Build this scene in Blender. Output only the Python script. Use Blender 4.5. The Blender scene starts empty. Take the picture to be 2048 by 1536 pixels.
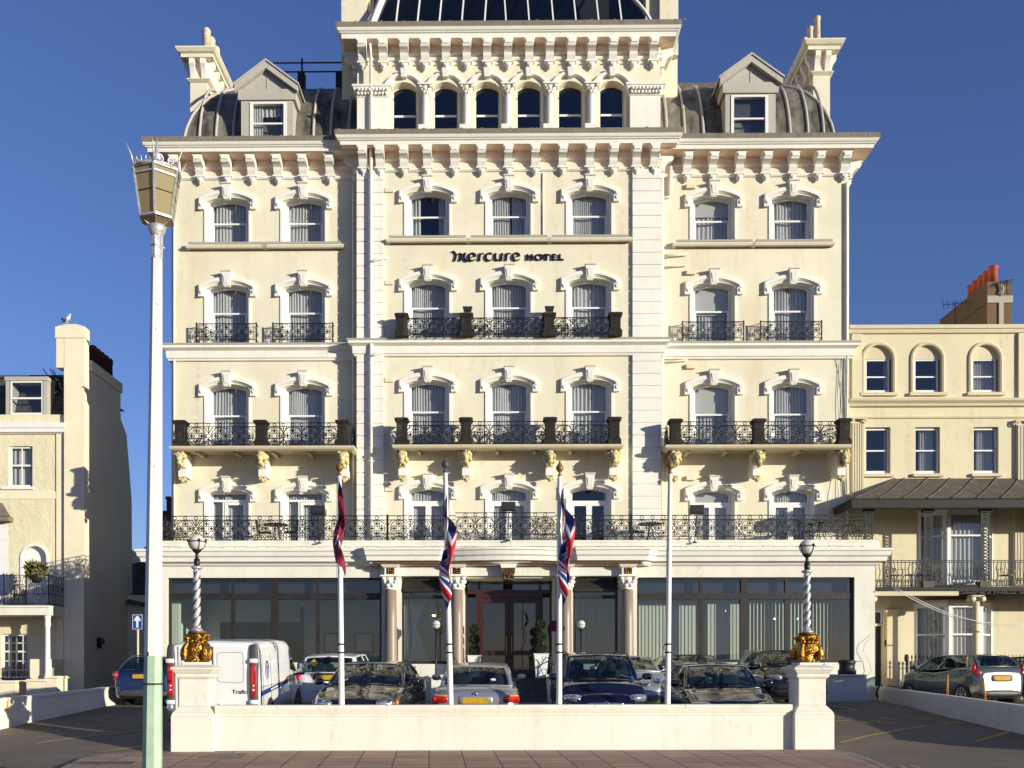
import bpy, bmesh, math, random
from mathutils import Matrix, Vector, noise
from mathutils.geometry import tessellate_polygon
random.seed(7)
PI = math.pi
scene = bpy.context.scene
COL = scene.collection

# ---------------------------------------------------------------- camera frame (used to turn measurements into metres)
F, PCX, HY, EYE = 2000.0, 979.0, 1345.0, 1.45
YAW = math.radians(0.64)
SY, CY = math.sin(YAW), math.cos(YAW)
def ray(px, Y):
    u = (px-PCX)/F
    return Y/(CY+u*SY), u
def X(px, Y):
    t, u = ray(px, Y); return t*(-SY+u*CY)
def Z(py, Y, px=1001):
    t, u = ray(px, Y); return EYE+t*(HY-py)/F
def ground_z(y):
    return max(-2.0, min(0.50, 0.0485*(y-18.9)-0.03)) if y > 18.9 else -0.03+0.0275*(y-18.9)

# ---------------------------------------------------------------- materials
def srgb(r, g, b):
    f = lambda c: (c/255/12.92) if c/255 <= 0.04045 else ((c/255+0.055)/1.055)**2.4
    return (f(r), f(g), f(b), 1)
class NT:
    def __init__(s, name):
        s.m = bpy.data.materials.new(name); s.m.use_nodes = True
        s.t = s.m.node_tree; s.t.nodes.clear()
        s.out = s.n('ShaderNodeOutputMaterial')
    def n(s, typ, **kw):
        nd = s.t.nodes.new(typ)
        for k, v in kw.items(): setattr(nd, k, v)
        return nd
    def l(s, a, b): s.t.links.new(a, b)
    def coord(s, scale=(1,1,1)):
        tc = s.n('ShaderNodeTexCoord'); mp = s.n('ShaderNodeMapping')
        mp.inputs['Scale'].default_value = scale
        s.l(tc.outputs['Object'], mp.inputs['Vector']); return mp.outputs['Vector']
    def noise(s, vec, scale, detail=4, rough=0.55):
        nd = s.n('ShaderNodeTexNoise'); nd.inputs['Scale'].default_value = scale
        nd.inputs['Detail'].default_value = detail; nd.inputs['Roughness'].default_value = rough
        if vec is not None: s.l(vec, nd.inputs['Vector'])
        return nd.outputs['Fac']
    def ramp(s, fac, p0, p1, c0=(0,0,0,1), c1=(1,1,1,1)):
        r = s.n('ShaderNodeValToRGB'); e = r.color_ramp.elements
        e[0].position, e[1].position = p0, p1; e[0].color, e[1].color = c0, c1
        s.l(fac, r.inputs['Fac']); return r.outputs['Color']
    def mix(s, fac, a, b, typ='MIX'):
        m = s.n('ShaderNodeMix', data_type='RGBA', blend_type=typ)
        for sock, v in ((m.inputs[0], fac), (m.inputs[6], a), (m.inputs[7], b)):
            if isinstance(v, (int, float)): sock.default_value = v
            elif isinstance(v, tuple): sock.default_value = v
            else: s.l(v, sock)
        return m.outputs[2]
    def math(s, op, a, b=0.0):
        m = s.n('ShaderNodeMath', operation=op)
        for i, v in enumerate((a, b)):
            if isinstance(v, (int, float)): m.inputs[i].default_value = v
            else: s.l(v, m.inputs[i])
        return m.outputs[0]
    def bump(s, h, strength, dist=0.02):
        b = s.n('ShaderNodeBump'); b.inputs['Strength'].default_value = strength
        b.inputs['Distance'].default_value = dist; s.l(h, b.inputs['Height']); return b.outputs['Normal']
    def pbr(s, col, rough=0.6, metal=0.0, normal=None, coat=0.0, spec=0.5, **kw):
        p = s.n('ShaderNodeBsdfPrincipled')
        if isinstance(col, tuple): p.inputs['Base Color'].default_value = col
        else: s.l(col, p.inputs['Base Color'])
        if isinstance(rough, (int, float)): p.inputs['Roughness'].default_value = rough
        else: s.l(rough, p.inputs['Roughness'])
        p.inputs['Metallic'].default_value = metal
        p.inputs['Coat Weight'].default_value = coat; p.inputs['Coat Roughness'].default_value = 0.04
        p.inputs['Specular IOR Level'].default_value = spec
        if normal is not None: s.l(normal, p.inputs['Normal'])
        s.l(p.outputs[0], s.out.inputs['Surface']); return p
def c(r, g, b): return (r, g, b, 1)
M = {}
def plain(name, col, rough=0.6, metal=0.0, coat=0.0, var=0.15, scale=3.0, bump=0.0, bscale=40):
    n = NT(name); v = n.coord()
    f = n.noise(v, scale, 5)
    dark = tuple(x*(1-var) for x in col[:3])+(1,); lite = tuple(min(1, x*(1+var*0.6)) for x in col[:3])+(1,)
    colr = n.ramp(f, 0.3, 0.7, dark, lite)
    nm = n.bump(n.noise(v, bscale, 3), bump) if bump else None
    n.pbr(colr, rough, metal, nm, coat); M[name] = n.m; return n.m
def stucco(name, col, stain=0.3, bump=0.25, bscale=35, big=0.6, rust=0.0, dirt=(0.42, 0.36, 0.26, 1), crack=0.0):
    n = NT(name); v = n.coord(); vs = n.coord((2.2, 2.2, 0.16))
    f = n.noise(v, big, 6, 0.6)
    base = n.ramp(f, 0.25, 0.75, tuple(x*0.90 for x in col[:3])+(1,), tuple(min(1, x*1.04) for x in col[:3])+(1,))
    st = n.ramp(n.noise(vs, 1.3, 5, 0.65), 0.50, 0.72)
    sp = n.ramp(n.noise(v, 5.0, 6, 0.7), 0.42, 0.72)
    m1 = n.math('MULTIPLY', n.math('MULTIPLY', st, sp), stain)
    colr = n.mix(m1, base, dirt)
    sp2 = n.ramp(n.noise(v, 9.0, 6, 0.75), 0.64, 0.76)
    colr = n.mix(n.math('MULTIPLY', sp2, stain*0.45), colr, dirt)
    if rust:
        vr = n.coord((1.0, 1.0, 0.10))
        rr = n.ramp(n.noise(vr, 1.1, 4, 0.6), 0.54, 0.70)
        colr = n.mix(n.math('MULTIPLY', rr, rust), colr, (0.68, 0.47, 0.20, 1))
    if crack:
        vo = n.n('ShaderNodeTexVoronoi', feature='DISTANCE_TO_EDGE'); vo.inputs['Scale'].default_value = crack
        dv = n.n('ShaderNodeMix', data_type='VECTOR'); dv.inputs[0].default_value = 0.16
        nz = n.n('ShaderNodeTexNoise'); nz.inputs['Scale'].default_value = 2.5; nz.inputs['Detail'].default_value = 5; n.l(v, nz.inputs['Vector'])
        n.l(v, dv.inputs[4]); n.l(nz.outputs['Color'], dv.inputs[5]); n.l(dv.outputs[1], vo.inputs['Vector'])
        ck = n.math('LESS_THAN', vo.outputs['Distance'], 0.002)
        mk = n.ramp(n.noise(v, 0.7, 3), 0.50, 0.60)
        colr = n.mix(n.math('MULTIPLY', n.math('MULTIPLY', ck, mk), 0.30), colr, dirt)
    h = n.math('ADD', n.noise(v, bscale, 4), n.math('MULTIPLY', n.noise(v, 3.0, 4), 1.5))
    n.pbr(colr, 0.78, 0, n.bump(h, bump, 0.012), spec=0.3); M[name] = n.m; return n.m

stucco('cream_render', c(0.76, 0.70, 0.54), 0.70, 0.34, 30, rust=0.30, crack=0.45)
stucco('white_trim', c(0.82, 0.79, 0.71), 0.42, 0.12, 30)
stucco('sill_stone', c(0.40, 0.37, 0.32), 0.5, 0.3, 30)
stucco('lead_gutter', c(0.22, 0.19, 0.145), 1.0, 0.6, 20, big=2.5, dirt=(0.07, 0.06, 0.045, 1))
stucco('peach_frieze', c(0.84, 0.635, 0.49), 0.3, 0.2, 30)
stucco('wall_white', c(0.78, 0.745, 0.635), 0.62, 0.40, 25, crack=0.6, dirt=(0.36, 0.33, 0.27, 1))
stucco('left_render', c(0.76, 0.68, 0.47), 0.65, 1.4, 9)
stucco('left_smooth', c(0.86, 0.755, 0.55), 0.4, 0.25, 20)
stucco('left_flank', c(0.50, 0.42, 0.30), 0.5, 0.25, 20)
stucco('right_render', c(0.72, 0.635, 0.43), 0.9, 0.3, 20)
stucco('right_trim', c(0.66, 0.58, 0.40), 0.6, 0.2, 20)
stucco('slab_stone', c(0.60, 0.52, 0.36), 0.5, 0.2, 20, rust=0.5)
stucco('pedestal_brown', c(0.019, 0.015, 0.012), 0.3, 0.3, 20)
stucco('lion_yellow', c(0.60, 0.52, 0.27), 1.0, 1.0, 25, rust=0.5, dirt=(0.10, 0.07, 0.03, 1))
stucco('lead_roof', c(0.26, 0.235, 0.19), 1.0, 0.6, 8, rust=0.0, big=2.2, dirt=(0.09, 0.075, 0.05, 1))
stucco('lead_panel', c(0.47, 0.44, 0.385), 0.8, 0.3, 10, dirt=(0.2, 0.18, 0.14, 1))
stucco('stack_brown', c(0.15, 0.095, 0.045), 0.9, 0.6, 12, dirt=(0.05, 0.04, 0.03, 1))
stucco('asbestos', c(0.115, 0.098, 0.078), 0.8, 0.5, 14)
plain('iron_black', c(0.007, 0.0065, 0.007), 0.45, var=0.5, scale=12)
plain('iron_rusty', c(0.014, 0.010, 0.008), 0.7, var=0.6, scale=12)
plain('sash_white', c(0.82, 0.80, 0.76), 0.4, var=0.05)
plain('pole_white', c(0.80, 0.79, 0.74), 0.35, var=0.10, scale=6)
plain('brown_frame', c(0.026, 0.021, 0.017), 0.45, var=0.45, scale=7)
plain('mahogany', c(0.042, 0.013, 0.010), 0.35, var=0.4, scale=6)
plain('gold', c(0.50, 0.25, 0.045), 0.34, 1.0, var=0.85, scale=22, bump=1.0, bscale=28)
plain('gilt_brown', c(0.26, 0.13, 0.045), 0.5, 0.3, var=0.6, scale=30)
plain('silver_paint', c(0.60, 0.58, 0.56), 0.42, 0.45, var=0.3, scale=20)
plain('rubber', c(0.012, 0.012, 0.012), 0.8, var=0.3)
plain('black_plastic', c(0.015, 0.015, 0.016), 0.5, var=0.2)
plain('grey_plastic', c(0.06, 0.06, 0.063), 0.55, var=0.2)
plain('interior_dark', c(0.018, 0.018, 0.020), 0.8)
plain('seat_cloth', c(0.05, 0.05, 0.055), 0.9)
plain('room_wall', c(0.60, 0.63, 0.58), 0.8, var=0.1, scale=0.6)
plain('room_floor', c(0.16, 0.12, 0.09), 0.8)
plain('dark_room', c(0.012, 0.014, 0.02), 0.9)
plain('red_lens', c(0.55, 0.010, 0.012), 0.12, 0.0, coat=1.0, var=0.5, scale=25)
plain('amber_lens', c(0.85, 0.25, 0.01), 0.12, coat=1.0)
plain('clear_lens', c(0.62, 0.63, 0.66), 0.10, 0.75, coat=1.0, var=0.5, scale=22)
plain('plate_yellow', c(0.58, 0.32, 0.01), 0.8, var=0.35, scale=30)
plain('plate_white', c(0.7, 0.7, 0.66), 0.4, var=0.3, scale=30)
plain('chrome', c(0.75, 0.75, 0.77), 0.12, 1.0)
plain('alloy', c(0.5, 0.5, 0.52), 0.3, 0.9)
plain('mirror_glass', c(0.35, 0.4, 0.5), 0.05, 1.0)
plain('flag_red', c(0.62, 0.015, 0.03), 0.8)
plain('flag_blue', c(0.012, 0.022, 0.17), 0.8)
plain('flag_white', c(0.80, 0.78, 0.76), 0.8)
plain('flag_claret', c(0.22, 0.012, 0.042), 0.75)
plain('sign_blue', c(0.01, 0.06, 0.35), 0.4)
plain('sign_white', c(0.8, 0.8, 0.8), 0.4)
plain('letter_black', c(0.008, 0.008, 0.012), 0.3)
plain('pot_red', c(0.42, 0.075, 0.03), 0.7, var=0.35, scale=4)
plain('pot_maroon', c(0.13, 0.022, 0.018), 0.7, var=0.4, scale=4)
plain('pot_cream', c(0.66, 0.52, 0.37), 0.7, var=0.3, scale=4)
plain('crate_red', c(0.5, 0.02, 0.015), 0.5)
plain('orange_paint', c(0.55, 0.22, 0.04), 0.6, var=0.5, scale=18)
plain('leaf_dark', c(0.035, 0.060, 0.012), 0.6, var=0.5, scale=9)
plain('leaf_dry', c(0.16, 0.15, 0.05), 0.7, var=0.5, scale=9)
plain('leaf_grey', c(0.15, 0.13, 0.09), 0.8, var=0.5, scale=9)
plain('bark', c(0.07, 0.045, 0.025), 0.9)
plain('terracotta', c(0.30, 0.14, 0.06), 0.8)
plain('yellow_line', c(0.50, 0.34, 0.08), 0.8, var=0.45, scale=6)
plain('white_line', c(0.55, 0.54, 0.50), 0.8, var=0.4, scale=6)
plain('granite_pink', c(0.30, 0.225, 0.175), 0.42, 0, coat=0.0, var=0.35, scale=60)
plain('gull_white', c(0.75, 0.75, 0.74), 0.8)
plain('gull_grey', c(0.28, 0.29, 0.31), 0.8)
def lead_stained():
    n = NT('lead_roof'); v = n.coord(); vs = n.coord((1.3, 1.3, 0.25))
    f = n.ramp(n.noise(vs, 1.2, 7, 0.7), 0.36, 0.62, c(0.035, 0.028, 0.022), c(0.27, 0.245, 0.195))
    g = n.ramp(n.noise(v, 5.0, 6, 0.7), 0.3, 0.8, c(0.7, 0.7, 0.7), c(1.15, 1.15, 1.15))
    n.pbr(n.mix(1.0, f, g, 'MULTIPLY'), 0.6, 0.1, n.bump(n.noise(v, 3.0, 5), 0.5, 0.03)); M['lead_roof'] = n.m
lead_stained()
def chipped():
    n = NT('lamp_paint'); v = n.coord(); vs = n.coord((1, 1, 0.3))
    a = n.ramp(n.noise(vs, 3.0, 5), 0.3, 0.7, c(0.72, 0.70, 0.63), c(0.84, 0.83, 0.78))
    r = n.ramp(n.noise(v, 7.0, 7, 0.75), 0.63, 0.68); a = n.mix(r, a, (0.16, 0.07, 0.03, 1))
    n.pbr(a, 0.4, 0, n.bump(n.noise(v, 18, 4), 0.3, 0.01)); M['lamp_paint'] = n.m
chipped()
plain('iron_cover', c(0.11, 0.105, 0.095), 0.6, var=0.5, scale=14, bump=0.8, bscale=50)
plain('kerb_stone', c(0.30, 0.26, 0.21), 0.85, var=0.35, scale=5, bump=0.4)
plain('slate', c(0.07, 0.065, 0.055), 0.75, var=0.5, scale=4, bump=0.5, bscale=12)

def glass(name, tint=(0.86, 0.9, 0.9, 1), base=0.07, gain=1.0, rough=0.015):
    n = NT(name)
    lw = n.n('ShaderNodeLayerWeight'); lw.inputs['Blend'].default_value = 0.5
    f = n.math('POWER', lw.outputs['Facing'], 4.0)
    f = n.math('ADD', n.math('MULTIPLY', f, 0.8*gain), base)
    tr = n.n('ShaderNodeBsdfTransparent'); tr.inputs['Color'].default_value = tint
    gl = n.n('ShaderNodeBsdfGlossy'); gl.inputs['Roughness'].default_value = rough
    v = n.coord(); nm = n.bump(n.noise(v, 0.9, 2), 0.10, 0.05); n.l(nm, gl.inputs['Normal'])
    mx = n.n('ShaderNodeMixShader'); n.l(f, mx.inputs[0]); n.l(tr.outputs[0], mx.inputs[1]); n.l(gl.outputs[0], mx.inputs[2])
    n.l(mx.outputs[0], n.out.inputs['Surface']); M[name] = n.m; return n.m
glass('window_glass', (0.86, 0.88, 0.90, 1), 0.10)
glass('shop_glass', (0.86, 0.92, 0.90, 1), 0.13)
glass('car_glass', (0.45, 0.55, 0.52, 1), 0.10)
glass('dark_glass', (0.10, 0.12, 0.15, 1), 0.10)
def cloth(name, col, tr=0.35):
    n = NT(name)
    d = n.n('ShaderNodeBsdfDiffuse'); d.inputs['Color'].default_value = col
    t = n.n('ShaderNodeBsdfTranslucent'); t.inputs['Color'].default_value = col
    mx = n.n('ShaderNodeMixShader'); mx.inputs[0].default_value = tr
    n.l(d.outputs[0], mx.inputs[1]); n.l(t.outputs[0], mx.inputs[2]); n.l(mx.outputs[0], n.out.inputs['Surface'])
    M[name] = n.m
cloth('net_curtain', (0.68, 0.67, 0.63, 1), 0.25)
cloth('roller_blind', (0.66, 0.65, 0.58, 1), 0.2)
cloth('lantern_pane', (0.50, 0.41, 0.24, 1), 0.45)
cloth('globe_glass', (0.80, 0.78, 0.72, 1), 0.35)
cloth('vertical_blind', (0.62, 0.62, 0.54, 1), 0.3)
def paint(name, col, metal=0.4, rough=0.32):
    n = NT(name); v = n.coord()
    f = n.ramp(n.noise(v, 1.5, 4), 0.35, 0.7, tuple(x*0.9 for x in col[:3])+(1,), col)
    dirt = n.ramp(n.noise(v, 4.0, 5, 0.7), 0.5, 0.8, (rough,)*3+(1,), (rough+0.10,)*3+(1,))
    n.pbr(f, dirt, metal, None, coat=0.8); M[name] = n.m
paint('paint_white', c(0.88, 0.88, 0.86), 0.0, 0.35)
paint('paint_silver', c(0.50, 0.51, 0.52), 0.7)
paint('paint_grey', c(0.17, 0.19, 0.18), 0.6, 0.25)
paint('paint_black', c(0.014, 0.011, 0.012), 0.1, 0.10)
paint('paint_navy', c(0.006, 0.008, 0.028), 0.1, 0.10)
paint('paint_brown', c(0.016, 0.012, 0.014), 0.1, 0.10)
paint('paint_blue', c(0.018, 0.040, 0.14), 0.4)

def tiled(name, col, col2, joint, sx, sy, rot, jw=0.012, bump=0.5):
    n = NT(name)
    tc = n.n('ShaderNodeTexCoord'); mp = n.n('ShaderNodeMapping'); mp.inputs['Rotation'].default_value = (0, 0, rot)
    n.l(tc.outputs['Object'], mp.inputs['Vector'])
    b = n.n('ShaderNodeTexBrick'); b.offset = 0.0; b.squash = 1.0
    b.inputs['Scale'].default_value = 1.0; b.inputs['Brick Width'].default_value = sx; b.inputs['Row Height'].default_value = sy
    b.inputs['Mortar Size'].default_value = jw; b.inputs['Mortar Smooth'].default_value = 0.2; b.inputs['Bias'].default_value = 0.0
    b.inputs['Color1'].default_value = col; b.inputs['Color2'].default_value = col2; b.inputs['Mortar'].default_value = joint
    n.l(mp.outputs[0], b.inputs['Vector'])
    v = n.coord(); f = n.ramp(n.noise(v, 2.2, 6, 0.7), 0.3, 0.75, c(0.72, 0.72, 0.72), c(1.1, 1.1, 1.1))
    colr = n.mix(1.0, b.outputs['Color'], f, 'MULTIPLY')
    h = n.math('SUBTRACT', n.math('MULTIPLY', n.noise(v, 30, 4), 0.3), b.outputs['Fac'])
    n.pbr(colr, 0.8, 0, n.bump(h, bump, 0.01)); M[name] = n.m
tiled('paving', c(0.38, 0.22, 0.145), c(0.52, 0.32, 0.22), c(0.05, 0.035, 0.03), 0.60, 0.45, math.radians(-4.1))
def asphalt():
    n = NT('asphalt'); v = n.coord()
    a = n.ramp(n.noise(v, 0.35, 5, 0.6), 0.3, 0.7, c(0.185, 0.152, 0.117), c(0.25, 0.205, 0.158))
    s = n.ramp(n.noise(v, 45, 3, 0.8), 0.35, 0.8, c(0.55, 0.55, 0.55), c(1.5, 1.45, 1.4))
    colr = n.mix(1.0, a, s, 'MULTIPLY')
    oil = n.ramp(n.noise(v, 1.3, 5, 0.7), 0.60, 0.74)
    colr = n.mix(n.math('MULTIPLY', oil, 0.45), colr, (0.028, 0.025, 0.022, 1))
    n.pbr(colr, 0.88, 0, n.bump(n.noise(v, 60, 3), 0.7, 0.012), spec=0.3); M['asphalt'] = n.m
asphalt()
plain('shingle', c(0.20, 0.16, 0.12), 0.9, var=0.4, scale=1.0, bump=0.6, bscale=20)

# ---------------------------------------------------------------- mesh builder
class MB:
    def __init__(s): s.v, s.f, s.m, s.s = [], [], [], []; s.T = None
    def add(s, vs, fs, mat=0, smooth=False):
        o = len(s.v)
        if s.T is not None: vs = [tuple(s.T @ Vector(p)) for p in vs]
        s.v.extend([tuple(p) for p in vs])
        for f in fs:
            s.f.append([i+o for i in f]); s.m.append(mat); s.s.append(smooth)
        return s
    def box(s, x0, x1, y0, y1, z0, z1, mat=0):
        v = [(x0,y0,z0),(x1,y0,z0),(x1,y1,z0),(x0,y1,z0),(x0,y0,z1),(x1,y0,z1),(x1,y1,z1),(x0,y1,z1)]
        return s.add(v, [(0,3,2,1),(4,5,6,7),(0,1,5,4),(1,2,6,5),(2,3,7,6),(3,0,4,7)], mat)
    def frustum(s, x0, x1, y0, y1, z0, z1, i=0.0, j=None, mat=0):
        """box whose top is inset by i (x) / j (y)"""
        if j is None: j = i
        v = [(x0,y0,z0),(x1,y0,z0),(x1,y1,z0),(x0,y1,z0),(x0+i,y0+j,z1),(x1-i,y0+j,z1),(x1-i,y1-j,z1),(x0+i,y1-j,z1)]
        return s.add(v, [(0,3,2,1),(4,5,6,7),(0,1,5,4),(1,2,6,5),(2,3,7,6),(3,0,4,7)], mat)
    def prism(s, poly, y0, y1, mat=0, smooth=False):
        """poly in XZ, extruded along Y"""
        n = len(poly)
        v = [(a, y0, b) for a, b in poly]+[(a, y1, b) for a, b in poly]
        tri = tessellate_polygon([[Vector((a, b, 0)) for a, b in poly]])
        f = [tuple(t) for t in tri]+[tuple(i+n for i in reversed(t)) for t in tri]
        s.add(v, f, mat)
        return s.add(v, [(i, (i+1) % n, (i+1) % n+n, i+n) for i in range(n)], mat, smooth)
    def prismx(s, poly, x0, x1, mat=0, smooth=False):
        """poly in YZ, extruded along X"""
        n = len(poly)
        v = [(x0, a, b) for a, b in poly]+[(x1, a, b) for a, b in poly]
        tri = tessellate_polygon([[Vector((a, b, 0)) for a, b in poly]])
        s.add(v, [tuple(t) for t in tri]+[tuple(i+n for i in reversed(t)) for t in tri], mat)
        return s.add(v, [(i, (i+1) % n, (i+1) % n+n, i+n) for i in range(n)], mat, smooth)
    def prismz(s, poly, z0, z1, mat=0):
        n = len(poly)
        v = [(a, b, z0) for a, b in poly]+[(a, b, z1) for a, b in poly]
        tri = tessellate_polygon([[Vector((a, b, 0)) for a, b in poly]])
        s.add(v, [tuple(t) for t in tri]+[tuple(i+n for i in reversed(t)) for t in tri], mat)
        return s.add(v, [(i, (i+1) % n, (i+1) % n+n, i+n) for i in range(n)], mat)
    def tube(s, pts, r, n=6, mat=0, smooth=True, closed=False, cap=True):
        pts = [Vector(p) for p in pts]; N = len(pts)
        rs = r if isinstance(r, (list, tuple)) else [r]*N
        vs = []; prev = None
        for i, p in enumerate(pts):
            if closed: d = pts[(i+1) % N]-pts[i-1]
            else: d = pts[min(i+1, N-1)]-pts[max(i-1, 0)]
            if d.length < 1e-9: d = Vector((0,0,1))
            d.normalize()
            if prev is None:
                a = Vector((0,1,0)) if abs(d.y) < 0.9 else Vector((1,0,0))
                u = d.cross(a).normalized()
            else:
                u = (prev-d*prev.dot(d))
                u = u.normalized() if u.length > 1e-6 else d.cross(Vector((0,1,0.1))).normalized()
            prev = u; w = d.cross(u)
            for k in range(n):
                a = 2*PI*(k+0.5)/n
                vs.append(p+(u*math.cos(a)+w*math.sin(a))*rs[i])
        fs = []
        for i in range(N if closed else N-1):
            j = (i+1) % N
            for k in range(n):
                fs.append((i*n+k, i*n+(k+1) % n, j*n+(k+1) % n, j*n+k))
        if not closed and cap:
            fs.append(tuple(range(n-1, -1, -1))); fs.append(tuple((N-1)*n+k for k in range(n)))
        return s.add(vs, fs, mat, smooth)
    def ring(s, cx, cz, r, y=0, tr=0.008, n=14, tn=4, mat=0, a0=0, a1=2*PI):
        full = abs(a1-a0-2*PI) < 1e-6
        m = n if full else n+1
        pts = [(cx+r*math.cos(a0+(a1-a0)*i/n), y, cz+r*math.sin(a0+(a1-a0)*i/n)) for i in range(m)]
        return s.tube(pts, tr, tn, mat, True, closed=full, cap=False)
    def lathe(s, prof, cx=0, cy=0, n=20, mat=0, smooth=True, mod=None, cap=True):
        """prof list of (r,z)"""
        vs = []
        for (r, z) in prof:
            for k in range(n):
                a = 2*PI*k/n
                rr = r*(mod(a, z) if mod else 1)
                vs.append((cx+rr*math.cos(a), cy+rr*math.sin(a), z))
        fs = []
        for i in range(len(prof)-1):
            for k in range(n): fs.append((i*n+k, i*n+(k+1) % n, (i+1)*n+(k+1) % n, (i+1)*n+k))
        if cap:
            fs.append(tuple(range(n-1, -1, -1))); fs.append(tuple((len(prof)-1)*n+k for k in range(n)))
        return s.add(vs, fs, mat, smooth)
    def grid(s, fn, nu, nv, mat=0, smooth=True, cls=None):
        """fn(i/nu, j/nv)->(x,y,z)"""
        vs = [fn(i/nu, j/nv) for j in range(nv+1) for i in range(nu+1)]
        o = len(s.v); s.add(vs, [])
        for j in range(nv):
            for i in range(nu):
                a = j*(nu+1)+i
                s.f.append([o+a, o+a+1, o+a+nu+2, o+a+nu+1]); s.m.append(cls((i+0.5)/nu, (j+0.5)/nv) if cls else mat); s.s.append(smooth)
        return s
    def blob(s, c0, r, n=12, m=8, mat=0, e=1.0, rot=None, lump=0.0, seed=0):
        """(super)ellipsoid; e<1 is boxier"""
        sg = lambda t: math.copysign(abs(t)**e, t)
        vs = []; R = rot if rot is not None else Matrix.Identity(3)
        for j in range(m+1):
            ph = -PI/2+PI*j/m
            for k in range(n):
                th = 2*PI*k/n
                d = Vector((sg(math.cos(ph))*sg(math.cos(th)), sg(math.cos(ph))*sg(math.sin(th)), sg(math.sin(ph))))
                q = Vector((d.x*r[0], d.y*r[1], d.z*r[2]))
                if lump: q *= 1+lump*noise.noise(d*2.3+Vector((seed, seed*0.7, 1.3)))
                vs.append(Vector(c0)+R @ q)
        fs = []
        for j in range(m):
            for k in range(n): fs.append((j*n+k, j*n+(k+1) % n, (j+1)*n+(k+1) % n, (j+1)*n+k))
        return s.add(vs, fs, mat, True)
    def molding(s, path, prof, mat=0, smooth=False, matz=None):
        """path: plan polyline (x,y), outward = right-hand side; prof: list of (out, z)"""
        n = len(path); dirs = []
        for i in range(n-1):
            d = Vector((path[i+1][0]-path[i][0], path[i+1][1]-path[i][1])); dirs.append(d.normalized())
        offs = []
        for i in range(n):
            if i == 0: d = dirs[0]; offs.append(Vector((d.y, -d.x)))
            elif i == n-1: d = dirs[-1]; offs.append(Vector((d.y, -d.x)))
            else:
                a, b = dirs[i-1], dirs[i]
                na, nb = Vector((a.y, -a.x)), Vector((b.y, -b.x))
                m = (na+nb); m = m/(1+na.dot(nb)) if 1+na.dot(nb) > 0.1 else na
                offs.append(m)
        vs = []
        for (o, z) in prof:
            for i in range(n): vs.append((path[i][0]+offs[i].x*o, path[i][1]+offs[i].y*o, z))
        fs = []; ms = []
        for j in range(len(prof)-1):
            for i in range(n-1):
                s_ = (j*n+i, j*n+i+1, (j+1)*n+i+1, (j+1)*n+i)
                s.add([vs[q] for q in s_], [(0,1,2,3)], matz[j] if matz else mat, smooth)
        # end caps
        for i in (0, n-1):
            s.add([vs[j*n+i] for j in range(len(prof))], [tuple(range(len(prof)))], mat)
        return s
    def wall(s, outline, holes, y, mat=0):
        """flat wall in XZ at y, with holes"""
        polys = [[Vector((a, b, 0)) for a, b in outline]]+[[Vector((a, b, 0)) for a, b in h] for h in holes]
        flat = [p for pl in polys for p in pl]
        return s.add([(p.x, y, p.y) for p in flat], [tuple(t) for t in tessellate_polygon(polys)], mat)
    def text(s, body, size, thick=0.01, mat=0, sx=1.0, bold=0.0, T=None, spacing=1.0, shear=0.0):
        cu = bpy.data.curves.new('t', 'FONT'); cu.body = body; cu.size = size; cu.extrude = thick/2; cu.offset = bold
        cu.resolution_u = 3; cu.space_character = spacing; cu.shear = shear; cu.align_x = 'CENTER'
        ob = bpy.data.objects.new('t', cu); me = ob.to_mesh()
        R = Matrix.Rotation(PI/2, 4, 'X')
        vs = [((T or Matrix()) @ (R @ Vector((v.co.x*sx, v.co.y, v.co.z)))) for v in me.vertices]
        fs = [tuple(p.vertices) for p in me.polygons]
        ob.to_mesh_clear(); bpy.data.objects.remove(ob); bpy.data.curves.remove(cu)
        return s.add(vs, fs, mat)

def tagp(o, label=None, cat=None, group=None, kind=None):
    if label: o['label'] = label
    if cat: o['category'] = cat
    if group: o['group'] = group
    if kind: o['kind'] = kind
    return o
def thing(name, label, cat, loc=(0,0,0), rotz=0.0, group=None):
    o = bpy.data.objects.new(name, None); COL.objects.link(o)
    o.location = loc; o.rotation_euler = (0, 0, rotz); o.empty_display_size = 0.3
    return tagp(o, label, cat, group)
def obj(name, mb, mats, parent=None, loc=(0,0,0), rot=(0,0,0), bevel=0.0, fix=True, world=False):
    me = bpy.data.meshes.new(name)
    me.from_pydata(mb.v, [], mb.f)
    mats = mats if isinstance(mats, (list, tuple)) else [mats]
    for m in mats: me.materials.append(M[m])
    me.polygons.foreach_set('material_index', mb.m)
    me.polygons.foreach_set('use_smooth', mb.s)
    if fix:
        bm = bmesh.new(); bm.from_mesh(me)
        bmesh.ops.recalc_face_normals(bm, faces=bm.faces)
        bm.to_mesh(me); bm.free()
    me.update()
    o = bpy.data.objects.new(name, me); COL.objects.link(o)
    o.location = loc; o.rotation_euler = rot
    if parent is not None:
        o.parent = parent
        if world:
            T = Matrix.Translation(parent.location) @ Matrix.Rotation(parent.rotation_euler.z, 4, 'Z')
            o.matrix_parent_inverse = T.inverted()
    if bevel:
        b = o.modifiers.new('bevel', 'BEVEL'); b.width = bevel; b.segments = 2; b.limit_method = 'ANGLE'; b.angle_limit = math.radians(40)
    return o
def copy_part(o, parent, loc=None, kids=True, rename=None):
    n = o.copy(); COL.objects.link(n); n.parent = parent
    if loc is not None: n.location = loc
    if rename: n.name = rename
    if kids:
        for ch in list(o.children): copy_part(ch, n)
    return n
def struct(name, mb, mats, **kw):
    return tagp(obj(name, mb, mats, **kw), kind='structure')
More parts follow.
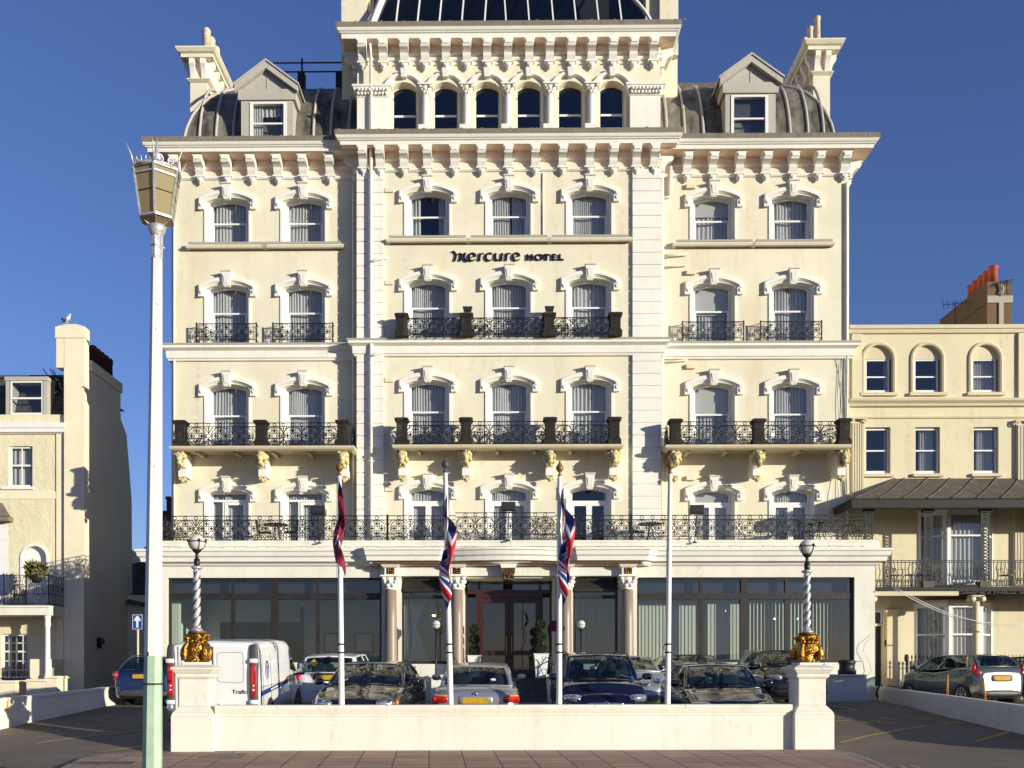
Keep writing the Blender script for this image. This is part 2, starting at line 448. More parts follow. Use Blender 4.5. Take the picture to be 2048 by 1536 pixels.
def arch(hw, zs, rise, zb, n=12):
    """outline bottom-left, up, over the arc, down to bottom-right"""
    pts = [(-hw, zb)]
    if rise <= 0: pts += [(-hw, zs), (hw, zs)]
    else:
        R = (hw*hw+rise*rise)/(2*rise); cz = zs+rise-R; a = math.asin(min(1, hw/R))
        if rise > hw*0.98: a = PI/2
        pts += [(R*math.sin(-a+2*a*i/n), cz+R*math.cos(-a+2*a*i/n)) for i in range(n+1)]
    return pts+[(hw, zb)]
def mv(poly, dx, dz): return [(a+dx, b+dz) for a, b in poly]
# ================================================================ HOTEL
YW, YP, YE = 36.0, 35.55, 34.0
XL, XR = X(343, 36.0), X(1698, 36.0)            # wing outer corners
PL, PR = X(714, 35.5), X(1321, 35.5)              # pavilion corners
XER = X(1750, 34.0)                       # right corner of the ground-floor extension
hotel = thing('hotel', 'tall cream Victorian seafront hotel with bracketed cornices, black iron balconies and domed top', 'hotel', (0.8, 36, 0.5))
def hp(name, mb, mats, **kw): return obj(name, mb, mats, parent=hotel, world=True, **kw)

FLOORS = {'top': (18.52, 1.60, -0.77), 'third': (15.38, 2.12, -0.89), 'second': (11.79, 2.40, -1.02), 'first': (7.99, 2.10, None)}
COLS = [(460, YW), (611, YW), (857, YP), (1018, YP), (1178, YP), (1423, YW), (1580, YW)]
def front_open(H): return arch(0.79, -0.07, 0.15, -H, 12)
# ---- walls
wl = MB()
def holes_for(x0, x1, pl):
    hs = []
    for px, Y in COLS:
        if Y != pl: continue
        xc = X(px, Y+0.3)
        if x0 < xc < x1:
            for nm, (za, H, _) in FLOORS.items(): hs.append(mv(front_open(H), xc, za))
    return hs
wl.wall([(XL, 5.0), (PL, 5.0), (PL, 20.2), (XL, 20.2)], holes_for(XL, PL, YW), YW)
wl.wall([(PR, 5.0), (XR, 5.0), (XR, 20.2), (PR, 20.2)], holes_for(PR, XR, YW), YW)
# pavilion wall with attic arcade
ATT = [X(p, YP+0.3) for p in (810, 892, 974.5, 1057.5, 1140, 1222.5)]
ah = [mv(arch(0.50, 22.14, 0.32, 20.62, 14), x, 0) for x in ATT]
wl.wall([(PL, 5.0), (PR, 5.0), (PR, 23.9), (PL, 23.9)], holes_for(PL, PR, YP)+ah, YP)
for x in (PL, PR): wl.add([(x, YP, 5), (x, YW, 5), (x, YW, 20.4), (x, YP, 20.4)], [(0,1,2,3)])
for x in (PL, PR): wl.add([(x, YP, 20.4), (x, 42, 20.4), (x, 42, 24), (x, YP, 24)], [(0,1,2,3)])
for x in (XL, XR): wl.add([(x, YW, 0.3), (x, 50, 0.3), (x, 50, 20.2), (x, YW, 20.2)], [(0,1,2,3)])
wl.add([(XL, 50, 0.3), (XR, 50, 0.3), (XR, 50, 20.2), (XL, 50, 20.2)], [(0,1,2,3)])
wl.add([(XL, 36, 20.15), (XR, 36, 20.15), (XR, 50, 20.15), (XL, 50, 20.15)], [(0,1,2,3)])
hp('wall', wl, 'cream_render')
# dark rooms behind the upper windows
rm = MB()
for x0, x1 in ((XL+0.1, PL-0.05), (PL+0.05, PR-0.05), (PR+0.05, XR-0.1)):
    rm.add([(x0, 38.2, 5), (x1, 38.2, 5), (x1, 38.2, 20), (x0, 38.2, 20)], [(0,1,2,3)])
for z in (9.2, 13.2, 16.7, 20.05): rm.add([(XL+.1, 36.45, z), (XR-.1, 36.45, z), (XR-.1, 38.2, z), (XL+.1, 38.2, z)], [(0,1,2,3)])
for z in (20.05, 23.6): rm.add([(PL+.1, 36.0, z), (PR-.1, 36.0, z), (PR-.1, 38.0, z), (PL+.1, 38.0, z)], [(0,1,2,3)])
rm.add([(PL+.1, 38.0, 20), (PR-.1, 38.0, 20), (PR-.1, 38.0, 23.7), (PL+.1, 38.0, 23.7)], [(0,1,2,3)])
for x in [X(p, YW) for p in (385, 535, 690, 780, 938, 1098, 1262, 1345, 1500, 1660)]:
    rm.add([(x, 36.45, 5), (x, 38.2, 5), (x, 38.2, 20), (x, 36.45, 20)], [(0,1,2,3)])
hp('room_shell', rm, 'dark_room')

# ---- window surround (reveal + hood + ears), origin at glass apex on wall plane
def surround(H):
    b = MB(); N = 12
    steps = [(0.0, -0.035), (0.0, -0.035), (0.03, -0.035), (0.035, 0.10), (0.075, 0.10), (0.085, 0.20), (0.125, 0.20), (0.144, 0.30)]
    rings = []
    for i, (ins, y) in enumerate(steps):
        k = ins/0.144
        hw = 0.79-0.124*k; zs = -0.07+0.016*k; rise = 0.15-0.042*k
        rings.append([(p[0], y if i else 0.0, p[1]) for p in arch(hw, zs, rise, -H, N)])
    n = len(rings[0])
    vs = [p for r in rings for p in r]
    b.add(vs, [(j*n+i, j*n+i+1, (j+1)*n+i+1, (j+1)*n+i) for j in range(len(rings)-1) for i in range(n-1)])
    # flat architrave band proud of the wall
    o1 = arch(0.79, -0.07, 0.15, -H, N); o2 = arch(0.85, -0.01, 0.17, -H, N)
    b.add([(p[0], -0.035, p[1]) for p in o1]+[(p[0], -0.035, p[1]) for p in o2]+[(p[0], 0.0, p[1]) for p in o2],
          [(i, i+1, i+1+n, i+n) for i in range(n-1)]+[(i+n, i+1+n, i+1+2*n, i+2*n) for i in range(n-1)])
    return b
def hood():
    b = MB(); N = 16
    prof = [(0.0, 0.0), (0.0, -0.12), (0.03, -0.135), (0.115, -0.135), (0.13, -0.10), (0.165, -0.06), (0.17, 0.0)]
    outl = lambda o: arch(1.03-o, 0.15-o*0.9, 0.27-o*0.25, -0.04, N)
    rings = [[(p[0], y, p[1]) for p in outl(o)] for o, y in prof]
    n = len(rings[0])
    b.add([p for r in rings for p in r], [(j*n+i, j*n+i+1, (j+1)*n+i+1, (j+1)*n+i) for j in range(len(rings)-1) for i in range(n-1)])
    for s in (-1, 1):
        x0, x1 = sorted((s*0.84, s*1.03))
        b.box(x0, x1, -0.12, 0.0, -0.25, -0.04)
        b.box(x0-0.005, x1+0.005, -0.135, 0.0, -0.285, -0.25)
        b.blob((s*0.935, -0.13, -0.13), (0.05, 0.035, 0.07), 8, 6)
        b.tube([(s*0.90, -0.125, -0.02), (s*0.99, -0.125, -0.05), (s*1.0, -0.125, -0.14), (s*0.94, -0.125, -0.20), (s*0.89, -0.125, -0.16)], 0.016, 5)
    return b
def keystone():
    b = MB()
    def blk(w0, w1, z0, z1, y0, y1):
        b.add([(-w0,0,z0),(w0,0,z0),(w0,y0,z0),(-w0,y0,z0),(-w1,0,z1),(w1,0,z1),(w1,y1,z1),(-w1,y1,z1)],
              [(0,1,2,3),(4,7,6,5),(0,4,5,1),(1,5,6,2),(2,6,7,3),(3,7,4,0)])
    blk(0.115, 0.165, 0.08, 0.56, -0.19, -0.25)
    blk(0.19, 0.19, 0.56, 0.60, -0.29, -0.31)
    blk(0.10, 0.085, 0.045, 0.08, -0.17, -0.17)
    b.add([(-0.075,-0.20,0.13),(0.075,-0.20,0.13),(0.11,-0.248,0.45),(-0.11,-0.248,0.45),(-0.065,-0.215,0.15),(0.065,-0.215,0.15),(0.10,-0.262,0.43),(-0.10,-0.262,0.43)],
          [(4,5,6,7),(0,1,5,4),(1,2,6,5),(2,3,7,6),(3,0,4,7)])
    return b
def sash(H, rail, door=None):
    """white timber sash (or french door) at y 0.24..0.32"""
    b = MB(); N = 12
    flat = door == 'flat'
    def ringf(h0, s0, r0, h1, s1, r1, y0, y1, zb0, zb1):
        o = arch(h0, s0, r0, zb0, N); i_ = arch(h1, s1, r1, zb1, N)
        if r1 <= 0:
            m = len(o); i_ = [(-h1, zb1)]+[(-h1+2*h1*k/(m-3), s1) for k in range(m-2)]+[(h1, zb1)]
        n = len(o)
        b.add([(p[0], y0, p[1]) for p in o]+[(p[0], y0, p[1]) for p in i_]+[(p[0], y1, p[1]) for p in i_],
              [(k, k+1, k+1+n, k+n) for k in range(n-1)]+[(k+n, k+1+n, k+1+2*n, k+2*n) for k in range(n-1)])
    ringf(0.67, -0.05, 0.108, 0.605, -0.13 if not flat else -0.06, 0.12 if not flat else 0.0, 0.235, 0.36, -H, -H)
    if not door:
        b.box(-0.61, 0.61, 0.255, 0.315, rail-0.03, rail+0.03)
        b.box(-0.61, 0.61, 0.265, 0.36, -H, -H+0.08)
        for s in (-1, 1): b.box(min(s*0.605, s*0.56), max(s*0.605, s*0.56), 0.29, 0.36, -H+0.05, rail)
    else:
        zt = -0.40 if not flat else -0.27
        b.box(-0.61, 0.61, 0.24, 0.34, zt-0.07, zt)
        if not flat:
            for a, c2 in ((-0.60, -0.03), (0.03, 0.60)):
                b.box(a, a+0.07, 0.25, 0.33, -H, zt-0.07); b.box(c2-0.07, c2, 0.25, 0.33, -H, zt-0.07)
                b.box(a+0.07, c2-0.07, 0.25, 0.33, zt-0.18, zt-0.07); b.box(a+0.07, c2-0.07, 0.25, 0.33, -H, -H+0.25)
            b.box(-0.03, 0.03, 0.245, 0.335, -H, zt-0.07)
        else:
            b.box(-0.25, -0.19, 0.245, 0.335, -H, zt-0.07)
            b.box(-0.17, -0.07, 0.22, 0.31, -H, zt-0.09); b.box(0.50, 0.60, 0.22, 0.31, -H, zt-0.09)
            b.box(-0.07, 0.50, 0.22, 0.31, zt-0.19, zt-0.09); b.box(-0.07, 0.50, 0.22, 0.31, -H, -H+0.22)
    return b
def pane(H, rail):
    b = MB(); N = 12
    a = arch(0.612, -0.12, 0.12, rail, N)
    b.add([(p[0], 0.285, p[1]) for p in a], [tuple(range(len(a)))])
    b.add([(-0.61, 0.32, -H), (0.61, 0.32, -H), (0.61, 0.32, rail), (-0.61, 0.32, rail)], [(0,1,2,3)])
    return b
def curtain(H, kind, seed):
    rnd = random.Random(seed); b = MB(); ph = rnd.uniform(0, 6)
    def sheet(x0, x1, z0, z1, amp=0.026, freq=58):
        nu = max(8, int((x1-x0)*70))
        w = [rnd.uniform(0.6, 1.5) for _ in range(8)]
        def fn(u, v):
            x = x0+(x1-x0)*u
            g = math.sin(x*freq*(0.8+0.08*(seed % 6))+ph+1.7*math.sin(x*5+ph))*w[int(u*7.99)]
            lean = 0.05*math.sin(x*3.1+ph)*(1-v)
            return (x+lean*0.6, 0.47+amp*g*(0.7+0.3*v)+0.02*math.sin(x*9+ph), z0+(z1-z0)*v)
        b.grid(fn, nu, 5)
    if kind == 'open':
        sheet(-0.72, -0.30, -H, 0.02, 0.04, 42); sheet(0.36, 0.72, -H, 0.02, 0.04, 42)
    elif kind == 'gap':
        sheet(-0.72, 0.02, -H, 0.02); sheet(0.10, 0.72, -H, 0.02)
    elif kind == 'none': sheet(0.55, 0.72, -H, 0.02, 0.04, 42)
    else: sheet(-0.74, 0.74, -H, 0.02, 0.026 if kind != 'fine' else 0.016, 56 if kind != 'fine' else 80)
    return b
SUR = {}
for nm, (za, H, rail) in FLOORS.items(): SUR[nm] = surround(H)
HOOD, KEY = hood(), keystone()
first = {}
def place_window(px, Y, nm, kind='full', door=None, seed=0):
    za, H, rail = FLOORS[nm]
    loc = Vector((X(px, Y+0.3), Y, za))-hotel.location
    key = 'sur'+nm
    if key not in first: first[key] = obj('window_surround', SUR[nm], 'white_trim', hotel, loc)
    else: copy_part(first[key], hotel, loc, kids=False)
    if 'hood' not in first:
        first['hood'] = obj('hood_mould', HOOD, 'white_trim', hotel, loc-Vector((0, 0, 0.10))); obj('keystone', KEY, 'white_trim', first['hood'])
    else: copy_part(first['hood'], hotel, loc-Vector((0, 0, 0.10)))
    key = 'sash'+nm+str(door)
    if key not in first:
        w = obj('window' if not door else 'french_window', sash(H, rail, door), 'sash_white', hotel, loc)
        obj('pane', pane(H, rail if rail else -0.45), 'window_glass', w); first[key] = w
    else: w = copy_part(first[key], hotel, loc); [bpy.data.objects.remove(ch) for ch in list(w.children) if ch.name.startswith(('curtain', 'blind'))]
    if kind in ('full', 'open', 'gap', 'fine', 'none'):
        obj('curtain', curtain(H, kind, seed), 'net_curtain', w)
    else:
        obj('curtain', curtain(H, 'full', seed), 'net_curtain', w)
        zb = {'halfblind': -0.52, 'blind': -0.95, 'fullblind': -H}[kind]
        bb = MB(); bb.box(-0.70, 0.70, 0.40, 0.41, zb, 0.02); bb.box(-0.70, 0.70, 0.395, 0.415, zb-0.03, zb)
        obj('blind', bb, 'roller_blind', w)
    if nm == 'top':
        if 'sill' not in first:
            s = MB(); s.box(-1.36, 1.36, -0.24, 0.0, -H-0.10, -H-0.02)
            s.molding([(-1.36, 0), (-1.36, -0.12), (1.36, -0.12), (1.36, 0)], [(0.0, -H-0.10), (0.10, -H-0.10), (0.12, -H-0.15), (0.08, -H-0.22), (0.0, -H-0.24)], 1)
            first['sill'] = obj('window_sill', s, ['sill_stone', 'cream_render'], hotel, loc)
        else: copy_part(first['sill'], hotel, loc, kids=False)
KINDS = {'top': ['full', 'full', 'open', 'gap', 'fine', 'halfblind', 'full'], 'third': ['full', 'full', 'fine', 'full', 'full', 'blind', 'full'],
         'second': ['full', 'fine', 'full', 'fine', 'full', 'blind', 'full'], 'first': ['full', 'full', 'fine', 'fine', 'none', 'fullblind', 'full']}
sd = 0
for nm in ('top', 'third', 'second', 'first'):
    for (px, Y), k in zip(COLS, KINDS[nm]):
        sd += 1
        d = None if nm != 'first' else ('flat' if px < 700 else 'arched')
        place_window(px, Y, nm, k, d, sd)

# ---- cornices
def cornice(path, ztop, out, zc, frieze_z, name='cornice'):
    b = MB(); d = ztop-zc
    prof = [(0.0, ztop-0.02), (out-0.04, ztop+0.02), (out, ztop), (out, ztop-0.16), (out-0.03, ztop-0.17), (out-0.04, ztop-0.20),
            (out-0.07, ztop-0.26), (out-0.11, ztop-0.28), (out-0.12, ztop-0.31), (out-0.17, ztop-0.33), (out-0.18, zc), (0.0, zc)]
    mz = [1, 1, 1, 0, 0, 0, 0, 0, 0, 0, 2]
    b.molding(path, prof, 0, False, mz)
    b.molding(path, [(0.0, zc-0.25), (0.05, zc-0.25), (0.06, zc-0.33), (0.0, zc-0.35)], 0)      # bed mould
    b.molding(path, [(0.012, zc-0.002), (0.012, frieze_z+0.01)], 2)
    b.molding(path, [(0.0, frieze_z+0.05), (0.07, frieze_z+0.05), (0.09, frieze_z), (0.05, frieze_z-0.05), (0.0, frieze_z-0.06)], 0)
    rnq = random.Random(int(ztop*100+path[0][0]*7))
    for i in range(len(path)-1):
        a, e = Vector(path[i]), Vector(path[i+1]); d = (e-a); Ln = d.length
        if abs(d.y) > abs(d.x): continue
        x = a.x-out+0.05
        while x < e.x+out-0.1:
            b.box(x, x+0.012, a.y-out-0.008, a.y-out+0.03, ztop-0.16, ztop+0.012, 1)
            if rnq.random() < 0.8: b.blob((x+rnq.uniform(0.05, 0.6), a.y-out+0.02, ztop+0.01), (rnq.uniform(0.02, 0.09), 0.03, rnq.uniform(0.012, 0.035)), 6, 4, 1)
            x += rnq.uniform(0.5, 0.8)
    return hp(name, b, ['white_trim', 'lead_gutter', 'peach_frieze'])
cornice([(XL, 44), (XL, YW), (PL+0.02, YW)], 20.38, 0.82, 19.93, 19.28)
cornice([(PR-0.02, YW), (XR, YW), (XR, 44)], 20.38, 0.82, 19.93, 19.28)
cornice([(PL, YW+0.1), (PL, YP), (PR, YP), (PR, YW+0.1)], 20.42, 0.70, 19.97, 19.30)
cornice([(PL, 38), (PL, YP), (PR, YP), (PR, 38)], 24.20, 0.66, 23.72, 23.24)
# brackets
def bracket():
    b = MB()
    pr = [(0,0),(-0.50,0),(-0.50,-0.20),(-0.46,-0.27),(-0.34,-0.31),(-0.25,-0.36),(-0.22,-0.46),(-0.17,-0.55),(-0.12,-0.62),(0,-0.62)]
    b.prismx(pr, -0.145, 0.145, 0)
    b.prismx([(-0.51,-0.04),(-0.525,-0.04),(-0.525,-0.19),(-0.51,-0.19)], -0.12, 0.12, 0)
    for s in (-1, 1): b.add([(s*0.158,-0.46,-0.06),(s*0.158,-0.44,-0.22),(s*0.158,-0.16,-0.45),(s*0.158,-0.06,-0.5),(s*0.158,-0.06,-0.06)], [(0,1,2,3,4)])
    b.add([(-0.155,0,0),(0.155,0,0),(0.155,-0.50,0),(-0.155,-0.50,0)], [(0,1,2,3)])
    b.frustum(-0.155, 0.155, -0.52, 0.0, -0.09, 0.0, -0.03, 0.0)
    b.box(-0.19, 0.19, -0.19, 0, -0.66, -0.61)
    b.blob((0, -0.10, -0.75), (0.12, 0.10, 0.10), 10, 7, 0, 1.0, None, 0.5, 3)
    b.blob((-0.06, -0.14, -0.70), (0.06, 0.05, 0.05), 7, 5); b.blob((0.06, -0.14, -0.71), (0.06, 0.05, 0.05), 7, 5)
    b.blob((0, -0.10, -0.86), (0.05, 0.05, 0.05), 7, 5)
    return b
br0 = None
def brackets(pxs, Y, z, side=0):
    global br0
    for px in pxs:
        loc = Vector((X(px, Y-0.3), Y, z))-hotel.location
        if br0 is None: br0 = obj('cornice_bracket', bracket(), 'white_trim', hotel, loc)
        else: copy_part(br0, hotel, loc, kids=False)
brackets((349, 397, 451.6, 501.4, 553.7, 604.8, 658.3), YW, 19.93)
brackets((725, 759, 807, 854, 909, 963, 1017, 1071, 1126, 1180.5, 1228, 1274, 1310), YP, 19.97)
brackets((1375.7, 1427, 1481, 1534, 1588, 1639.5, 1692), YW, 19.93)
brackets((724, 765.5, 807.5, 849.5, 891.5, 933.4, 974.5, 1016.4, 1059, 1100, 1143, 1184, 1227, 1268, 1308), YP, 23.72)
for (x, y, z, r) in ((XR, 36.35, 19.93, -PI/2), (XR, 37.3, 19.93, -PI/2), (XL, 36.35, 19.93, PI/2), (PR, 35.85, 19.97, -PI/2), (PL, 35.85, 19.97, PI/2), (PR, 35.9, 23.72, -PI/2), (PL, 35.9, 23.72, PI/2)):
    n = copy_part(br0, hotel, Vector((x, y, z))-hotel.location, kids=False); n.rotation_euler.z = -r
# ---- quoin piers
def quoin(x0, x1, z0, z1, step=0.435):
    b = MB(); b.box(x0+0.02, x1-0.02, YP-0.07, YP+0.05, z0, z1)
    z = z0
    while z < z1-0.1:
        b.frustum(x0, x1, YP-0.10, YP+0.05, z+0.015, min(z+step-0.015, z1)); z += step
    return hp('quoin_pier', b, 'white_trim', bevel=0.008)
qx = [(X(713, YP-.1), X(767, YP-.1)), (X(1265, YP-.1), X(1322, YP-.1))]
for x0, x1 in qx: quoin(x0, x1, 5.5, 12.95); quoin(x0, x1, 13.27, 19.28)
# ---- string course under third floor
sc_ = MB()
SP = [(0.0, 13.27), (0.34, 13.25), (0.34, 13.21), (0.28, 13.18), (0.30, 13.10), (0.16, 13.02), (0.14, 12.77), (0.10, 12.75), (0.09, 12.69), (0.0, 12.68)]
mzs = [1, 1, 0, 0, 0, 0, 0, 0, 0]
sc_.molding([(XL, 46), (XL, YW), (PL, YW)], SP, 0, False, mzs)
sc_.molding([(PR, YW), (XR, YW), (XR, 46)], SP, 0, False, mzs)
sc_.molding([(PL, YW), (PL, YP), (PR, YP), (PR, YW)], SP, 0, False, mzs)
hp('string_course', sc_, ['white_trim', 'sill_stone'])
# ---- attic arcade
def attic_window():
    b = MB(); N = 14
    r0 = arch(0.50, 22.14, 0.32, 20.62, N); r1 = arch(0.43, 22.25, 0.17, 20.62, N)
    n = len(r0)
    b.add([(p[0], 0, p[1]) for p in r0]+[(p[0], 0.32, p[1]) for p in r1], [(i, i+1, i+1+n, i+n) for i in range(n-1)])
    return b
def attic_sash():
    b = MB(); N = 14
    o = arch(0.43, 22.25, 0.17, 20.62, N); i_ = arch(0.40, 22.25, 0.145, 20.62, N); n = len(o)
    b.add([(p[0], 0.27, p[1]) for p in o]+[(p[0], 0.27, p[1]) for p in i_]+[(p[0], 0.36, p[1]) for p in i_],
          [(i, i+1, i+1+n, i+n) for i in range(n-1)]+[(i+n, i+1+n, i+1+2*n, i+2*n) for i in range(n-1)])
    b.box(-0.38, 0.38, 0.28, 0.34, 21.36, 21.43)
    return b
def attic_hood():
    b = MB(); N = 16
    prof = [(0.0, 0.0), (0.0, -0.10), (0.04, -0.12), (0.13, -0.12), (0.15, -0.05), (0.17, 0.0)]
    rings = [[(p[0], y, p[1]) for p in arch(0.72-o, 22.33, 0.44-o*0.8, 22.17, N)] for o, y in prof]
    n = len(rings[0])
    b.add([p for r in rings for p in r], [(j*n+i, j*n+i+1, (j+1)*n+i+1, (j+1)*n+i) for j in range(len(rings)-1) for i in range(n-1)])
    return b
def attic_key():
    b = MB()
    b.add([(-.09,0,22.55),(.09,0,22.55),(.09,-.17,22.55),(-.09,-.17,22.55),(-.12,0,22.84),(.12,0,22.84),(.12,-.22,22.84),(-.12,-.22,22.84)],
          [(0,1,2,3),(4,7,6,5),(0,4,5,1),(1,5,6,2),(2,6,7,3),(3,7,4,0)])
    return b
a0 = None
for x in ATT:
    loc = Vector((x, YP, 0))-hotel.location
    if a0 is None:
        a0 = [obj('window_surround', attic_window(), 'cream_render', hotel, loc), obj('hood_mould', attic_hood(), 'white_trim', hotel, loc), obj('arched_window', attic_sash(), 'sash_white', hotel, loc)]
        obj('keystone', attic_key(), 'white_trim', a0[1])
        g = MB(); a = arch(0.405, 22.25, 0.148, 20.62, 14); g.add([(p[0], 0.31, p[1]) for p in a], [tuple(range(len(a)))])
        obj('pane', g, 'dark_glass', a0[2])
    else:
        for o in a0: copy_part(o, hotel, loc)
def capital(b, cx, cy, z0, z1, r, w):
    """leafy corinthian capital"""
    b.lathe([(r*1.12, z0-0.02), (r*1.12, z0+0.01), (r*0.98, z0+0.03), (r*1.08, z0+(z1-z0)*0.5), (w*0.85, z1-0.06)], cx, cy, 16)
    h = z1-z0
    for lv, (zz, rr, nn) in enumerate(((z0+h*0.25, r*1.12, 8), (z0+h*0.52, r*1.3, 8), (z0+h*0.78, w*0.95, 4))):
        for k in range(nn):
            a = 2*PI*(k+(0.5 if lv != 1 else 0))/nn
            b.blob((cx+rr*math.cos(a), cy+rr*math.sin(a), zz), (0.2*w+0.01, 0.2*w+0.01, h*0.15), 7, 5, 0, 1, None, 0.6, k+lv)
    b.box(cx-w, cx+w, cy-w, cy+w, z1-0.055, z1)
for px in (851, 933.4, 1016.4, 1100, 1183):
    b = MB(); x = X(px, YP-0.15); y = YP-0.16
    b.box(x-0.24, x+0.24, y-0.17, y+0.2, 20.4, 20.78)
    b.lathe([(0.15, 20.78), (0.15, 20.82), (0.125, 20.86), (0.12, 21.85)], x, y, 16)
    capital(b, x, y, 21.85, 22.20, 0.115, 0.26)
    hp('attic_column', b, 'white_trim')
for x0, x1 in ((X(713, YP-.15), X(776, YP-.15)), (X(1259, YP-.15), X(1322, YP-.15))):
    b = MB(); b.box(x0+0.02, x1-0.02, YP-0.16, YP+0.1, 20.4, 22.18)
    b.molding([(x0+.02, YP), (x0+.02, YP-.16), (x1-.02, YP-.16), (x1-.02, YP)], [(0.0, 20.62), (0.04, 20.62), (0.16, 20.40), (0.16, 20.3), (0, 20.3)])
    b.molding([(x0+.02, YP), (x0+.02, YP-.16), (x1-.02, YP-.16), (x1-.02, YP)], [(0.0, 21.83), (0.03, 21.84), (0.03, 21.86), (0.13, 22.14), (0.16, 22.15), (0.16, 22.22), (0, 22.22)])
    n = 9
    for k in range(n):
        for zz, of in ((21.93, 0.06), (22.04, 0.11)):
            b.blob((x0+0.06+(x1-x0-0.12)*(k+(0.5 if zz > 22 else 0)*0.6)/(n-1), YP-0.19-of, zz), (0.055, 0.04, 0.06), 6, 5, 0, 1, None, 0.7, k)
    hp('attic_pilaster', b, 'white_trim')
# ---- tower block behind the attic and glazed top
tb = MB(); xa, xb = X(684, 37.0), X(1355, 37.0)
for (a, b_) in ((xa, PL+0.3), (PR-0.3, xb)):
    tb = MB(); tb.box(a, b_, 37.0, 44, 19.9, 27.5); hp('tower_flank', tb, 'cream_render')
gz = lambda py: Z(py, 36.2)
b = MB()   # curved glazed mansard
def gl(u, v):
    z = 24.25+v*3.2; y = 36.1+0.5*v*v+0.7*v
    xl = X(742, 36.1)+0.85*v; xr = X(1305, 36.1)-0.2*v-1.9*v*v
    return (xl+(xr-xl)*u, y, z)
b.grid(gl, 20, 8, 0, True)
hp('rooftop_glazing', b, 'dark_glass')
b = MB()
for px in (789, 832, 876, 921, 967, 1014.5, 1061, 1109.5, 1155, 1200.7, 1246.6):
    xm = X(px, 36.1); b.tube([(xm+0.02*v*(1 if px < 1010 else -1), gl(0.5, v/8)[1]-0.03, gl(0.5, v/8)[2]) for v in range(9)], 0.035, 4, 0, False)
hp('glazing_bar', b, 'white_trim')
for s, px in ((0.0, 737), (1.0, 1309)):
    b = MB()
    pts = [Vector(gl(s, v/8))+Vector((-0.16 if s == 0 else 0.12, -0.06, 0)) for v in range(9)]
    b.tube([tuple(p) for p in pts], 0.13 if s == 0 else 0.06, 6, 0, True)
    hp('roof_rib', b, 'white_trim')
b = MB()
b.molding([(PL+0.15, 38), (PL+0.15, YP+0.3), (PR-0.15, YP+0.3), (PR-0.15, 38)], [(0.25, 24.20), (0.27, 24.38), (0.0, 24.40), (-0.3, 24.30)])
b.box(PL+0.3, PR-0.3, 37.9, 38.0, 24.2, 27.6)
for px in range(760, 1290, 33):
    x = X(px, 35.0); b.box(x-0.02, x+0.02, YP-0.10, YP+0.1, 24.2, 24.36)
hp('lead_ledge', b, 'lead_gutter')
for (x0, x1) in ((X(684, 36.9), X(735, 36.9)), (X(1321, 36.6), X(1358, 36.6))):
    b = MB(); b.box(x0, x1, 36.75, 38.5, 24.1, 28.5)
    b.box(x0-0.06, x1+0.06, 36.69, 38.56, 25.0 if x0 > 0 else 28.0, 25.12 if x0 > 0 else 28.1)
    hp('chimney_stack', b, 'cream_render')
# ---- wing mansard roofs (convex lead)
def mansard(path, z0, a, h, name='mansard_roof'):
    b = MB(); prof = []
    for i in range(11):
        t = PI/2*i/10
        prof.append((-a*(1-math.cos(t)), z0+h*math.sin(t)))
    b.molding(path, prof, 0, True); return b, prof
RZ, RA, RH = 20.2, 2.7, 3.72
mL, profm = mansard([(X(364, 36.3), 42), (X(364, 36.3), 36.3), (PL, 36.3)], RZ, RA, RH)
mL.add([(X(364, 36.3)+RA, 39.0, RZ+RH), (PL, 39.0, RZ+RH), (PL, 44, RZ+RH), (X(364, 36.3)+RA, 44, RZ+RH)], [(0,1,2,3)])
mR, _ = mansard([(PR, 36.3), (X(1672, 36.3), 36.3), (X(1672, 36.3), 42)], RZ, RA, RH)
mR.add([(X(1672, 36.3)-RA, 39.0, RZ+RH), (PR, 39.0, RZ+RH), (PR, 44, RZ+RH), (X(1672, 36.3)-RA, 44, RZ+RH)], [(0,1,2,3)])
def rib_at(b, x):
    b.tube([(x, 36.3-o_, z) for o_, z in [(p[0]-0.0, p[1]) for p in profm]], 0.055, 5)
def ribs(pxs):
    b = MB()
    for px in pxs:
        x = X(px, 36.3)
        b.tube([(x, 36.3-o_-0.03, z) for o_, z in profm], 0.055, 5, 0, True)
    return b
def hip(b, px, sgn):
    x = X(px, 36.3)
    b.tube([(x-sgn*o_, 36.3-o_, z+0.02) for o_, z in profm], 0.06, 6, 0, True)
for side, px_l, hp_ in ((mL, (398, 431, 466, 626, 661, 697), (364, 1)), (mR, (1334, 1369.6, 1407, 1581, 1617, 1648), (1672, -1))):
    rf = hp('mansard_roof', side, 'lead_roof')
    for pl in px_l: obj('roof_roll', ribs([pl]), 'lead_panel', rf)
    b = MB(); hip(b, *hp_); obj('roof_roll', b, 'lead_panel', rf)
# ridge upstands
b = MB(); b.box(X(600, 39), PL, 38.9, 39.2, RZ+RH, RZ+RH+0.28); hp('roof_ridge', b, 'asbestos'); b = MB(); b.box(PR, X(1432, 39), 38.9, 39.2, RZ+RH, RZ+RH+0.42)
hp('roof_ridge', b, 'asbestos')
b = MB(); xr0, xr1 = X(533, 40), X(684, 40)
for zz in (Z(123, 40), Z(141, 40)): b.tube([(xr0, 40, zz), (xr1, 40, zz)], 0.028, 6)
for px in (533, 604): b.tube([(X(px, 40), 40, 23.9), (X(px, 40), 40, Z(114, 40))], 0.04, 6)
for px in (604, 680): b.box(X(px, 40)-.14, X(px, 40)+.14, 39.8, 40.1, 23.9, Z(148, 40))
hp('roof_railing', b, 'iron_rusty')
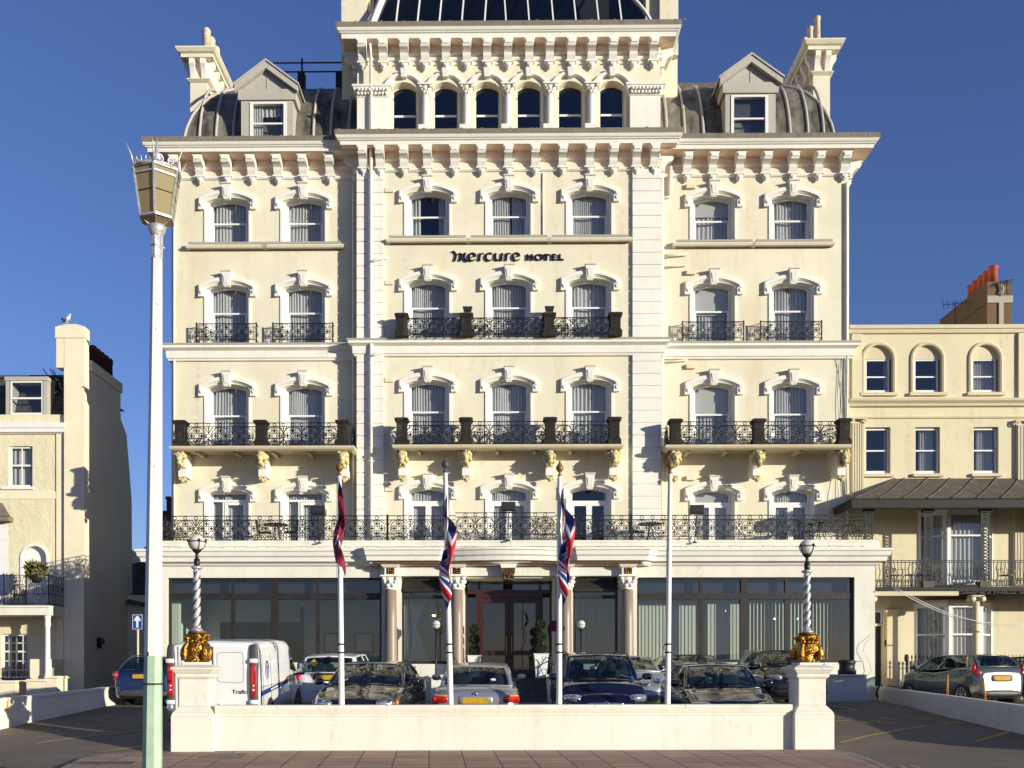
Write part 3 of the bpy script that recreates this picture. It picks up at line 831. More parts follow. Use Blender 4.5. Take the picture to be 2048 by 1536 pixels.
# ---- dormers
def dormer(pc, y_apex, y_eave, y_base, half_gable, half_body, wl_, wr_, wt, kind):
    Yd = 35.95; xc = X(pc, Yd); k = Yd/F
    za, ze = Z(y_apex+7, Yd, pc), Z(y_eave, Yd, pc)+0.12
    hg, hb = half_gable*k-0.12, half_body*k; z0 = 20.3
    b = MB()
    x0, x1 = X(wl_, Yd), X(wr_, Yd); zt = Z(wt, Yd, pc)
    zlow = ze-0.22*0-0.0
    b.box(xc-hb, x0-0.0, Yd, 39.5, z0, ze-0.42); b.box(x1, xc+hb, Yd, 39.5, z0, ze-0.42)
    b.box(xc-hb-0.10, xc+hb+0.10, Yd-0.06, 39.6, ze-0.50, ze-0.12)      # head panel
    b.box(x0, x1, Yd+0.02, Yd+0.3, zt, ze-0.45)
    d = hp('dormer', b, 'lead_panel')
    g = MB(); g.prism([(xc-hg, ze-0.10), (xc+hg, ze-0.10), (xc+hg, ze), (xc, za-0.02), (xc-hg, ze)], Yd+0.02, 39.7)
    # barge boards and roof slopes
    for s in (-1, 1):
        g.prism([(xc, za+0.05), (xc+s*(hg+0.05), ze-0.02), (xc+s*(hg+0.05), ze-0.26), (xc, za-0.22)] if s > 0 else [(xc, za-0.22), (xc+s*(hg+0.05), ze-0.26), (xc+s*(hg+0.05), ze-0.02), (xc, za+0.05)], Yd-0.18, Yd+0.02)
        g.prism([(xc, za+0.10), (xc+s*(hg+0.10), ze+0.02), (xc+s*(hg+0.10), ze-0.05), (xc, za+0.03)] if s > 0 else [(xc, za+0.03), (xc+s*(hg+0.10), ze-0.05), (xc+s*(hg+0.10), ze+0.02), (xc, za+0.10)], Yd-0.22, 39.8)
    g.box(xc-0.012, xc+0.012, Yd-0.0, Yd+0.03, ze-0.1, za-0.25)
    o = obj('gable', g, 'lead_panel', d)
    f = MB(); fw = 0.10
    f.box(x0, x0+fw, Yd-0.03, Yd+0.12, z0, zt); f.box(x1-fw, x1, Yd-0.03, Yd+0.12, z0, zt); f.box(x0+fw, x1-fw, Yd-0.03, Yd+0.12, zt-0.08, zt)
    zm = Z(247 if kind == 'c' else 237, Yd, pc); f.box(x0+fw, x1-fw, Yd, Yd+0.08, zm-0.03, zm+0.03)
    obj('sash_frame', f, 'sash_white', d)
    p = MB(); p.add([(x0, Yd+0.06, z0), (x1, Yd+0.06, z0), (x1, Yd+0.06, zt), (x0, Yd+0.06, zt)], [(0,1,2,3)])
    obj('pane', p, 'window_glass', d)
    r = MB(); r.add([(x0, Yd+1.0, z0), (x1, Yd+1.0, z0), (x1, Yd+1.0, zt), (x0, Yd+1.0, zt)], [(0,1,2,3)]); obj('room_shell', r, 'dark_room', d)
    if kind == 'c':
        q = MB()
        for a, c_ in ((x0+0.05, x0+0.42), (x1-0.24, x1-0.05)):
            q.grid(lambda u, v: (a+(c_-a)*u, Yd+0.2+0.03*math.sin(u*25), z0+(zt-z0)*v), 18, 1)
        q.grid(lambda u, v: (x0+0.1+(x1-x0-0.2)*u, Yd+0.24+0.03*math.sin(u*45), zt-0.42-0.10*math.sin(u*PI)*0+(0.42)*v), 40, 1)
        obj('curtain', q, 'net_curtain', d)
    else:
        q = MB(); q.add([(x0, Yd+0.3, Z(228, Yd, pc)), (x1, Yd+0.3, Z(228, Yd, pc)), (x1, Yd+0.3, zt), (x0, Yd+0.3, zt)], [(0,1,2,3)]); obj('blind', q, 'grey_plastic', d)  # added grey sheet; its colour stands for the lit room behind the pane
    for ch in d.children: ch.matrix_parent_inverse = Matrix.Identity(4)
dormer(534, 122, 180, 268, 67, 52, 500, 573, 204, 'c')
dormer(1501, 110, 166, 262, 66, 50, 1462, 1536, 190, 'n')
# ---- big chimneys on the flank walls
def flank_chimney(x0, x1, Y0, Y1, zc, pots, pot_kind):
    b = MB(); b.box(x0, x1, Y0, Y1, 19.9, zc-0.2)
    path = [(x0, Y1), (x0, Y0), (x1, Y0), (x1, Y1)]
    b.molding(path, [(0.0, zc-1.02), (0.10, zc-1.02), (0.12, zc-1.06), (0.02, zc-1.14), (0.0, zc-1.14)])
    b.molding(path, [(0.0, zc+0.02), (0.44, zc), (0.44, zc-0.05), (0.36, zc-0.16), (0.34, zc-0.17), (0.28, zc-0.20), (0.28, zc-0.33), (0.0, zc-0.33)])
    b.box(x0, x1, Y0, Y1, zc-0.2, zc+0.0)
    w = (x1-x0)
    b.box(x0+0.05*w, x1-0.15*w, Y0+0.1, Y1-0.2, zc, zc+0.16)
    st = hp('chimney_stack', b, 'cream_render')
    CP = [(0,0),(-0.5,0),(-0.5,-0.2),(-0.34,-0.31),(-0.22,-0.46),(-0.1,-0.7),(0,-0.7)]
    def cb(T):
        q = MB(); q.T = T @ Matrix.Diagonal((0.62, 0.5, 0.95, 1)); q.prismx(CP, -0.155, 0.155); obj('cap_bracket', q, 'white_trim', st)
    for xx in (x0+0.12, x1-0.12): cb(Matrix.Translation((xx, Y0, zc-0.34)))
    for yy in [Y0+0.12+0.62*i for i in range(int((Y1-Y0)/0.62))]:
        for sx, xx in ((-1, x0), (1, x1)): cb(Matrix.Translation((xx, yy, zc-0.34)) @ Matrix.Rotation(PI/2*sx, 4, 'Z'))
    pf = MB(); pf.molding([(x0, Y1), (x0, Y0), (x1, Y0), (x1, Y1)], [(0.012, zc-0.33), (0.012, zc-1.02)])
    obj('cap_frieze', pf, 'peach_frieze', st)
    for (xx, yy, hh) in pots:
        q = MB()
        if pot_kind == 'ring': pr = [(0.15, zc+0.1), (0.135, zc+0.1+hh*0.55), (0.165, zc+0.1+hh*0.58), (0.14, zc+0.1+hh*0.66), (0.165, zc+0.1+hh*0.72), (0.14, zc+0.1+hh*0.80), (0.165, zc+0.1+hh*0.86), (0.13, zc+0.1+hh*0.97), (0.10, zc+0.1+hh)]
        else: pr = [(0.12, zc+0.1), (0.105, zc+0.1+hh*0.9), (0.12, zc+0.1+hh*0.93), (0.12, zc+0.1+hh), (0.08, zc+0.1+hh)]
        q.lathe(pr, xx, yy, 14); obj('chimney_pot', q, 'pot_cream', st)
    for ch in st.children: ch.matrix_parent_inverse = Matrix.Identity(4)
zc = 25.2
xl0, xl1 = X(380.5, 38.2), X(415, 38.2)
flank_chimney(xl0, xl1, 38.2, 42.5, zc, [(xl1-0.12, 38.5, 1.02), (xl1-0.10, 39.05, 1.02), (xl1-0.08, 39.6, 1.0)], 'ring')
xr0, xr1 = X(1626.5, 38.0), X(1660, 38.0)
flank_chimney(xr0, xr1, 38.0, 42.5, zc, [(xr0+0.28, 38.4, 1.22), (xr0+0.16, 38.9, 1.15), (xr0+0.13, 39.5, 1.1)], 'plain')

# ---- iron railing pattern
def railing(b, x0, x1, z0, y, unit=0.72, H=0.70, top=0.13, t=0.0165, feet=True):
    """ornamental cast railing: quatrefoil roundels in big circles"""
    n = max(1, round((x1-x0)/unit)); u = (x1-x0)/n
    R = H/2; zc_ = z0+R
    for z, tr in ((z0, 0.016), (z0+H, 0.018)): b.tube([(x0, y, z), (x1, y, z)], tr, 4, 0, False)
    if top: b.tube([(x0, y, z0+H+top), (x1, y, z0+H+top)], 0.018, 4, 0, False)
    for i in range(n):
        cx = x0+u*(i+0.5); rr = u*0.46
        if rr > R: rr = R
        b.ring(cx, zc_, R*0.99, y, t, 20, 4)
        r4 = R*0.33
        for dx, dz in ((0, 1), (0, -1), (1, 0), (-1, 0)):
            qx_, qz = cx+dx*R*0.56, zc_+dz*R*0.56
            b.ring(qx_, qz, r4, y, t, 10, 4)
            b.box(qx_-0.02, qx_+0.02, y-0.009, y+0.009, qz-r4*0.65, qz+r4*0.65); b.box(qx_-r4*0.65, qx_+r4*0.65, y-0.008, y+0.008, qz-0.02, qz+0.02)
        # between-circles motif on the right boundary
        bx = x0+u*(i+1)
        if i < n-1:
            b.ring(bx, zc_, R*0.22, y, t, 8, 4)
            for s in (-1, 1):
                b.ring(bx-0.045, zc_+s*R*0.68, 0.045, y, t*0.9, 7, 4); b.ring(bx+0.045, zc_+s*R*0.68, 0.045, y, t*0.9, 7, 4)
                b.tube([(bx, y, zc_+s*R*0.25), (bx, y, zc_+s*R*0.95)], t, 4, 0, False)
            if top: b.ring(bx, z0+H+top/2, top*0.42, y, t*0.9, 8, 4)
        if top: b.ring(cx, z0+H+top/2, top*0.42, y, t*0.9, 8, 4)
        for s in (-1, 1):
            for q in (-1, 1): b.tube([(cx+s*u*0.5, y, zc_+q*R*0.25), (cx+s*u*0.40, y, zc_+q*R*0.62), (cx+s*u*0.30, y, zc_+q*R*0.97)], t*0.9, 4, 0, False)
        if feet:
            for s in (-0.25, 0.25): b.box(cx+s*u-0.012, cx+s*u+0.012, y-0.012, y+0.012, z0-0.10, z0)
    return b
def pedestal(x, y, z0, h, w=0.19):
    b = MB()
    b.box(x-w*1.22, x+w*1.22, y-w*1.22, y+w*1.22, z0, z0+0.16)
    b.frustum(x-w*1.22, x+w*1.22, y-w*1.22, y+w*1.22, z0+0.16, z0+0.27, w*0.28)
    b.frustum(x-w*0.94, x+w*0.94, y-w*0.94, y+w*0.94, z0+0.25, z0+h-0.16, 0.0)
    b.frustum(x-w*0.94, x+w*0.94, y-w*0.94, y+w*0.94, z0+h-0.18, z0+h-0.10, -w*0.3)
    b.box(x-w*1.28, x+w*1.28, y-w*1.28, y+w*1.28, z0+h-0.10, z0+h-0.03)
    b.frustum(x-w*1.2, x+w*1.2, y-w*1.2, y+w*1.2, z0+h-0.03, z0+h, 0.05)
    return b
def lion(seed):
    b = MB(); rnd = random.Random(seed)
    b.prismx([(0.55,0),(-0.42,0),(-0.40,-0.12),(-0.26,-0.40),(-0.02,-0.56),(0.30,-0.68),(0.55,-0.72)], -0.11, 0.11, 1)
    b.box(-0.14, 0.14, -0.16, 0.50, -0.84, -0.58, 1)
    for k in range(26):
        a = rnd.uniform(0, 2*PI); r = rnd.uniform(0.6, 1)
        b.blob((0.19*r*math.cos(a), -0.40+0.16*rnd.random(), -0.25+0.27*r*math.sin(a)), (0.07, 0.10, 0.085), 6, 5, 0, 1, None, 0.5, k)
    b.blob((0, -0.50, -0.24), (0.12, 0.12, 0.17), 10, 8, 0, 1, None, 0.3, seed)
    b.blob((0, -0.60, -0.30), (0.065, 0.06, 0.06), 8, 6); b.blob((0, -0.52, -0.42), (0.09, 0.08, 0.08), 8, 6, 0, 1, None, 0.5, 5)
    for s in (-1, 1): b.blob((s*0.07, -0.60, -0.18), (0.03, 0.03, 0.02), 6, 4); b.blob((s*0.08, -0.14, -0.93), (0.08, 0.08, 0.08), 7, 5)
    b.blob((0, -0.16, -0.98), (0.08, 0.08, 0.09), 8, 6, 0, 1, None, 0.5, 9)
    return b
def balcony(x0, x1, zs, yw, yf, peds, hped, rail_z, railH, top, lions=True, slab=0.10, unit=0.72):
    b = MB()
    if slab:
        b.box(x0+0.06, x1-0.06, yf+0.06, yw, zs-0.03, zs+0.0)
        b.molding([(x0, yw), (x0, yf), (x1, yf), (x1, yw)], [(0.0, zs+0.03), (0.03, zs+0.02), (0.04, zs-0.04), (0.01, zs-0.09), (-0.08, zs-0.14), (-0.10, zs-0.14)])
        b.box(x0+0.02, x1-0.02, yf+0.02, yw, zs-0.0, zs+0.028)
        n = int((x1-x0)/1.15)
        for i in range(n):
            xx = x0+(x1-x0)*(i+0.65)/n+0.1*math.sin(i*7); b.box(xx-0.05, xx+0.05, yf+0.25, yw, zs-0.16, zs-0.03)
    bal = hp('balcony', b, 'slab_stone')
    for x in peds: obj('pedestal', pedestal(x, yf+0.26, zs+0.03, hped), 'pedestal_brown', bal, bevel=0.01)
    for i in range(len(peds)-1):
        r = MB(); railing(r, peds[i]+0.16, peds[i+1]-0.16, rail_z, yf+0.16, unit, railH, top); obj('railing', r, 'iron_black', bal)
    for s, x in ((-1, x0+0.12), (1, x1-0.12)):
        if slab:
            r = MB(); r.T = Matrix.Translation((x, 0, 0)) @ Matrix.Rotation(PI/2, 4, 'Z')
            railing(r, yf+0.4, yw-0.02, rail_z, 0, unit, railH, top); r.T = None; obj('railing', r, 'iron_black', bal)
    if lions:
        for k, x in enumerate(peds):
            o = obj('lion_bracket', lion(k+int(x*3)+40), ['lion_yellow', 'white_trim'], bal, (x, yf+0.56, zs-0.13))
    for ch in bal.children: ch.matrix_parent_inverse = Matrix.Identity(4)
    return bal
YF = 34.78
PXs = lambda *a: [X(p, YF+0.26) for p in a]
balcony(X(341, YF), X(707, YF), 9.33, YW, YF, PXs(362, 523, 686), 0.93, 9.42, 0.64, 0.13)
balcony(X(787, YF), X(1244, YF), 9.33, YP, YF-0.12, [X(p, YF+0.14) for p in (804, 932, 1100, 1228)], 0.97, 9.42, 0.64, 0.13)
balcony(X(1333, YF), X(1701, YF), 9.33, YW, YF, PXs(1350, 1516, 1686), 0.93, 9.42, 0.64, 0.13)
balcony(X(790, 35.1), X(1244, 35.1), 13.22, YP, 34.95, [X(p, 35.2) for p in (804, 933, 1098, 1230)], 0.82, 13.32, 0.58, 0.0, False, 0.0)
for pc, hw in ((452, 60), (605, 60), (1427, 61), (1583, 61)):
    b = MB(); x0, x1 = X(pc-hw, 35.66), X(pc+hw, 35.66); z0 = 13.36
    railing(b, x0, x1, z0, 35.70, 0.72, 0.58, 0, 0.012, False)
    for x in (x0, x1):
        b.box(x-0.02, x+0.02, 35.68, 35.72, 13.27, z0+0.62)
        b.T = Matrix.Translation((x, 0, 0)) @ Matrix.Rotation(PI/2, 4, 'Z'); b.tube([(35.7, 0, z0+0.58), (36.0, 0, z0+0.58)], 0.016, 4); b.tube([(35.7, 0, z0), (36.0, 0, z0)], 0.016, 4); b.ring(35.85, z0+0.29, 0.13, 0); b.T = None
    hp('balconette', b, 'iron_black')
# ---- lettering over the second row
b = MB(); k8 = 7.877; YS = YP-0.10
sx = lambda zx: X(890+zx/k8, YS); sz = lambda zy: Z(480+zy/k8, YS)
def stroke(pts, ws, y0=YP-0.015, th=0.045):
    P = [Vector((p[0], p[1])) for p in pts]
    if len(P) > 2:      # catmull-rom
        Q = []; W = []
        for i in range(len(P)-1):
            p0, p1, p2, p3 = P[max(0, i-1)], P[i], P[i+1], P[min(len(P)-1, i+2)]
            for t in [k/5 for k in range(5)]:
                Q.append(0.5*((2*p1)+(p2-p0)*t+(2*p0-5*p1+4*p2-p3)*t*t+(3*p1-p0-3*p2+p3)*t**3)); W.append(ws[i]+(ws[i+1]-ws[i])*t)
        Q.append(P[-1]); W.append(ws[-1])
    else: Q, W = P, ws
    L, R = [], []
    for i, p in enumerate(Q):
        d = (Q[min(i+1, len(Q)-1)]-Q[max(i-1, 0)]).normalized(); nn = Vector((-d.y, d.x))
        L.append(p+nn*W[i]/2); R.append(p-nn*W[i]/2)
    n = len(Q); vs = []
    for q in L+R: vs.append((sx(q.x), y0-th, sz(q.y)))
    for q in L+R: vs.append((sx(q.x), y0, sz(q.y)))
    fs = [(i, i+1, n+i+1, n+i) for i in range(n-1)]+[(2*n+i, 2*n+n+i, 2*n+n+i+1, 2*n+i+1) for i in range(n-1)]
    fs += [(i, 2*n+i, 2*n+i+1, i+1) for i in range(n-1)]+[(n+i, n+i+1, 3*n+i+1, 3*n+i) for i in range(n-1)]+[(0, n, 3*n, 2*n), (n-1, 3*n-1, 4*n-1, 2*n-1)]
    b.add(vs, fs)
stroke([(100,178),(125,166),(155,182),(178,225)], [4,16,24,12])
stroke([(176,205),(168,262),(150,316)], [22,28,28]); stroke([(165,262),(200,212),(232,198),(256,208)], [6,8,16,24])
stroke([(258,203),(250,255),(232,316)], [22,28,28]); stroke([(245,262),(280,212),(310,196),(328,200)], [6,8,14,18])
stroke([(326,196),(303,238),(304,285),(330,318),(372,322)], [14,30,32,26,8])
def e_(dx): 
    stroke([(390+dx,262),(440+dx,252),(484+dx,238)], [9,9,9]); stroke([(480+dx,246),(474+dx,212),(438+dx,193),(396+dx,208),(374+dx,256),(392+dx,300),(432+dx,314),(488+dx,290)], [26,22,14,26,36,32,18,6])
e_(0); e_(694)
def r_(dx): stroke([(553+dx,196),(548+dx,255),(540+dx,316)], [32,30,32]); stroke([(552+dx,240),(572+dx,208),(612+dx,198)], [8,16,16])
r_(0); r_(422)
stroke([(742,204),(706,193),(664,210),(642,256),(660,300),(700,314),(752,292)], [18,16,26,36,32,18,6])
stroke([(800,196),(792,256),(806,296),(840,310),(880,280)], [32,32,30,18,8]); stroke([(902,196),(894,256),(888,316)], [32,30,32])
for q in (1300, 1370): stroke([(q,214),(q,312)], [30,30])
stroke([(1300,262),(1370,262)], [18,18])
stroke([(1480,218),(1436,236),(1426,264),(1440,294),(1484,308),(1526,292),(1538,262),(1524,234),(1482,218)], [14,26,32,26,14,26,32,26,14])
stroke([(1550,224),(1652,224)], [20,20]); stroke([(1600,214),(1600,312)], [32,32])
stroke([(1695,214),(1695,312)], [30,30])
for zy, xe in ((223,1756),(262,1750),(303,1760)): stroke([(1690,zy),(xe,zy)], [18,18])
stroke([(1810,214),(1810,312)], [30,30]); stroke([(1805,302),(1874,302)], [20,20])
hp('sign_lettering', b, 'letter_black')
# ---- pipes
def pipe(pts, r=0.05, mat='cream_render', nm='downpipe'):
    q = MB(); q.tube(pts, r, 8)
    return hp(nm, q, mat)
xp = X(741.5, 35.25)
pipe([(xp, 35.33, 20.0), (xp, 35.33, 5.9)], 0.06, 'white_trim'); pipe([(xp, 35.0, Z(92, 35.2)), (xp, 35.28, 23.2), (xp, 35.28, 20.4)], 0.05, 'white_trim')
pipe([(X(713, 35.8)-0.12, 35.85, 19.0), (X(713, 35.8)-0.12, 35.85, 5.9)], 0.05)
pipe([(XL+0.12, 35.93, 19.2), (XL+0.12, 35.93, 5.9)], 0.045, 'white_trim'); pipe([(XR-0.10, 35.93, 19.0), (XR-0.10, 35.93, 5.9)], 0.045, 'white_trim')
pipe([(PR+0.12, 35.9, 19.1), (PR+0.12, 35.9, 5.9)], 0.07, 'white_trim'); pipe([(PR+0.12, 35.8, 19.1), (PR-0.1, 35.62, 19.25)], 0.05, 'white_trim')
xq = X(1350, 35.9); pipe([(xq-0.15, 35.9, Z(335, 35.9)), (xq-0.15, 35.9, Z(395, 35.9)), (xq-0.5, 35.9, Z(398, 35.9))], 0.055, 'white_trim')
pipe([(X(1086, 35.5), YP-0.03, Z(345, 35.5)), (X(1086, 35.5), YP-0.03, Z(475, 35.5))], 0.025, 'white_trim')
for zz in (510, 532, 695, 722):
    pipe([(PR+0.12, 35.9, Z(zz+4, 35.9)), (X(1375, 35.9), 35.92, Z(zz-1, 35.9))], 0.055 if zz in (510, 695) else 0.03, 'cream_render')
for py in (515, 704): pipe([(xp, 35.3, Z(py+8, 35.3)), (xp+0.25, 35.35, Z(py, 35.3)), (xp+0.55, 35.5, Z(py-6, 35.3))], 0.055, 'white_trim')
for py in (378, 563, 758, 977): 
    q = MB(); x = X(778, 35.5); q.box(x-0.16, x+0.16, YP-0.07, YP, Z(py+5, 35.5), Z(py-4, 35.5)); hp('vent_cover', q, 'cream_render', bevel=0.01)
for py in (373, 545, 733, 956):
    q = MB(); x = X(1382, 35.9); q.box(x-0.16, x+0.16, YW-0.12, YW, Z(py+5, 35.9), Z(py-4, 35.9)); hp('vent_cover', q, 'cream_render', bevel=0.01)
q = MB()
for k in range(5):
    x = XR-0.5+0.11*k; pts = [(x+0.03*math.sin(j*1.3+k)+(0.25*math.sin(j*0.5) if k == 0 else 0), 35.97-0.02*k, 12.8-j*0.62) for j in range(11)]
    q.tube(pts, 0.008, 4)
hp('cable_bundle', q, 'pole_white')
# ---------------------------------------------------------------- ground-floor extension of the hotel
ZT = 5.87
def hx(px): return X(px, YE)
openings = [(335, 763, 1.79, 4.68), (803, 905, 1.74, 4.70), (928, 1107, 1.25, 4.66), (1146, 1236, 1.74, 4.70), (1274, 1709, 1.79, 4.68)]
b = MB()
b.wall([(XL, 0.3), (XER, 0.3), (XER, ZT), (XL, ZT)], [[(hx(a), z0), (hx(a), z1), (hx(c_), z1), (hx(c_), z0)] for a, c_, z0, z1 in openings], YE)
for a, c_, z0, z1 in openings:
    x0, x1 = hx(a), hx(c_)
    d = 0.35 if a != 928 else 1.3
    for q in ([(x0,z0),(x0,z1)], [(x0,z1),(x1,z1)], [(x1,z1),(x1,z0)], [(x1,z0),(x0,z0)]):
        b.add([(q[0][0], YE, q[0][1]), (q[1][0], YE, q[1][1]), (q[1][0], YE+d, q[1][1]), (q[0][0], YE+d, q[0][1])], [(0,1,2,3)])
for x in (XL, XER): b.add([(x, YE, 0.3), (x, 40, 0.3), (x, 40, ZT), (x, YE, ZT)], [(0,1,2,3)])
b.add([(XL, YE, ZT), (XER, YE, ZT), (XER, 36.02, ZT), (XL, 36.02, ZT)], [(0,1,2,3)])
b.add([(XR, 36.0, ZT), (XER, 36.0, ZT), (XER, 40.0, ZT), (XR, 40, ZT)], [(0,1,2,3)])
hp('ground_floor_wall', b, 'wall_white')
# parapet kerb of terrace and entablature
b = MB()
b.box(XL+0.0, XER-0.1, YE-0.12, YE+0.25, ZT-0.02, ZT+0.06)
b.molding([(XL, 36), (XL, YE), (XER, YE), (XER, 36)], [(0.0, ZT+0.05), (0.10, ZT+0.04), (0.12, ZT-0.22), (0.0, ZT-0.24)])
hp('terrace_kerb', b, 'wall_white')
def bowed(x0, x1, out, n=12): return [(x0+(x1-x0)*i/n, YE-out*math.sin(PI*i/n)**0.7) for i in range(n+1)]
f1 = 0.30
path = [(XL, 40), (XL, YE), (hx(728), YE), (hx(745), YE-f1), (hx(872), YE-f1), (hx(884), YE-0.03)]
path += bowed(hx(900), hx(1122), 0.42)
path += [(hx(1146), YE-0.03), (hx(1160), YE-f1), (hx(1283), YE-f1), (hx(1300), YE), (XER, YE), (XER, 40)]
b = MB()
b.molding(path, [(0.0, 5.64), (0.44, 5.62), (0.46, 5.60), (0.46, 5.54), (0.42, 5.52), (0.41, 5.50), (0.38, 5.38), (0.33, 5.35), (0.31, 5.32), (0.29, 5.20), (0.12, 5.17), (0.08, 5.10), (0.0, 5.05)])
hp('entablature', b, 'white_trim')
b = MB()
b.box(hx(752), hx(1280), YE-0.46, YE+0.0, 5.08, 5.165, 0)
for k in range(150):
    x = hx(754)+(hx(1278)-hx(754))*k/149; b.box(x-0.018, x+0.018, YE-0.50, YE-0.46, 5.09, 5.15)
hp('dentil_band', b, 'gilt_brown')
b = MB(); b.box(hx(762), hx(1272), YE-0.16, YE-0.002, 4.72, 5.08)
hp('porch_frieze', b, 'wall_white')
# porch columns
for px in (782, 914, 1131, 1255):
    x = X(px, 33.75); y = 33.72
    b = MB(); b.box(x-0.20, x+0.20, y-0.12, YE-0.0, 4.70, 5.09)
    b.molding([(x-.2, YE), (x-.2, y-.12), (x+.2, y-.12), (x+.2, YE)], [(0.0, 5.09), (0.12, 5.08), (0.06, 5.0), (0.0, 4.96)])
    capital(b, x, y, 4.26, 4.72, 0.20, 0.32)
    cap = hp('column_capital', b, 'white_trim')
    b = MB(); b.lathe([(0.27, 0.45), (0.27, 1.40), (0.25, 1.44), (0.22, 1.50), (0.215, 1.7), (0.20, 3.2), (0.185, 4.27)], x, y, 24); hp('column', b, 'granite_pink')
    b = MB(); b.box(x-0.13, x+0.13, y-0.135, y-0.12, 4.76, 5.01); 
    for k in range(9): b.blob((x-0.075+0.075*(k % 3), y-0.14, 4.81+0.075*(k//3)), (0.028, 0.012, 0.028), 6, 4, 1, 1, None, 0.5, k)
    hp('gilt_plaque', b, ['letter_black', 'gold'])
# carved keystone bracket over the door
x = X(1017, 33.6)
b = MB(); b.frustum(x-0.24, x+0.24, 33.50, YE, 5.0, 5.10, -0.06, 0.0); b.box(x-0.25, x+0.25, 33.48, YE, 4.96, 5.0)
hp('porch_keystone', b, 'white_trim')
b = MB(); b.box(x-0.22, x+0.22, 33.50, YE, 4.80, 4.96, 0); b.box(x-0.17, x+0.17, 33.495, 33.51, 4.82, 4.94, 1)
rn = random.Random(5)
for k, g in enumerate((-0.13, -0.065, 0.0, 0.065, 0.13)):
    b.box(x+g-0.012, x+g+0.012, 33.483, 33.50, 4.835, 4.925, 0); b.box(x+g-0.012, x+g+0.022, 33.483, 33.50, 4.835+0.075*(k % 2), 4.852+0.075*(k % 2), 0)
b.frustum(x-0.17, x+0.17, 33.58, YE, 4.50, 4.80, -0.02, -0.04, 1)
for k in range(16): b.blob((x+rn.uniform(-0.14, 0.14), 33.56, rn.uniform(4.55, 4.77)), (0.035, 0.03, 0.035), 6, 4, 0, 1, None, 0.6, k)
hp('carved_panel', b, ['gilt_brown', 'letter_black'])

# ---- shop windows
def shopfront(a, c_, z0, z1, mull, transom, big=()):
    x0, x1 = hx(a), hx(c_); y = YE+0.16
    b = MB(); w = 0.075
    zt0, zt1 = transom
    b.box(x0, x0+w, y-0.05, y+0.10, z0, z1); b.box(x1-w, x1, y-0.05, y+0.10, z0, z1)
    b.box(x0+w, x1-w, y-0.05, y+0.10, z1-0.07, z1); b.box(x0+w, x1-w, y-0.05, y+0.10, z0, z0+0.10)
    b.box(x0+w, x1-w, y-0.07, y+0.09, zt0, zt1)
    for i, px in enumerate(mull):
        x = hx(px); ww = 0.13 if px in big else 0.065
        b.box(x-ww, x+ww, y-0.045 if px not in big else y-0.085, y+0.09, z0+0.10, zt0)
        b.box(x-ww*0.8, x+ww*0.8, y-0.045 if px not in big else y-0.085, y+0.09, zt1, z1-0.07)
    o = hp('shop_window', b, 'brown_frame')
    g = MB(); g.add([(x0, y+0.03, z0), (x1, y+0.03, z0), (x1, y+0.03, z1), (x0, y+0.03, z1)], [(0,1,2,3)])
    p = obj('pane', g, 'shop_glass', o); return o
TR = (Z(1199, 34.1), Z(1186, 34.1))
wl_ = shopfront(335, 763, 1.79, 4.68, (463.5, 548, 634), TR, (548,))
wr_ = shopfront(1274, 1709, 1.79, 4.68, (1403.5, 1489.5, 1575), TR, (1489.5,))
wc1 = shopfront(803, 905, 1.74, 4.70, (), (Z(1197, 34.1), Z(1190, 34.1)))
wc2 = shopfront(1146, 1236, 1.74, 4.70, (), (Z(1197, 34.1), Z(1190, 34.1)))
# interiors
b = MB()
def room(x0, x1, y0, y1, z0, z1):
    v = [(x0,y0,z0),(x1,y0,z0),(x1,y1,z0),(x0,y1,z0),(x0,y0,z1),(x1,y0,z1),(x1,y1,z1),(x0,y1,z1)]
    b.add(v, [(0,3,2,1)], 1); b.add(v, [(4,5,6,7),(1,2,6,5),(2,3,7,6),(3,0,4,7)], 0)
room(XL+0.15, hx(780), 34.4, 39.0, 0.9, 4.75); room(hx(785), hx(915), 34.4, 37.0, 0.9, 4.75); room(hx(1120), hx(1250), 34.4, 37.0, 0.9, 4.75); room(hx(1258), XER-0.1, 34.4, 39.0, 0.9, 4.75)
rmo = hp('room_shell', b, ['room_wall', 'room_floor'])
b = MB()
for px in (667, 728): x = X(px, 38.9); b.box(x-0.38, x+0.38, 38.90, 38.96, 2.2, 3.0, 0); b.box(x-0.31, x+0.31, 38.88, 38.91, 2.27, 2.93, 1)
hp('wall_picture', b, ['interior_dark', 'flag_white'])
b = MB(); b.box(hx(340), hx(758), YE+0.45, YE+0.5, TR[1]-0.05, 4.72); hp('transom_dark_panel', b, 'dark_room'); b = MB(); b.box(hx(1280), hx(1704), YE+0.45, YE+0.5, TR[1]-0.05, 4.72); hp('transom_dark_panel', b, 'dark_room')  # added dark panels behind the transoms, hiding the lit ceiling so panes look dark
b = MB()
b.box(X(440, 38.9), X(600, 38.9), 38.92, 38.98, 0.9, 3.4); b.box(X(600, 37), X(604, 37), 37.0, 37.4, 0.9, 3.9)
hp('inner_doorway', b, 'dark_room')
def vblinds(x0, x1, z0, z1, y, pitch, w, ang, miss=0.0, seed=1):
    b = MB(); rn = random.Random(seed); x = x0+pitch/2
    while x < x1:
        if rn.random() > miss:
            a = ang+rn.uniform(-0.08, 0.08); dx, dy = w/2*math.cos(a), w/2*math.sin(a)
            b.add([(x-dx, y-dy, z0), (x+dx, y+dy, z0), (x+dx, y+dy, z1), (x-dx, y-dy, z1)], [(0,1,2,3)])
        x += pitch
    return b
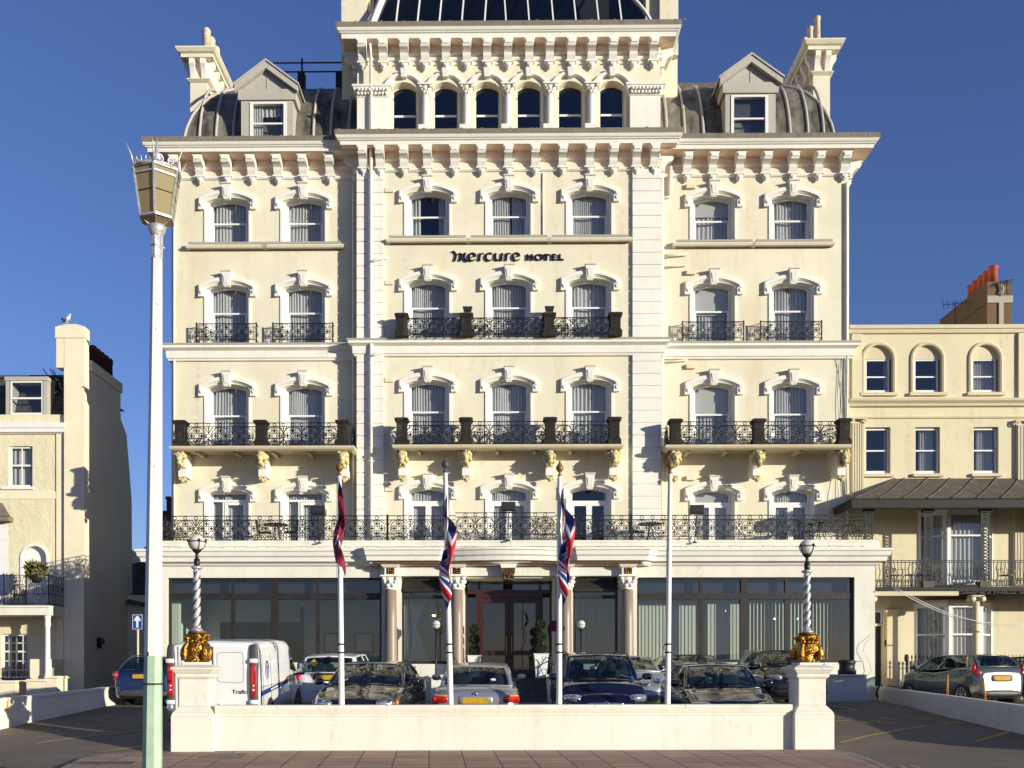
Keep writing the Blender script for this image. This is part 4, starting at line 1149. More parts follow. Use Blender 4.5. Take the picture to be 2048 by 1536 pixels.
for (a, c_, ang, ms, yb) in ((1278, 1398, 0.25, 0.04, 34.75), (1409, 1480, 0.2, 0.10, 34.6), (1498, 1569, 1.0, 0.0, 34.55), (1580, 1704, 0.95, 0.0, 34.55)):
    hp('vertical_blind', vblinds(X(a, 34.5), X(c_, 34.5), 1.8, TR[0]+0.05, yb, 0.125, 0.12, ang, ms, a), 'vertical_blind')
hp('vertical_blind', vblinds(X(1150, 34.5), X(1232, 34.5), 1.8, 4.3, 34.7, 0.115, 0.05, 0.9, 0.2, 3), 'vertical_blind')
hp('vertical_blind', vblinds(X(337, 34.5), X(363, 34.5), 1.8, TR[0]+0.05, 34.5, 0.07, 0.10, 0.5, 0, 8), 'vertical_blind')
b = MB(); b.grid(lambda u, v: (X(808, 34.6)+0.9*u*(1-0.55*(1-abs(2*v-1))), 34.8+0.04*math.sin(u*22), 1.85+2.4*v), 26, 10); hp('curtain', b, 'net_curtain')
# roller awnings folded above the small windows
for a, c_ in ((803, 905), (1146, 1236)):
    b = MB(); x0, x1 = hx(a)+0.05, hx(c_)-0.05
    b.add([(x0, YE+0.14, 4.68), (x1, YE+0.14, 4.68), (x1, YE-0.05, 4.28), (x0, YE-0.05, 4.28), (x0, YE-0.05, 4.20), (x1, YE-0.05, 4.20)], [(0,1,2,3),(3,2,5,4)])
    hp('awning', b, 'brown_frame', fix=False)
# ---- entrance
xa, xb = hx(928), hx(1107); yd = YE+1.2
b = MB()
dl, dr = X(957, yd), X(1080, yd); zt = Z(1195, yd)
b.box(dl-0.10, dl, yd-0.06, yd+0.08, 1.25, zt+0.12); b.box(dr, dr+0.10, yd-0.06, yd+0.08, 1.25, zt+0.12); b.box(dl, dr, yd-0.06, yd+0.08, zt, zt+0.12)
b.box(xa, xb, yd-0.05, yd+0.06, zt+0.12, zt+0.26); b.box(xa, xa+0.08, yd-0.04, yd+0.06, 1.25, 4.66); b.box(xb-0.08, xb, yd-0.04, yd+0.06, 1.25, 4.66)
for px in (958, 1080): x = X(px, yd); b.box(x-0.04, x+0.04, yd-0.04, yd+0.06, zt+0.26, 4.66)
ent = hp('entrance_frame', b, 'mahogany')
xm = (dl+dr)/2
for s in (0, 1):
    x0, x1 = (dl+0.01, xm-0.01) if s == 0 else (xm+0.01, dr-0.01)
    b = MB(); w = 0.15
    b.box(x0, x0+w, yd-0.03, yd+0.04, 1.27, zt-0.01); b.box(x1-w, x1, yd-0.03, yd+0.04, 1.27, zt-0.01)
    b.box(x0+w, x1-w, yd-0.03, yd+0.04, zt-0.20, zt-0.01); b.box(x0+w, x1-w, yd-0.03, yd+0.04, 1.27, 1.55); b.box(x0+w, x1-w, yd-0.03, yd+0.04, 2.05, 2.22)
    dd = hp('entrance_door', b, 'mahogany')
    g = MB(); g.add([(x0+w, yd, 1.5), (x1-w, yd, 1.5), (x1-w, yd, zt-0.2), (x0+w, yd, zt-0.2)], [(0,1,2,3)]); o = obj('pane', g, 'shop_glass', dd)
    h = MB(); hx_ = xm-0.09 if s == 0 else xm+0.09; h.tube([(hx_, yd-0.03, 2.0), (hx_, yd-0.11, 2.06), (hx_, yd-0.11, 2.7), (hx_, yd-0.03, 2.76)], 0.018, 6); obj('door_handle', h, 'gold', dd)
g = MB(); g.add([(xa, yd+0.02, 1.3), (dl, yd+0.02, 1.3), (dl, yd+0.02, zt), (xa, yd+0.02, zt)], [(0,1,2,3)]); g.add([(dr, yd+0.02, 1.3), (xb, yd+0.02, 1.3), (xb, yd+0.02, zt), (dr, yd+0.02, zt)], [(0,1,2,3)])
g.add([(xa, yd+0.02, zt+0.2), (xb, yd+0.02, zt+0.2), (xb, yd+0.02, 4.66), (xa, yd+0.02, 4.66)], [(0,1,2,3)])
obj('side_light', g, 'shop_glass', ent)
b = MB(); b.box(xa-0.1, xb+0.1, yd+2.6, yd+2.7, 1.2, 4.7); b.add([(xa-.1, yd+.1, 1.245), (xb+.1, yd+.1, 1.245), (xb+.1, yd+2.6, 1.245), (xa-.1, yd+2.6, 1.245)], [(0,1,2,3)])
b.add([(xa-.1, yd+.1, 4.67), (xb+.1, yd+.1, 4.67), (xb+.1, yd+2.6, 4.67), (xa-.1, yd+2.6, 4.67)], [(0,1,2,3)])
hp('room_shell', b, 'room_floor')
b = MB()
for i in range(5): b.box(X(925, 33), X(1110, 33), 31.9+0.32*i, 35.3, 0.45 if i == 0 else 0.45+0.16*i+0.001, 0.45+0.16*(i+1), 0)
hp('entrance_steps', b, 'iron_cover', bevel=0.01)
b = MB()
for px in (895, 1120):
    b = MB(); x = X(px, 33); b.box(x-0.45, x+0.35, 31.7, YE-0.001, 0.45, 1.30); b.box(x-0.52, x+0.42, 31.62, YE-0.001, 1.30, 1.38); hp('step_wall', b, 'wall_white', bevel=0.01)
b = MB(); b.box(X(800, 33.5), X(880, 33.5), 33.2, YE-0.001, 0.45, 1.15); hp('plinth_block', b, 'wall_white', bevel=0.01)
b = MB(); b.box(X(1575, 32.8), X(1731, 32.8), 32.7, YE-0.001, 0.45, 1.33); b.box(X(1572, 32.7), X(1732, 32.7), 32.62, YE-0.001, 1.33, 1.39)
hp('plinth_block', b, 'wall_white', bevel=0.01)
for s, px in ((1, 898), (-1, 1102)):
    b = MB(); x = X(px, 32.5)
    for q in range(2):
        b.tube([(x, 31.9+q*0.9, 0.9+q*0.4), (x, 31.9+q*0.9, 1.75+q*0.35)], 0.018, 6)
    b.tube([(x, 31.7, 1.55), (x, 31.9, 1.75), (x, 32.8, 2.10), (x, 33.5, 2.12)], 0.022, 6)
    for k in range(3): b.tube([(x+s*0.10*math.sin(t*0.8)*k/2, 32.0+k*0.5+0.12*math.cos(t*0.9), 1.5+k*0.15+0.12*math.sin(t*0.9)) for t in range(8)], 0.012, 5)
    for t0 in (0, 1):
        b.tube([(x+s*(0.0+0.35*u/7), 31.95, 1.55+0.28*math.sin(u/7*PI)*(1 if t0 else -1)+0.1*t0) for u in range(8)], 0.014, 5)
    hp('handrail', b, 'iron_black')
b = MB(); x = X(1113, 33.95); b.box(x-0.17, x+0.17, 33.88, YE-0.001, 2.85, 3.20); b.box(x-0.15, x+0.15, 33.93, YE-0.001, 2.72, 2.83, 1); hp('wall_plaque', b, ['flag_claret', 'sign_white'])
b = MB()
for px in (866, 870): b.blob((X(px, 36.5), 36.5, Z(1231, 36.5)), (0.035, 0.035, 0.035), 6, 4)
for px, py in ((1434, 1234), (1450, 1222), (1470, 1238), (1549, 1238), (1596, 1238)): b.blob((X(px, 35.6), 35.6, Z(py, 35.6)), (0.035, 0.035, 0.035), 6, 4)
n_ = NT('bulb_light'); e_n = n_.n('ShaderNodeEmission'); e_n.inputs['Color'].default_value = (1, 0.85, 0.6, 1); e_n.inputs['Strength'].default_value = 4; n_.l(e_n.outputs[0], n_.out.inputs['Surface']); M['bulb_light'] = n_.m
hp('ceiling_bulb', b, 'bulb_light')
# ---- terrace railing
yr = YE-0.02
xs = [XL+0.05, X(775, yr), X(911, yr), X(1110, yr), X(1262, yr), X(1738, yr)]
for i in range(5):
    b = MB(); dz = 0.11 if i == 2 else 0.0
    railing(b, xs[i], xs[i+1], 6.06+dz*0.4, yr-(0.12 if i == 2 else 0), 0.725, 0.58+dz*0.3, 0.14)
    for x in (xs[i+1],):
        if i in (0, 3): b.box(x-0.035, x+0.035, yr-0.035, yr+0.035, ZT, 6.82)
    hp('terrace_railing', b, 'iron_black')
b = MB(); b.T = Matrix.Translation((XL+0.08, 0, 0)) @ Matrix.Rotation(PI/2, 4, 'Z'); railing(b, YE, 35.9, 6.06, 0, 0.72, 0.58, 0.14); b.T = None; hp('terrace_railing', b, 'iron_black')
b = MB()
for px in range(340, 1740, 22): x = X(px, 33.87); b.box(x-0.02, x+0.02, 33.855, 33.885, ZT-0.17, ZT-0.14)
b.tube([(X(325+i*20, 33.86), 33.86, ZT-0.15+0.012*math.sin(i*1.9)) for i in range(71)], 0.008, 4)
hp('wall_cable', b, 'slab_stone')
# ---- things standing on the terrace
def floodlight(px, py, lab, arm):
    x = X(px, 33.55); z = Z(py, 33.55)
    t = thing('floodlight', lab, 'floodlight', (x, 33.55, z), 0, 'floodlights on the terrace edge')
    b = MB(); b.frustum(-0.23, 0.23, -0.10, 0.14, -0.13, 0.16, 0.03, 0.03); b.box(-0.24, 0.24, -0.12, -0.10, -0.10, 0.16); obj('lamp_housing', b, 'black_plastic', t, bevel=0.01)
    b = MB(); b.box(-0.20, 0.20, -0.127, -0.121, -0.07, 0.12); obj('lens', b, 'interior_dark', t)
    b = MB(); b.tube([(-0.26, 0, 0.05), (-0.26, 0.02, -0.17), (0.26, 0.02, -0.17), (0.26, 0, 0.05)], 0.014, 5); b.tube([(0, 0.02, -0.17), (0, 0.05, -0.5), (-0.02, 0.25, -arm)], 0.016, 6); b.blob((-0.02, 0.22, -arm), (0.09, 0.06, 0.03), 8, 6); obj('bracket_arm', b, 'iron_rusty', t)
floodlight(637, 1021, 'black floodlight on a rusty arm in front of the second french window from the left', 1.05)
floodlight(1017, 1014, 'black floodlight above the bowed porch cornice, centred over the hotel entrance', 1.10)
floodlight(1393, 1021, 'black floodlight at the terrace edge beside the tallest bare flagpole', 1.05)
for px, lab in ((935, 'small black spotlight on the second pedestal of the third-floor centre balcony'), (1099, 'small black spotlight on the third pedestal of the third-floor centre balcony')):
    t = thing('spotlight', lab, 'spotlight', (X(px, 35.2), 35.2, 14.07), 0, 'spotlights on balcony pedestals')
    b = MB(); b.frustum(-0.13, 0.13, -0.10, 0.10, 0.10, 0.24, -0.04, 0.0); obj('lamp_housing', b, 'black_plastic', t)
    b = MB(); b.tube([(0, 0, 0), (0, 0, 0.12)], 0.025, 6); obj('bracket_arm', b, 'iron_black', t)
def shrub(name, lab, px, Y, z0, w, h, n, mat, cat='plant', seed=0, leaf=0.05, group=None):
    t = thing(name, lab, cat, (X(px, Y), Y, z0), 0, group); rn = random.Random(seed); b = MB()
    for _ in range(n):
        a = rn.uniform(0, 2*PI); r = w*math.sqrt(rn.random())*0.5; z = h*rn.random()**0.8*(1-0.3*r/w)
        p = Vector((r*math.cos(a), r*math.sin(a)*0.6, z)); d = Vector((rn.uniform(-1,1), rn.uniform(-1,1), rn.uniform(-0.3,1))).normalized(); s_ = Vector((rn.uniform(-1,1), rn.uniform(-1,1), rn.uniform(-1,1))).cross(d)
        s_ = s_.normalized()*leaf*0.25; d = d*leaf*rn.uniform(0.7, 1.5)
        b.add([tuple(p-s_), tuple(p+s_), tuple(p+d)], [(0,1,2)])
    obj('foliage', b, mat, t, fix=False)
    b = MB()
    for k in range(7):
        a = rn.uniform(0, 6.3); b.tube([(0, 0, 0), (0.15*w*math.cos(a), 0.1*w*math.sin(a), h*0.5), (0.4*w*math.cos(a), 0.25*w*math.sin(a), h*0.9)], 0.006, 4)
    obj('stem', b, 'bark', t); return t
shrub('dry_shrub', 'dry grey shrub behind the terrace railing, just right of the porch centre', 1085, 34.3, ZT, 0.9, 0.95, 900, 'leaf_grey', seed=1)
shrub('climbing_plant', 'thin dry climber around the arm of the left floodlight', 640, 34.0, ZT, 0.25, 0.95, 380, 'leaf_dry', seed=2, leaf=0.04)
shrub('climbing_plant', 'wispy climber under the floodlight beside the bare flagpole', 1394, 34.0, ZT, 0.25, 0.9, 350, 'leaf_dry', seed=3, leaf=0.04)
shrub('terrace_bush', 'low dry bush in the far left corner of the terrace', 350, 34.5, ZT, 0.9, 0.55, 700, 'leaf_dry', seed=4)
shrub('terrace_bush', 'low greyish bush at the right end of the terrace railing', 1715, 34.4, ZT, 1.1, 0.75, 900, 'leaf_grey', seed=5)
shrub('window_box_plant', 'low dark planting in a trough right behind the railing, below the centre floodlight', 985, 34.3, ZT, 1.0, 0.25, 500, 'leaf_dark', seed=6)
def cafe_table(px, lab):
    t = thing('patio_table', lab, 'table', (X(px, 34.7), 34.7, ZT), 0, 'iron tables on the terrace')
    b = MB(); b.lathe([(0.40, 0.70), (0.42, 0.71), (0.42, 0.73), (0.0, 0.735)], 0, 0, 20); obj('tabletop', b, 'iron_black', t)
    for k in range(3):
        a = 2*PI*k/3; b = MB(); b.tube([(0.05*math.cos(a), 0.05*math.sin(a), 0.7), (0.12*math.cos(a), 0.12*math.sin(a), 0.3), (0.33*math.cos(a), 0.33*math.sin(a), 0)], 0.016, 5); obj('leg', b, 'iron_black', t)
def patio_chair(px, lab, rz, Y=34.7, z=ZT, mat='iron_black', grp='iron chairs on the terrace'):
    t = thing('patio_chair', lab, 'chair', (X(px, Y), Y, z), rz, grp)
    b = MB(); b.lathe([(0.22, 0.43), (0.23, 0.44), (0.22, 0.46), (0, 0.46)], 0, 0, 16); obj('seat', b, mat, t)
    for sx_ in (-1, 1):
        for sy_ in (-1, 1): b = MB(); b.tube([(sx_*0.17, sy_*0.17, 0.44), (sx_*0.21, sy_*0.21, 0)], 0.013, 5); obj('leg', b, mat, t)
    b = MB(); b.tube([(-0.2, 0.18, 0.45), (-0.21, 0.24, 0.75), (-0.12, 0.27, 0.88), (0.12, 0.27, 0.88), (0.21, 0.24, 0.75), (0.2, 0.18, 0.45)], 0.013, 5)
    for k in range(4): b.tube([(-0.12+0.08*k, 0.2, 0.45), (-0.10+0.066*k, 0.26, 0.86)], 0.008, 4)
    b.tube([(-0.21, 0.2, 0.66), (-0.25, -0.1, 0.66), (-0.2, -0.16, 0.45)], 0.011, 5); b.tube([(0.21, 0.2, 0.66), (0.25, -0.1, 0.66), (0.2, -0.16, 0.45)], 0.011, 5)
    obj('backrest', b, mat, t); return t
cafe_table(552, 'round black iron table behind the railing below the first two french windows')
patio_chair(528, 'black iron chair left of the round terrace table', PI/2); patio_chair(580, 'black iron chair right of the round terrace table', -PI/2)
cafe_table(1300, 'round black iron table on the terrace, just right of the right quoin pier')
patio_chair(1275, 'black iron chair on the terrace right beside the black railing post', PI/2)
cafe_table(1640, 'round black iron table at the right end of the terrace')
patio_chair(1612, 'black iron chair at the right end of the terrace near the last french window', PI/2)
# black drum on the right plinth
t = thing('flue_cowl', 'squat black round flue cowl on the white plinth at the right corner', 'flue cowl', (X(1694, 33.3), 33.3, 1.39))
b = MB(); b.lathe([(0.29, 0), (0.29, 0.14), (0.25, 0.16), (0.25, 0.34), (0.28, 0.37), (0.28, 0.44), (0.22, 0.47), (0, 0.48)], 0, 0, 24); obj('cowl_body', b, 'black_plastic', t)
b = MB(); b.box(-0.45, 0.45, -0.05, 0.05, 0.42, 0.44); obj('cross_bar', b, 'black_plastic', t)
# topiaries and little globe lamps
def topiary(px, Yt, z0, lab, plab, hpot):
    x = X(px, Yt); pt = thing('planter', plab, 'planter', (x, Yt, z0), 0, 'white planters by the entrance')
    b = MB(); b.frustum(-0.17, 0.17, -0.17, 0.17, 0, hpot, -0.06); b.box(-0.25, 0.25, -0.25, 0.25, hpot, hpot+0.03); obj('pot', b, 'sash_white', pt, bevel=0.01)
    b = MB(); b.tube([(0.10+0.07*math.cos(a*0.7), -0.22, hpot-0.12+0.07*math.sin(a*0.7)) for a in range(9)]+[(-0.14, -0.20, hpot*0.6), (-0.12, -0.185, 0.1)], 0.008, 4); obj('scroll', b, 'iron_black', pt)
    t = thing('topiary', lab, 'topiary', (x, Yt, z0+hpot), 0, 'three-ball topiaries by the entrance'); rn = random.Random(int(px)); b = MB()
    for cz, r in ((0.20, 0.185), (0.575, 0.175), (0.94, 0.17)):
        for _ in range(1300):
            d = Vector((rn.gauss(0,1), rn.gauss(0,1), rn.gauss(0,1))).normalized(); rr = r*(0.70+0.30*rn.random())*(1+0.18*noise.noise(d*3+Vector((cz*3, px, 0))))
            p = Vector((0, 0, cz))+d*rr; s_ = Vector((rn.uniform(-1,1), rn.uniform(-1,1), rn.uniform(-1,1))).normalized()*0.016; q = (d+Vector((rn.uniform(-1,1), rn.uniform(-1,1), rn.uniform(-1,1)))*0.8).normalized()*0.045
            b.add([tuple(p-s_), tuple(p+s_), tuple(p+q)], [(0,1,2)])
    obj('crown', b, 'leaf_dark', t, fix=False)
    b = MB(); b.tube([(0, 0, 0), (0.01, 0, 0.95)], 0.022, 6); obj('trunk', b, 'bark', t)
topiary(949, 33.9, Z(1355, 33.9), 'three-ball clipped topiary left of the mahogany doors', 'short white planter left of the mahogany doors', 0.72)
topiary(1082, 32.4, Z(1356, 32.4), 'three-ball clipped topiary right of the mahogany doors', 'tall tapered white planter right of the doors, at the head of the steps', 0.76)
def globe_lamp(px, lab):
    Yg = 33.0; x = X(px, Yg); z = Z(1249, Yg)
    t = thing('globe_lamp', lab, 'lamp', (x, Yg, 0.5), 0, 'slim globe lamps beside the entrance'); zz = z-0.5
    b = MB(); b.tube([(0, 0, 0), (0, 0, zz-0.14)], 0.028, 8); b.lathe([(0.09, 0), (0.05, 0.1), (0.035, 0.2)], 0, 0, 10); b.lathe([(0.05, zz-0.2), (0.07, zz-0.14), (0.05, zz-0.12)], 0, 0, 10); obj('pole', b, 'iron_black', t)
    b = MB(); b.blob((0, 0, zz), (0.14, 0.14, 0.14), 16, 12); obj('globe', b, 'globe_glass', t)
    b = MB(); b.tube([(0.143*math.cos(a*PI/8), 0.143*math.sin(a*PI/8), zz) for a in range(16)], 0.008, 4, closed=True); b.ring(0, zz, 0.143, 0, 0.008, 18, 4); b.blob((0, 0, zz+0.17), (0.025, 0.025, 0.04), 6, 5); obj('cage', b, 'iron_black', t)
globe_lamp(872, 'slim black globe lamp left of the entrance, behind the silver saloon')
globe_lamp(1162, 'slim black globe lamp right of the entrance, behind the navy people carrier')
# ================================================================ RIGHT HOUSE
YR = 36.15
rh = thing('terraced_house', 'cream right-hand house with arched top windows and an iron veranda under a hipped canopy', 'house', (18, 36, 0.5))
def rp(name, mb, mats, par=None, **kw): return obj(name, mb, mats, parent=par or rh, world=par is None, **kw)
def rX(p, Y=YR): return X(p, Y)
def rZ(p, Y=YR): return Z(p, Y, 1850)
x0, x1 = XR+0.02, 24.5
zt = rZ(655)
arc = [(1757, 24), (1855, 24), (1971, 24)]
def seg_arch(pc, hw_px, ytop, yspring, ybot):
    k = YR/F; xc = rX(pc); hw = hw_px*k; zs = rZ(yspring); return mv(arch(hw, zs, rZ(ytop)-zs, rZ(ybot), 14), xc, 0)
holes = [seg_arch(p, 28, 690, 717, 787) for p, _ in arc]
for p in (1756, 1855, 1972): holes.append([(rX(p-25), rZ(948)), (rX(p-25), rZ(854)), (rX(p+25), rZ(854)), (rX(p+25), rZ(948))])
wins_l = []
holes.append([(rX(1836), rZ(1172)), (rX(1836), rZ(1025)), (rX(1970), rZ(1025)), (rX(1970), rZ(1172))])
holes.append([(rX(1828), rZ(1345)), (rX(1828), rZ(1208)), (rX(1985), rZ(1208)), (rX(1985), rZ(1345))])
holes.append([(rX(1745), rZ(1372)), (rX(1745), rZ(1222)), (rX(1768), rZ(1222)), (rX(1768), rZ(1372))])
b = MB(); b.wall([(x0, 0.0), (x1, 0.0), (x1, zt), (x0, zt)], holes, YR)
for h in holes:
    n = len(h)
    b.add([(p[0], YR, p[1]) for p in h]+[(p[0], YR+0.22, p[1]) for p in h], [(i, (i+1) % n, (i+1) % n+n, i+n) for i in range(n)])
b.add([(x0, YR, 0), (x0, 46, 0), (x0, 46, zt), (x0, YR, zt)], [(0,1,2,3)]); b.add([(x1, YR, 0), (x1, 46, 0), (x1, 46, zt), (x1, YR, zt)], [(0,1,2,3)])
b.add([(x0, YR, zt), (x1, YR, zt), (x1, 46, zt), (x0, 46, zt)], [(0,1,2,3)])
rp('wall', b, 'right_render')
b = MB()
b.molding([(x0, YR), (x1, YR)], [(0.0, zt+0.06), (0.17, zt+0.05), (0.17, zt-0.08), (0.12, zt-0.10), (0.10, zt-0.22), (0.0, zt-0.24)])
zz = rZ(800); b.molding([(x0, YR), (x1, YR)], [(0.0, zz+0.04), (0.28, zz), (0.26, zz-0.08), (0.15, zz-0.16), (0.13, zz-0.24), (0.0, zz-0.26)])
zz = rZ(834); b.molding([(x0, YR), (x1, YR)], [(0.0, zz+0.02), (0.08, zz), (0.06, zz-0.05), (0.0, zz-0.07)])
rp('cornice', b, 'right_trim')
for a, c_ in ((1703, 1722), (2035, 2075)): b = MB(); b.box(max(x0, rX(a)), rX(c_), YR-0.09, YR-0.001, rZ(800)+0.05, zt-0.24); rp('wall_strip', b, 'right_render')
def sash2(p, hw, yt, yb, mid, curt, Y=YR, door=False):
    k = Y/F; xc = X(p, Y); a, c_ = xc-hw*k, xc+hw*k; zb, z1 = Z(yb, Y, 1850), Z(yt, Y, 1850); w = 0.05; y = Y+0.12
    f = MB(); f.box(a, a+w, y, y+0.08, zb, z1); f.box(c_-w, c_, y, y+0.08, zb, z1); f.box(a+w, c_-w, y, y+0.08, z1-w, z1); f.box(a+w, c_-w, y, y+0.08, zb, zb+0.10)
    zm = Z(mid, Y, 1850); f.box(a+w, c_-w, y, y+0.06, zm-0.025, zm+0.025)
    o = rp('sash_window', f, 'sash_white'); 
    g = MB(); g.add([(a, y+0.04, zb), (c_, y+0.04, zb), (c_, y+0.04, z1), (a, y+0.04, z1)], [(0,1,2,3)]); q = obj('pane', g, 'window_glass', o)
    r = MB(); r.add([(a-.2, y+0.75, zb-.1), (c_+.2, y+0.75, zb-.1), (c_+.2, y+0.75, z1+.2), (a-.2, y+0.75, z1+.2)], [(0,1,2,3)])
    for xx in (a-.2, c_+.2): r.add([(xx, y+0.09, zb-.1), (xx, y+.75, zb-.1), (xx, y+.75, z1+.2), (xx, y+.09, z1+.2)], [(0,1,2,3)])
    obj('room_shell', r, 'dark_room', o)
    if curt:
        cu = MB()
        for u0, u1 in curt: cu.grid(lambda u, v: (a+(c_-a)*(u0+(u1-u0)*u), y+0.22+0.035*math.sin(u*(u1-u0)*55+p), zb+(z1-zb)*v), max(6, int(60*(u1-u0))), 2)
        obj('curtain', cu, 'net_curtain', o)
    return o
for (p, _), cc in zip(arc, ([(0.85, 1)], [(0, 0.15)], [(0, 1)])):
    sash2(p, 24, 717, 784, 752, cc)
    b = MB(); xc = rX(p); k = YR/F
    b.box(xc-28*k, xc+28*k, YR+0.10, YR+0.20, rZ(717), rZ(688))
    rp('lunette_panel', b, 'right_trim')
    b = MB(); N = 18; zs = rZ(717)
    rings = [[(q[0]+xc, YR+y, q[1]) for q in arch((28+o)*k, zs, (rZ(690)-zs)+o*k, rZ(785), N)] for o, y in ((0, 0), (0, -0.05), (3, -0.07), (6, -0.05), (6.2, 0))]
    n = len(rings[0]); b.add([q for r in rings for q in r], [(j*n+i, j*n+i+1, (j+1)*n+i+1, (j+1)*n+i) for j in range(4) for i in range(n-1)])
    b.box(xc-37*k, xc+37*k, YR-0.12, YR, rZ(792), rZ(786))
    rp('window_arch', b, 'right_trim')
for p, cc in ((1756, [(0.9, 1)]), (1855, [(0.3, 0.9)]), (1972, [(0.25, 0.95)])):
    sash2(p, 24, 856, 946, 900, cc)
    b = MB(); k = YR/F; xc = rX(p); b.box(xc-30*k, xc+30*k, YR-0.12, YR, rZ(954), rZ(948)); rp('window_sill', b, 'right_trim')
def bay(px_list, yt, yb, mid, par=None):
    """canted bay: px list of 4 corner columns"""
    pass
def fluted(p, wpx, yt, yb, name='fluted_pilaster'):
    k = YR/F; xc = rX(p); w = wpx*k/2; b = MB(); z0, z1 = rZ(yb), rZ(yt)
    b.box(xc-w, xc+w, YR-0.10, YR, z0, z1)
    for i in range(5): xx = xc-w+2*w*(i+0.5)/5; b.box(xx-w*0.13, xx+w*0.13, YR-0.13, YR-0.10, z0+0.05, z1-0.05)
    for s in (-1, 1):
        b.tube([(xc+s*(w+0.02)+0.10*math.cos(a)*(1-a/14), YR-0.14, z1+0.02+0.10*math.sin(a)*(1-a/14)) for a in [q*0.8 for q in range(12)]], 0.028, 6)
    b.box(xc-w-0.08, xc+w+0.08, YR-0.17, YR, z1+0.10, z1+0.15)
    rp(name, b, 'right_trim')
fluted(1714, 24, 845, 1000); fluted(2046, 28, 850, 985); fluted(2040, 28, 1015, 1172)
# first floor glazed doors and ground-floor bay (three facets)
def facets(pts, yt, yb, mid, nm, curt=True):
    o = None
    for i in range(len(pts)-1):
        (xa, ya), (xb, yb_) = pts[i], pts[i+1]; L = math.hypot(xb-xa, yb_-ya); zb, z1 = Z(yb, YR, 1850), Z(yt, YR, 1850)
        T = Matrix.Translation((xa, ya, 0)) @ Matrix.Rotation(math.atan2(yb_-ya, xb-xa), 4, 'Z')
        f = MB(); f.T = T; w = 0.13
        f.box(0, w, -0.04, 0.12, zb, z1); f.box(L-w, L, -0.04, 0.12, zb, z1); f.box(w, L-w, -0.02, 0.10, z1-0.16, z1); f.box(w, L-w, -0.02, 0.10, zb, zb+0.16)
        zm = Z(mid, YR, 1850); f.box(w, L-w, 0.0, 0.08, zm-0.03, zm+0.03)
        o = rp(nm, f, 'sash_white')
        g = MB(); g.T = T; g.add([(w, 0.05, zb), (L-w, 0.05, zb), (L-w, 0.05, z1), (w, 0.05, z1)], [(0,1,2,3)]); obj('pane', g, 'window_glass', o)
        if curt:
            cu = MB(); cu.T = T; cu.grid(lambda u, v: (w+(L-2*w)*u, 0.2+0.03*math.sin(u*L*34), zb+(z1-zb)*v), int(40*L), 2); obj('curtain', cu, 'net_curtain', o)
facets([(rX(1836), YR+0.05), (rX(1880), YR-0.55), (rX(1960), YR-0.55), (rX(1985), YR+0.05)], 1025, 1172, 1075, 'bay_window')
facets([(rX(1828), YR+0.05), (rX(1882), YR-0.60), (rX(1945), YR-0.60), (rX(1985), YR+0.05)], 1208, 1350, 1270, 'bay_window')
for (z0_, z1_) in ((rZ(1025), rZ(1020)), (rZ(1208), rZ(1202)), (rZ(1400), rZ(1350))):
    b = MB(); b.prismz([(rX(1830), YR+0.1), (rX(1830), YR), (rX(1880), YR-0.66), (rX(1958), YR-0.66), (rX(1988), YR), (rX(1988), YR+0.1)], z0_, z1_); rp('bay_panel', b, 'right_trim')
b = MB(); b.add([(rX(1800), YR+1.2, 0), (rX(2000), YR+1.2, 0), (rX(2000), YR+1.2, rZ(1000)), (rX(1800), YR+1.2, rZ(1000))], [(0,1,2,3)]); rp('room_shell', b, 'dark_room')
b = MB(); b.box(rX(1747), rX(1764), YR+0.10, YR+0.16, rZ(1372), rZ(1252)); b.box(rX(1745), rX(1768), YR+0.08, YR+0.18, rZ(1252), rZ(1247), 1); b.box(rX(1764), rX(1768), YR+0.08, YR+0.18, rZ(1372), rZ(1252), 1); b.box(rX(1747), rX(1764), YR+0.12, YR+0.15, rZ(1247), rZ(1224), 2)
rp('front_door', b, ['interior_dark', 'right_trim', 'grey_plastic'])
b = MB(); b.box(rX(1772), rX(1793), YR-0.12, YR, rZ(1372), rZ(1225)); b.box(rX(1768), rX(1796), YR-0.16, YR, rZ(1225), rZ(1219)); rp('door_pilaster', b, 'right_trim')
b = MB(); b.box(rX(1769), rX(1772), YR-0.03, YR-0.001, rZ(1292), rZ(1280)); rp('door_entry_panel', b, 'iron_black')
# veranda
YV = 34.25; vz = lambda p: Z(p, YV, 1850)
fl = vz(1174); xv0, xv1 = XER+0.08, 24.5
b = MB(); b.box(xv0, xv1, YV, YR, fl-0.14, fl); rp('veranda_floor', b, 'iron_rusty')
b = MB(); b.box(xv0, X(1918, YV), YV+0.02, YV+0.22, vz(1191), fl-0.142); rp('veranda_fascia', b, 'right_trim')
b = MB(); rn = random.Random(3); b.box(X(1918, YV), xv1, YV+0.04, YV+0.14, vz(1188), fl-0.142)
for k in range(60): b.blob((X(1918, YV)+rn.random()*5, YV+0.03, vz(1184)+rn.uniform(-0.06, 0.06)), (0.07, 0.03, 0.03), 6, 4, 0, 1, None, 0.8, k)
rp('carved_fascia', b, 'iron_rusty')
ze, zb_ = vz(1000), Z(957, YR, 1850)
b = MB(); xa = X(1712, YV)-0.25; xb_ = X(1790, YR)
prof = lambda v: v*0.75+0.25*v*v
def can(u, v):
    xl = xa+(xb_-xa)*v; return (xl+(xv1-xl)*u, YV-0.3+(YR-YV+0.3)*v, ze+(zb_-ze)*prof(v))
b.grid(can, 18, 8, 0, False)
b.grid(lambda u, v: (xa+(xb_-xa)*v, YV-0.3+(YR-YV+0.3)*(v+(1-v)*u), ze+(zb_-ze)*prof(v)), 4, 8, 0, False)
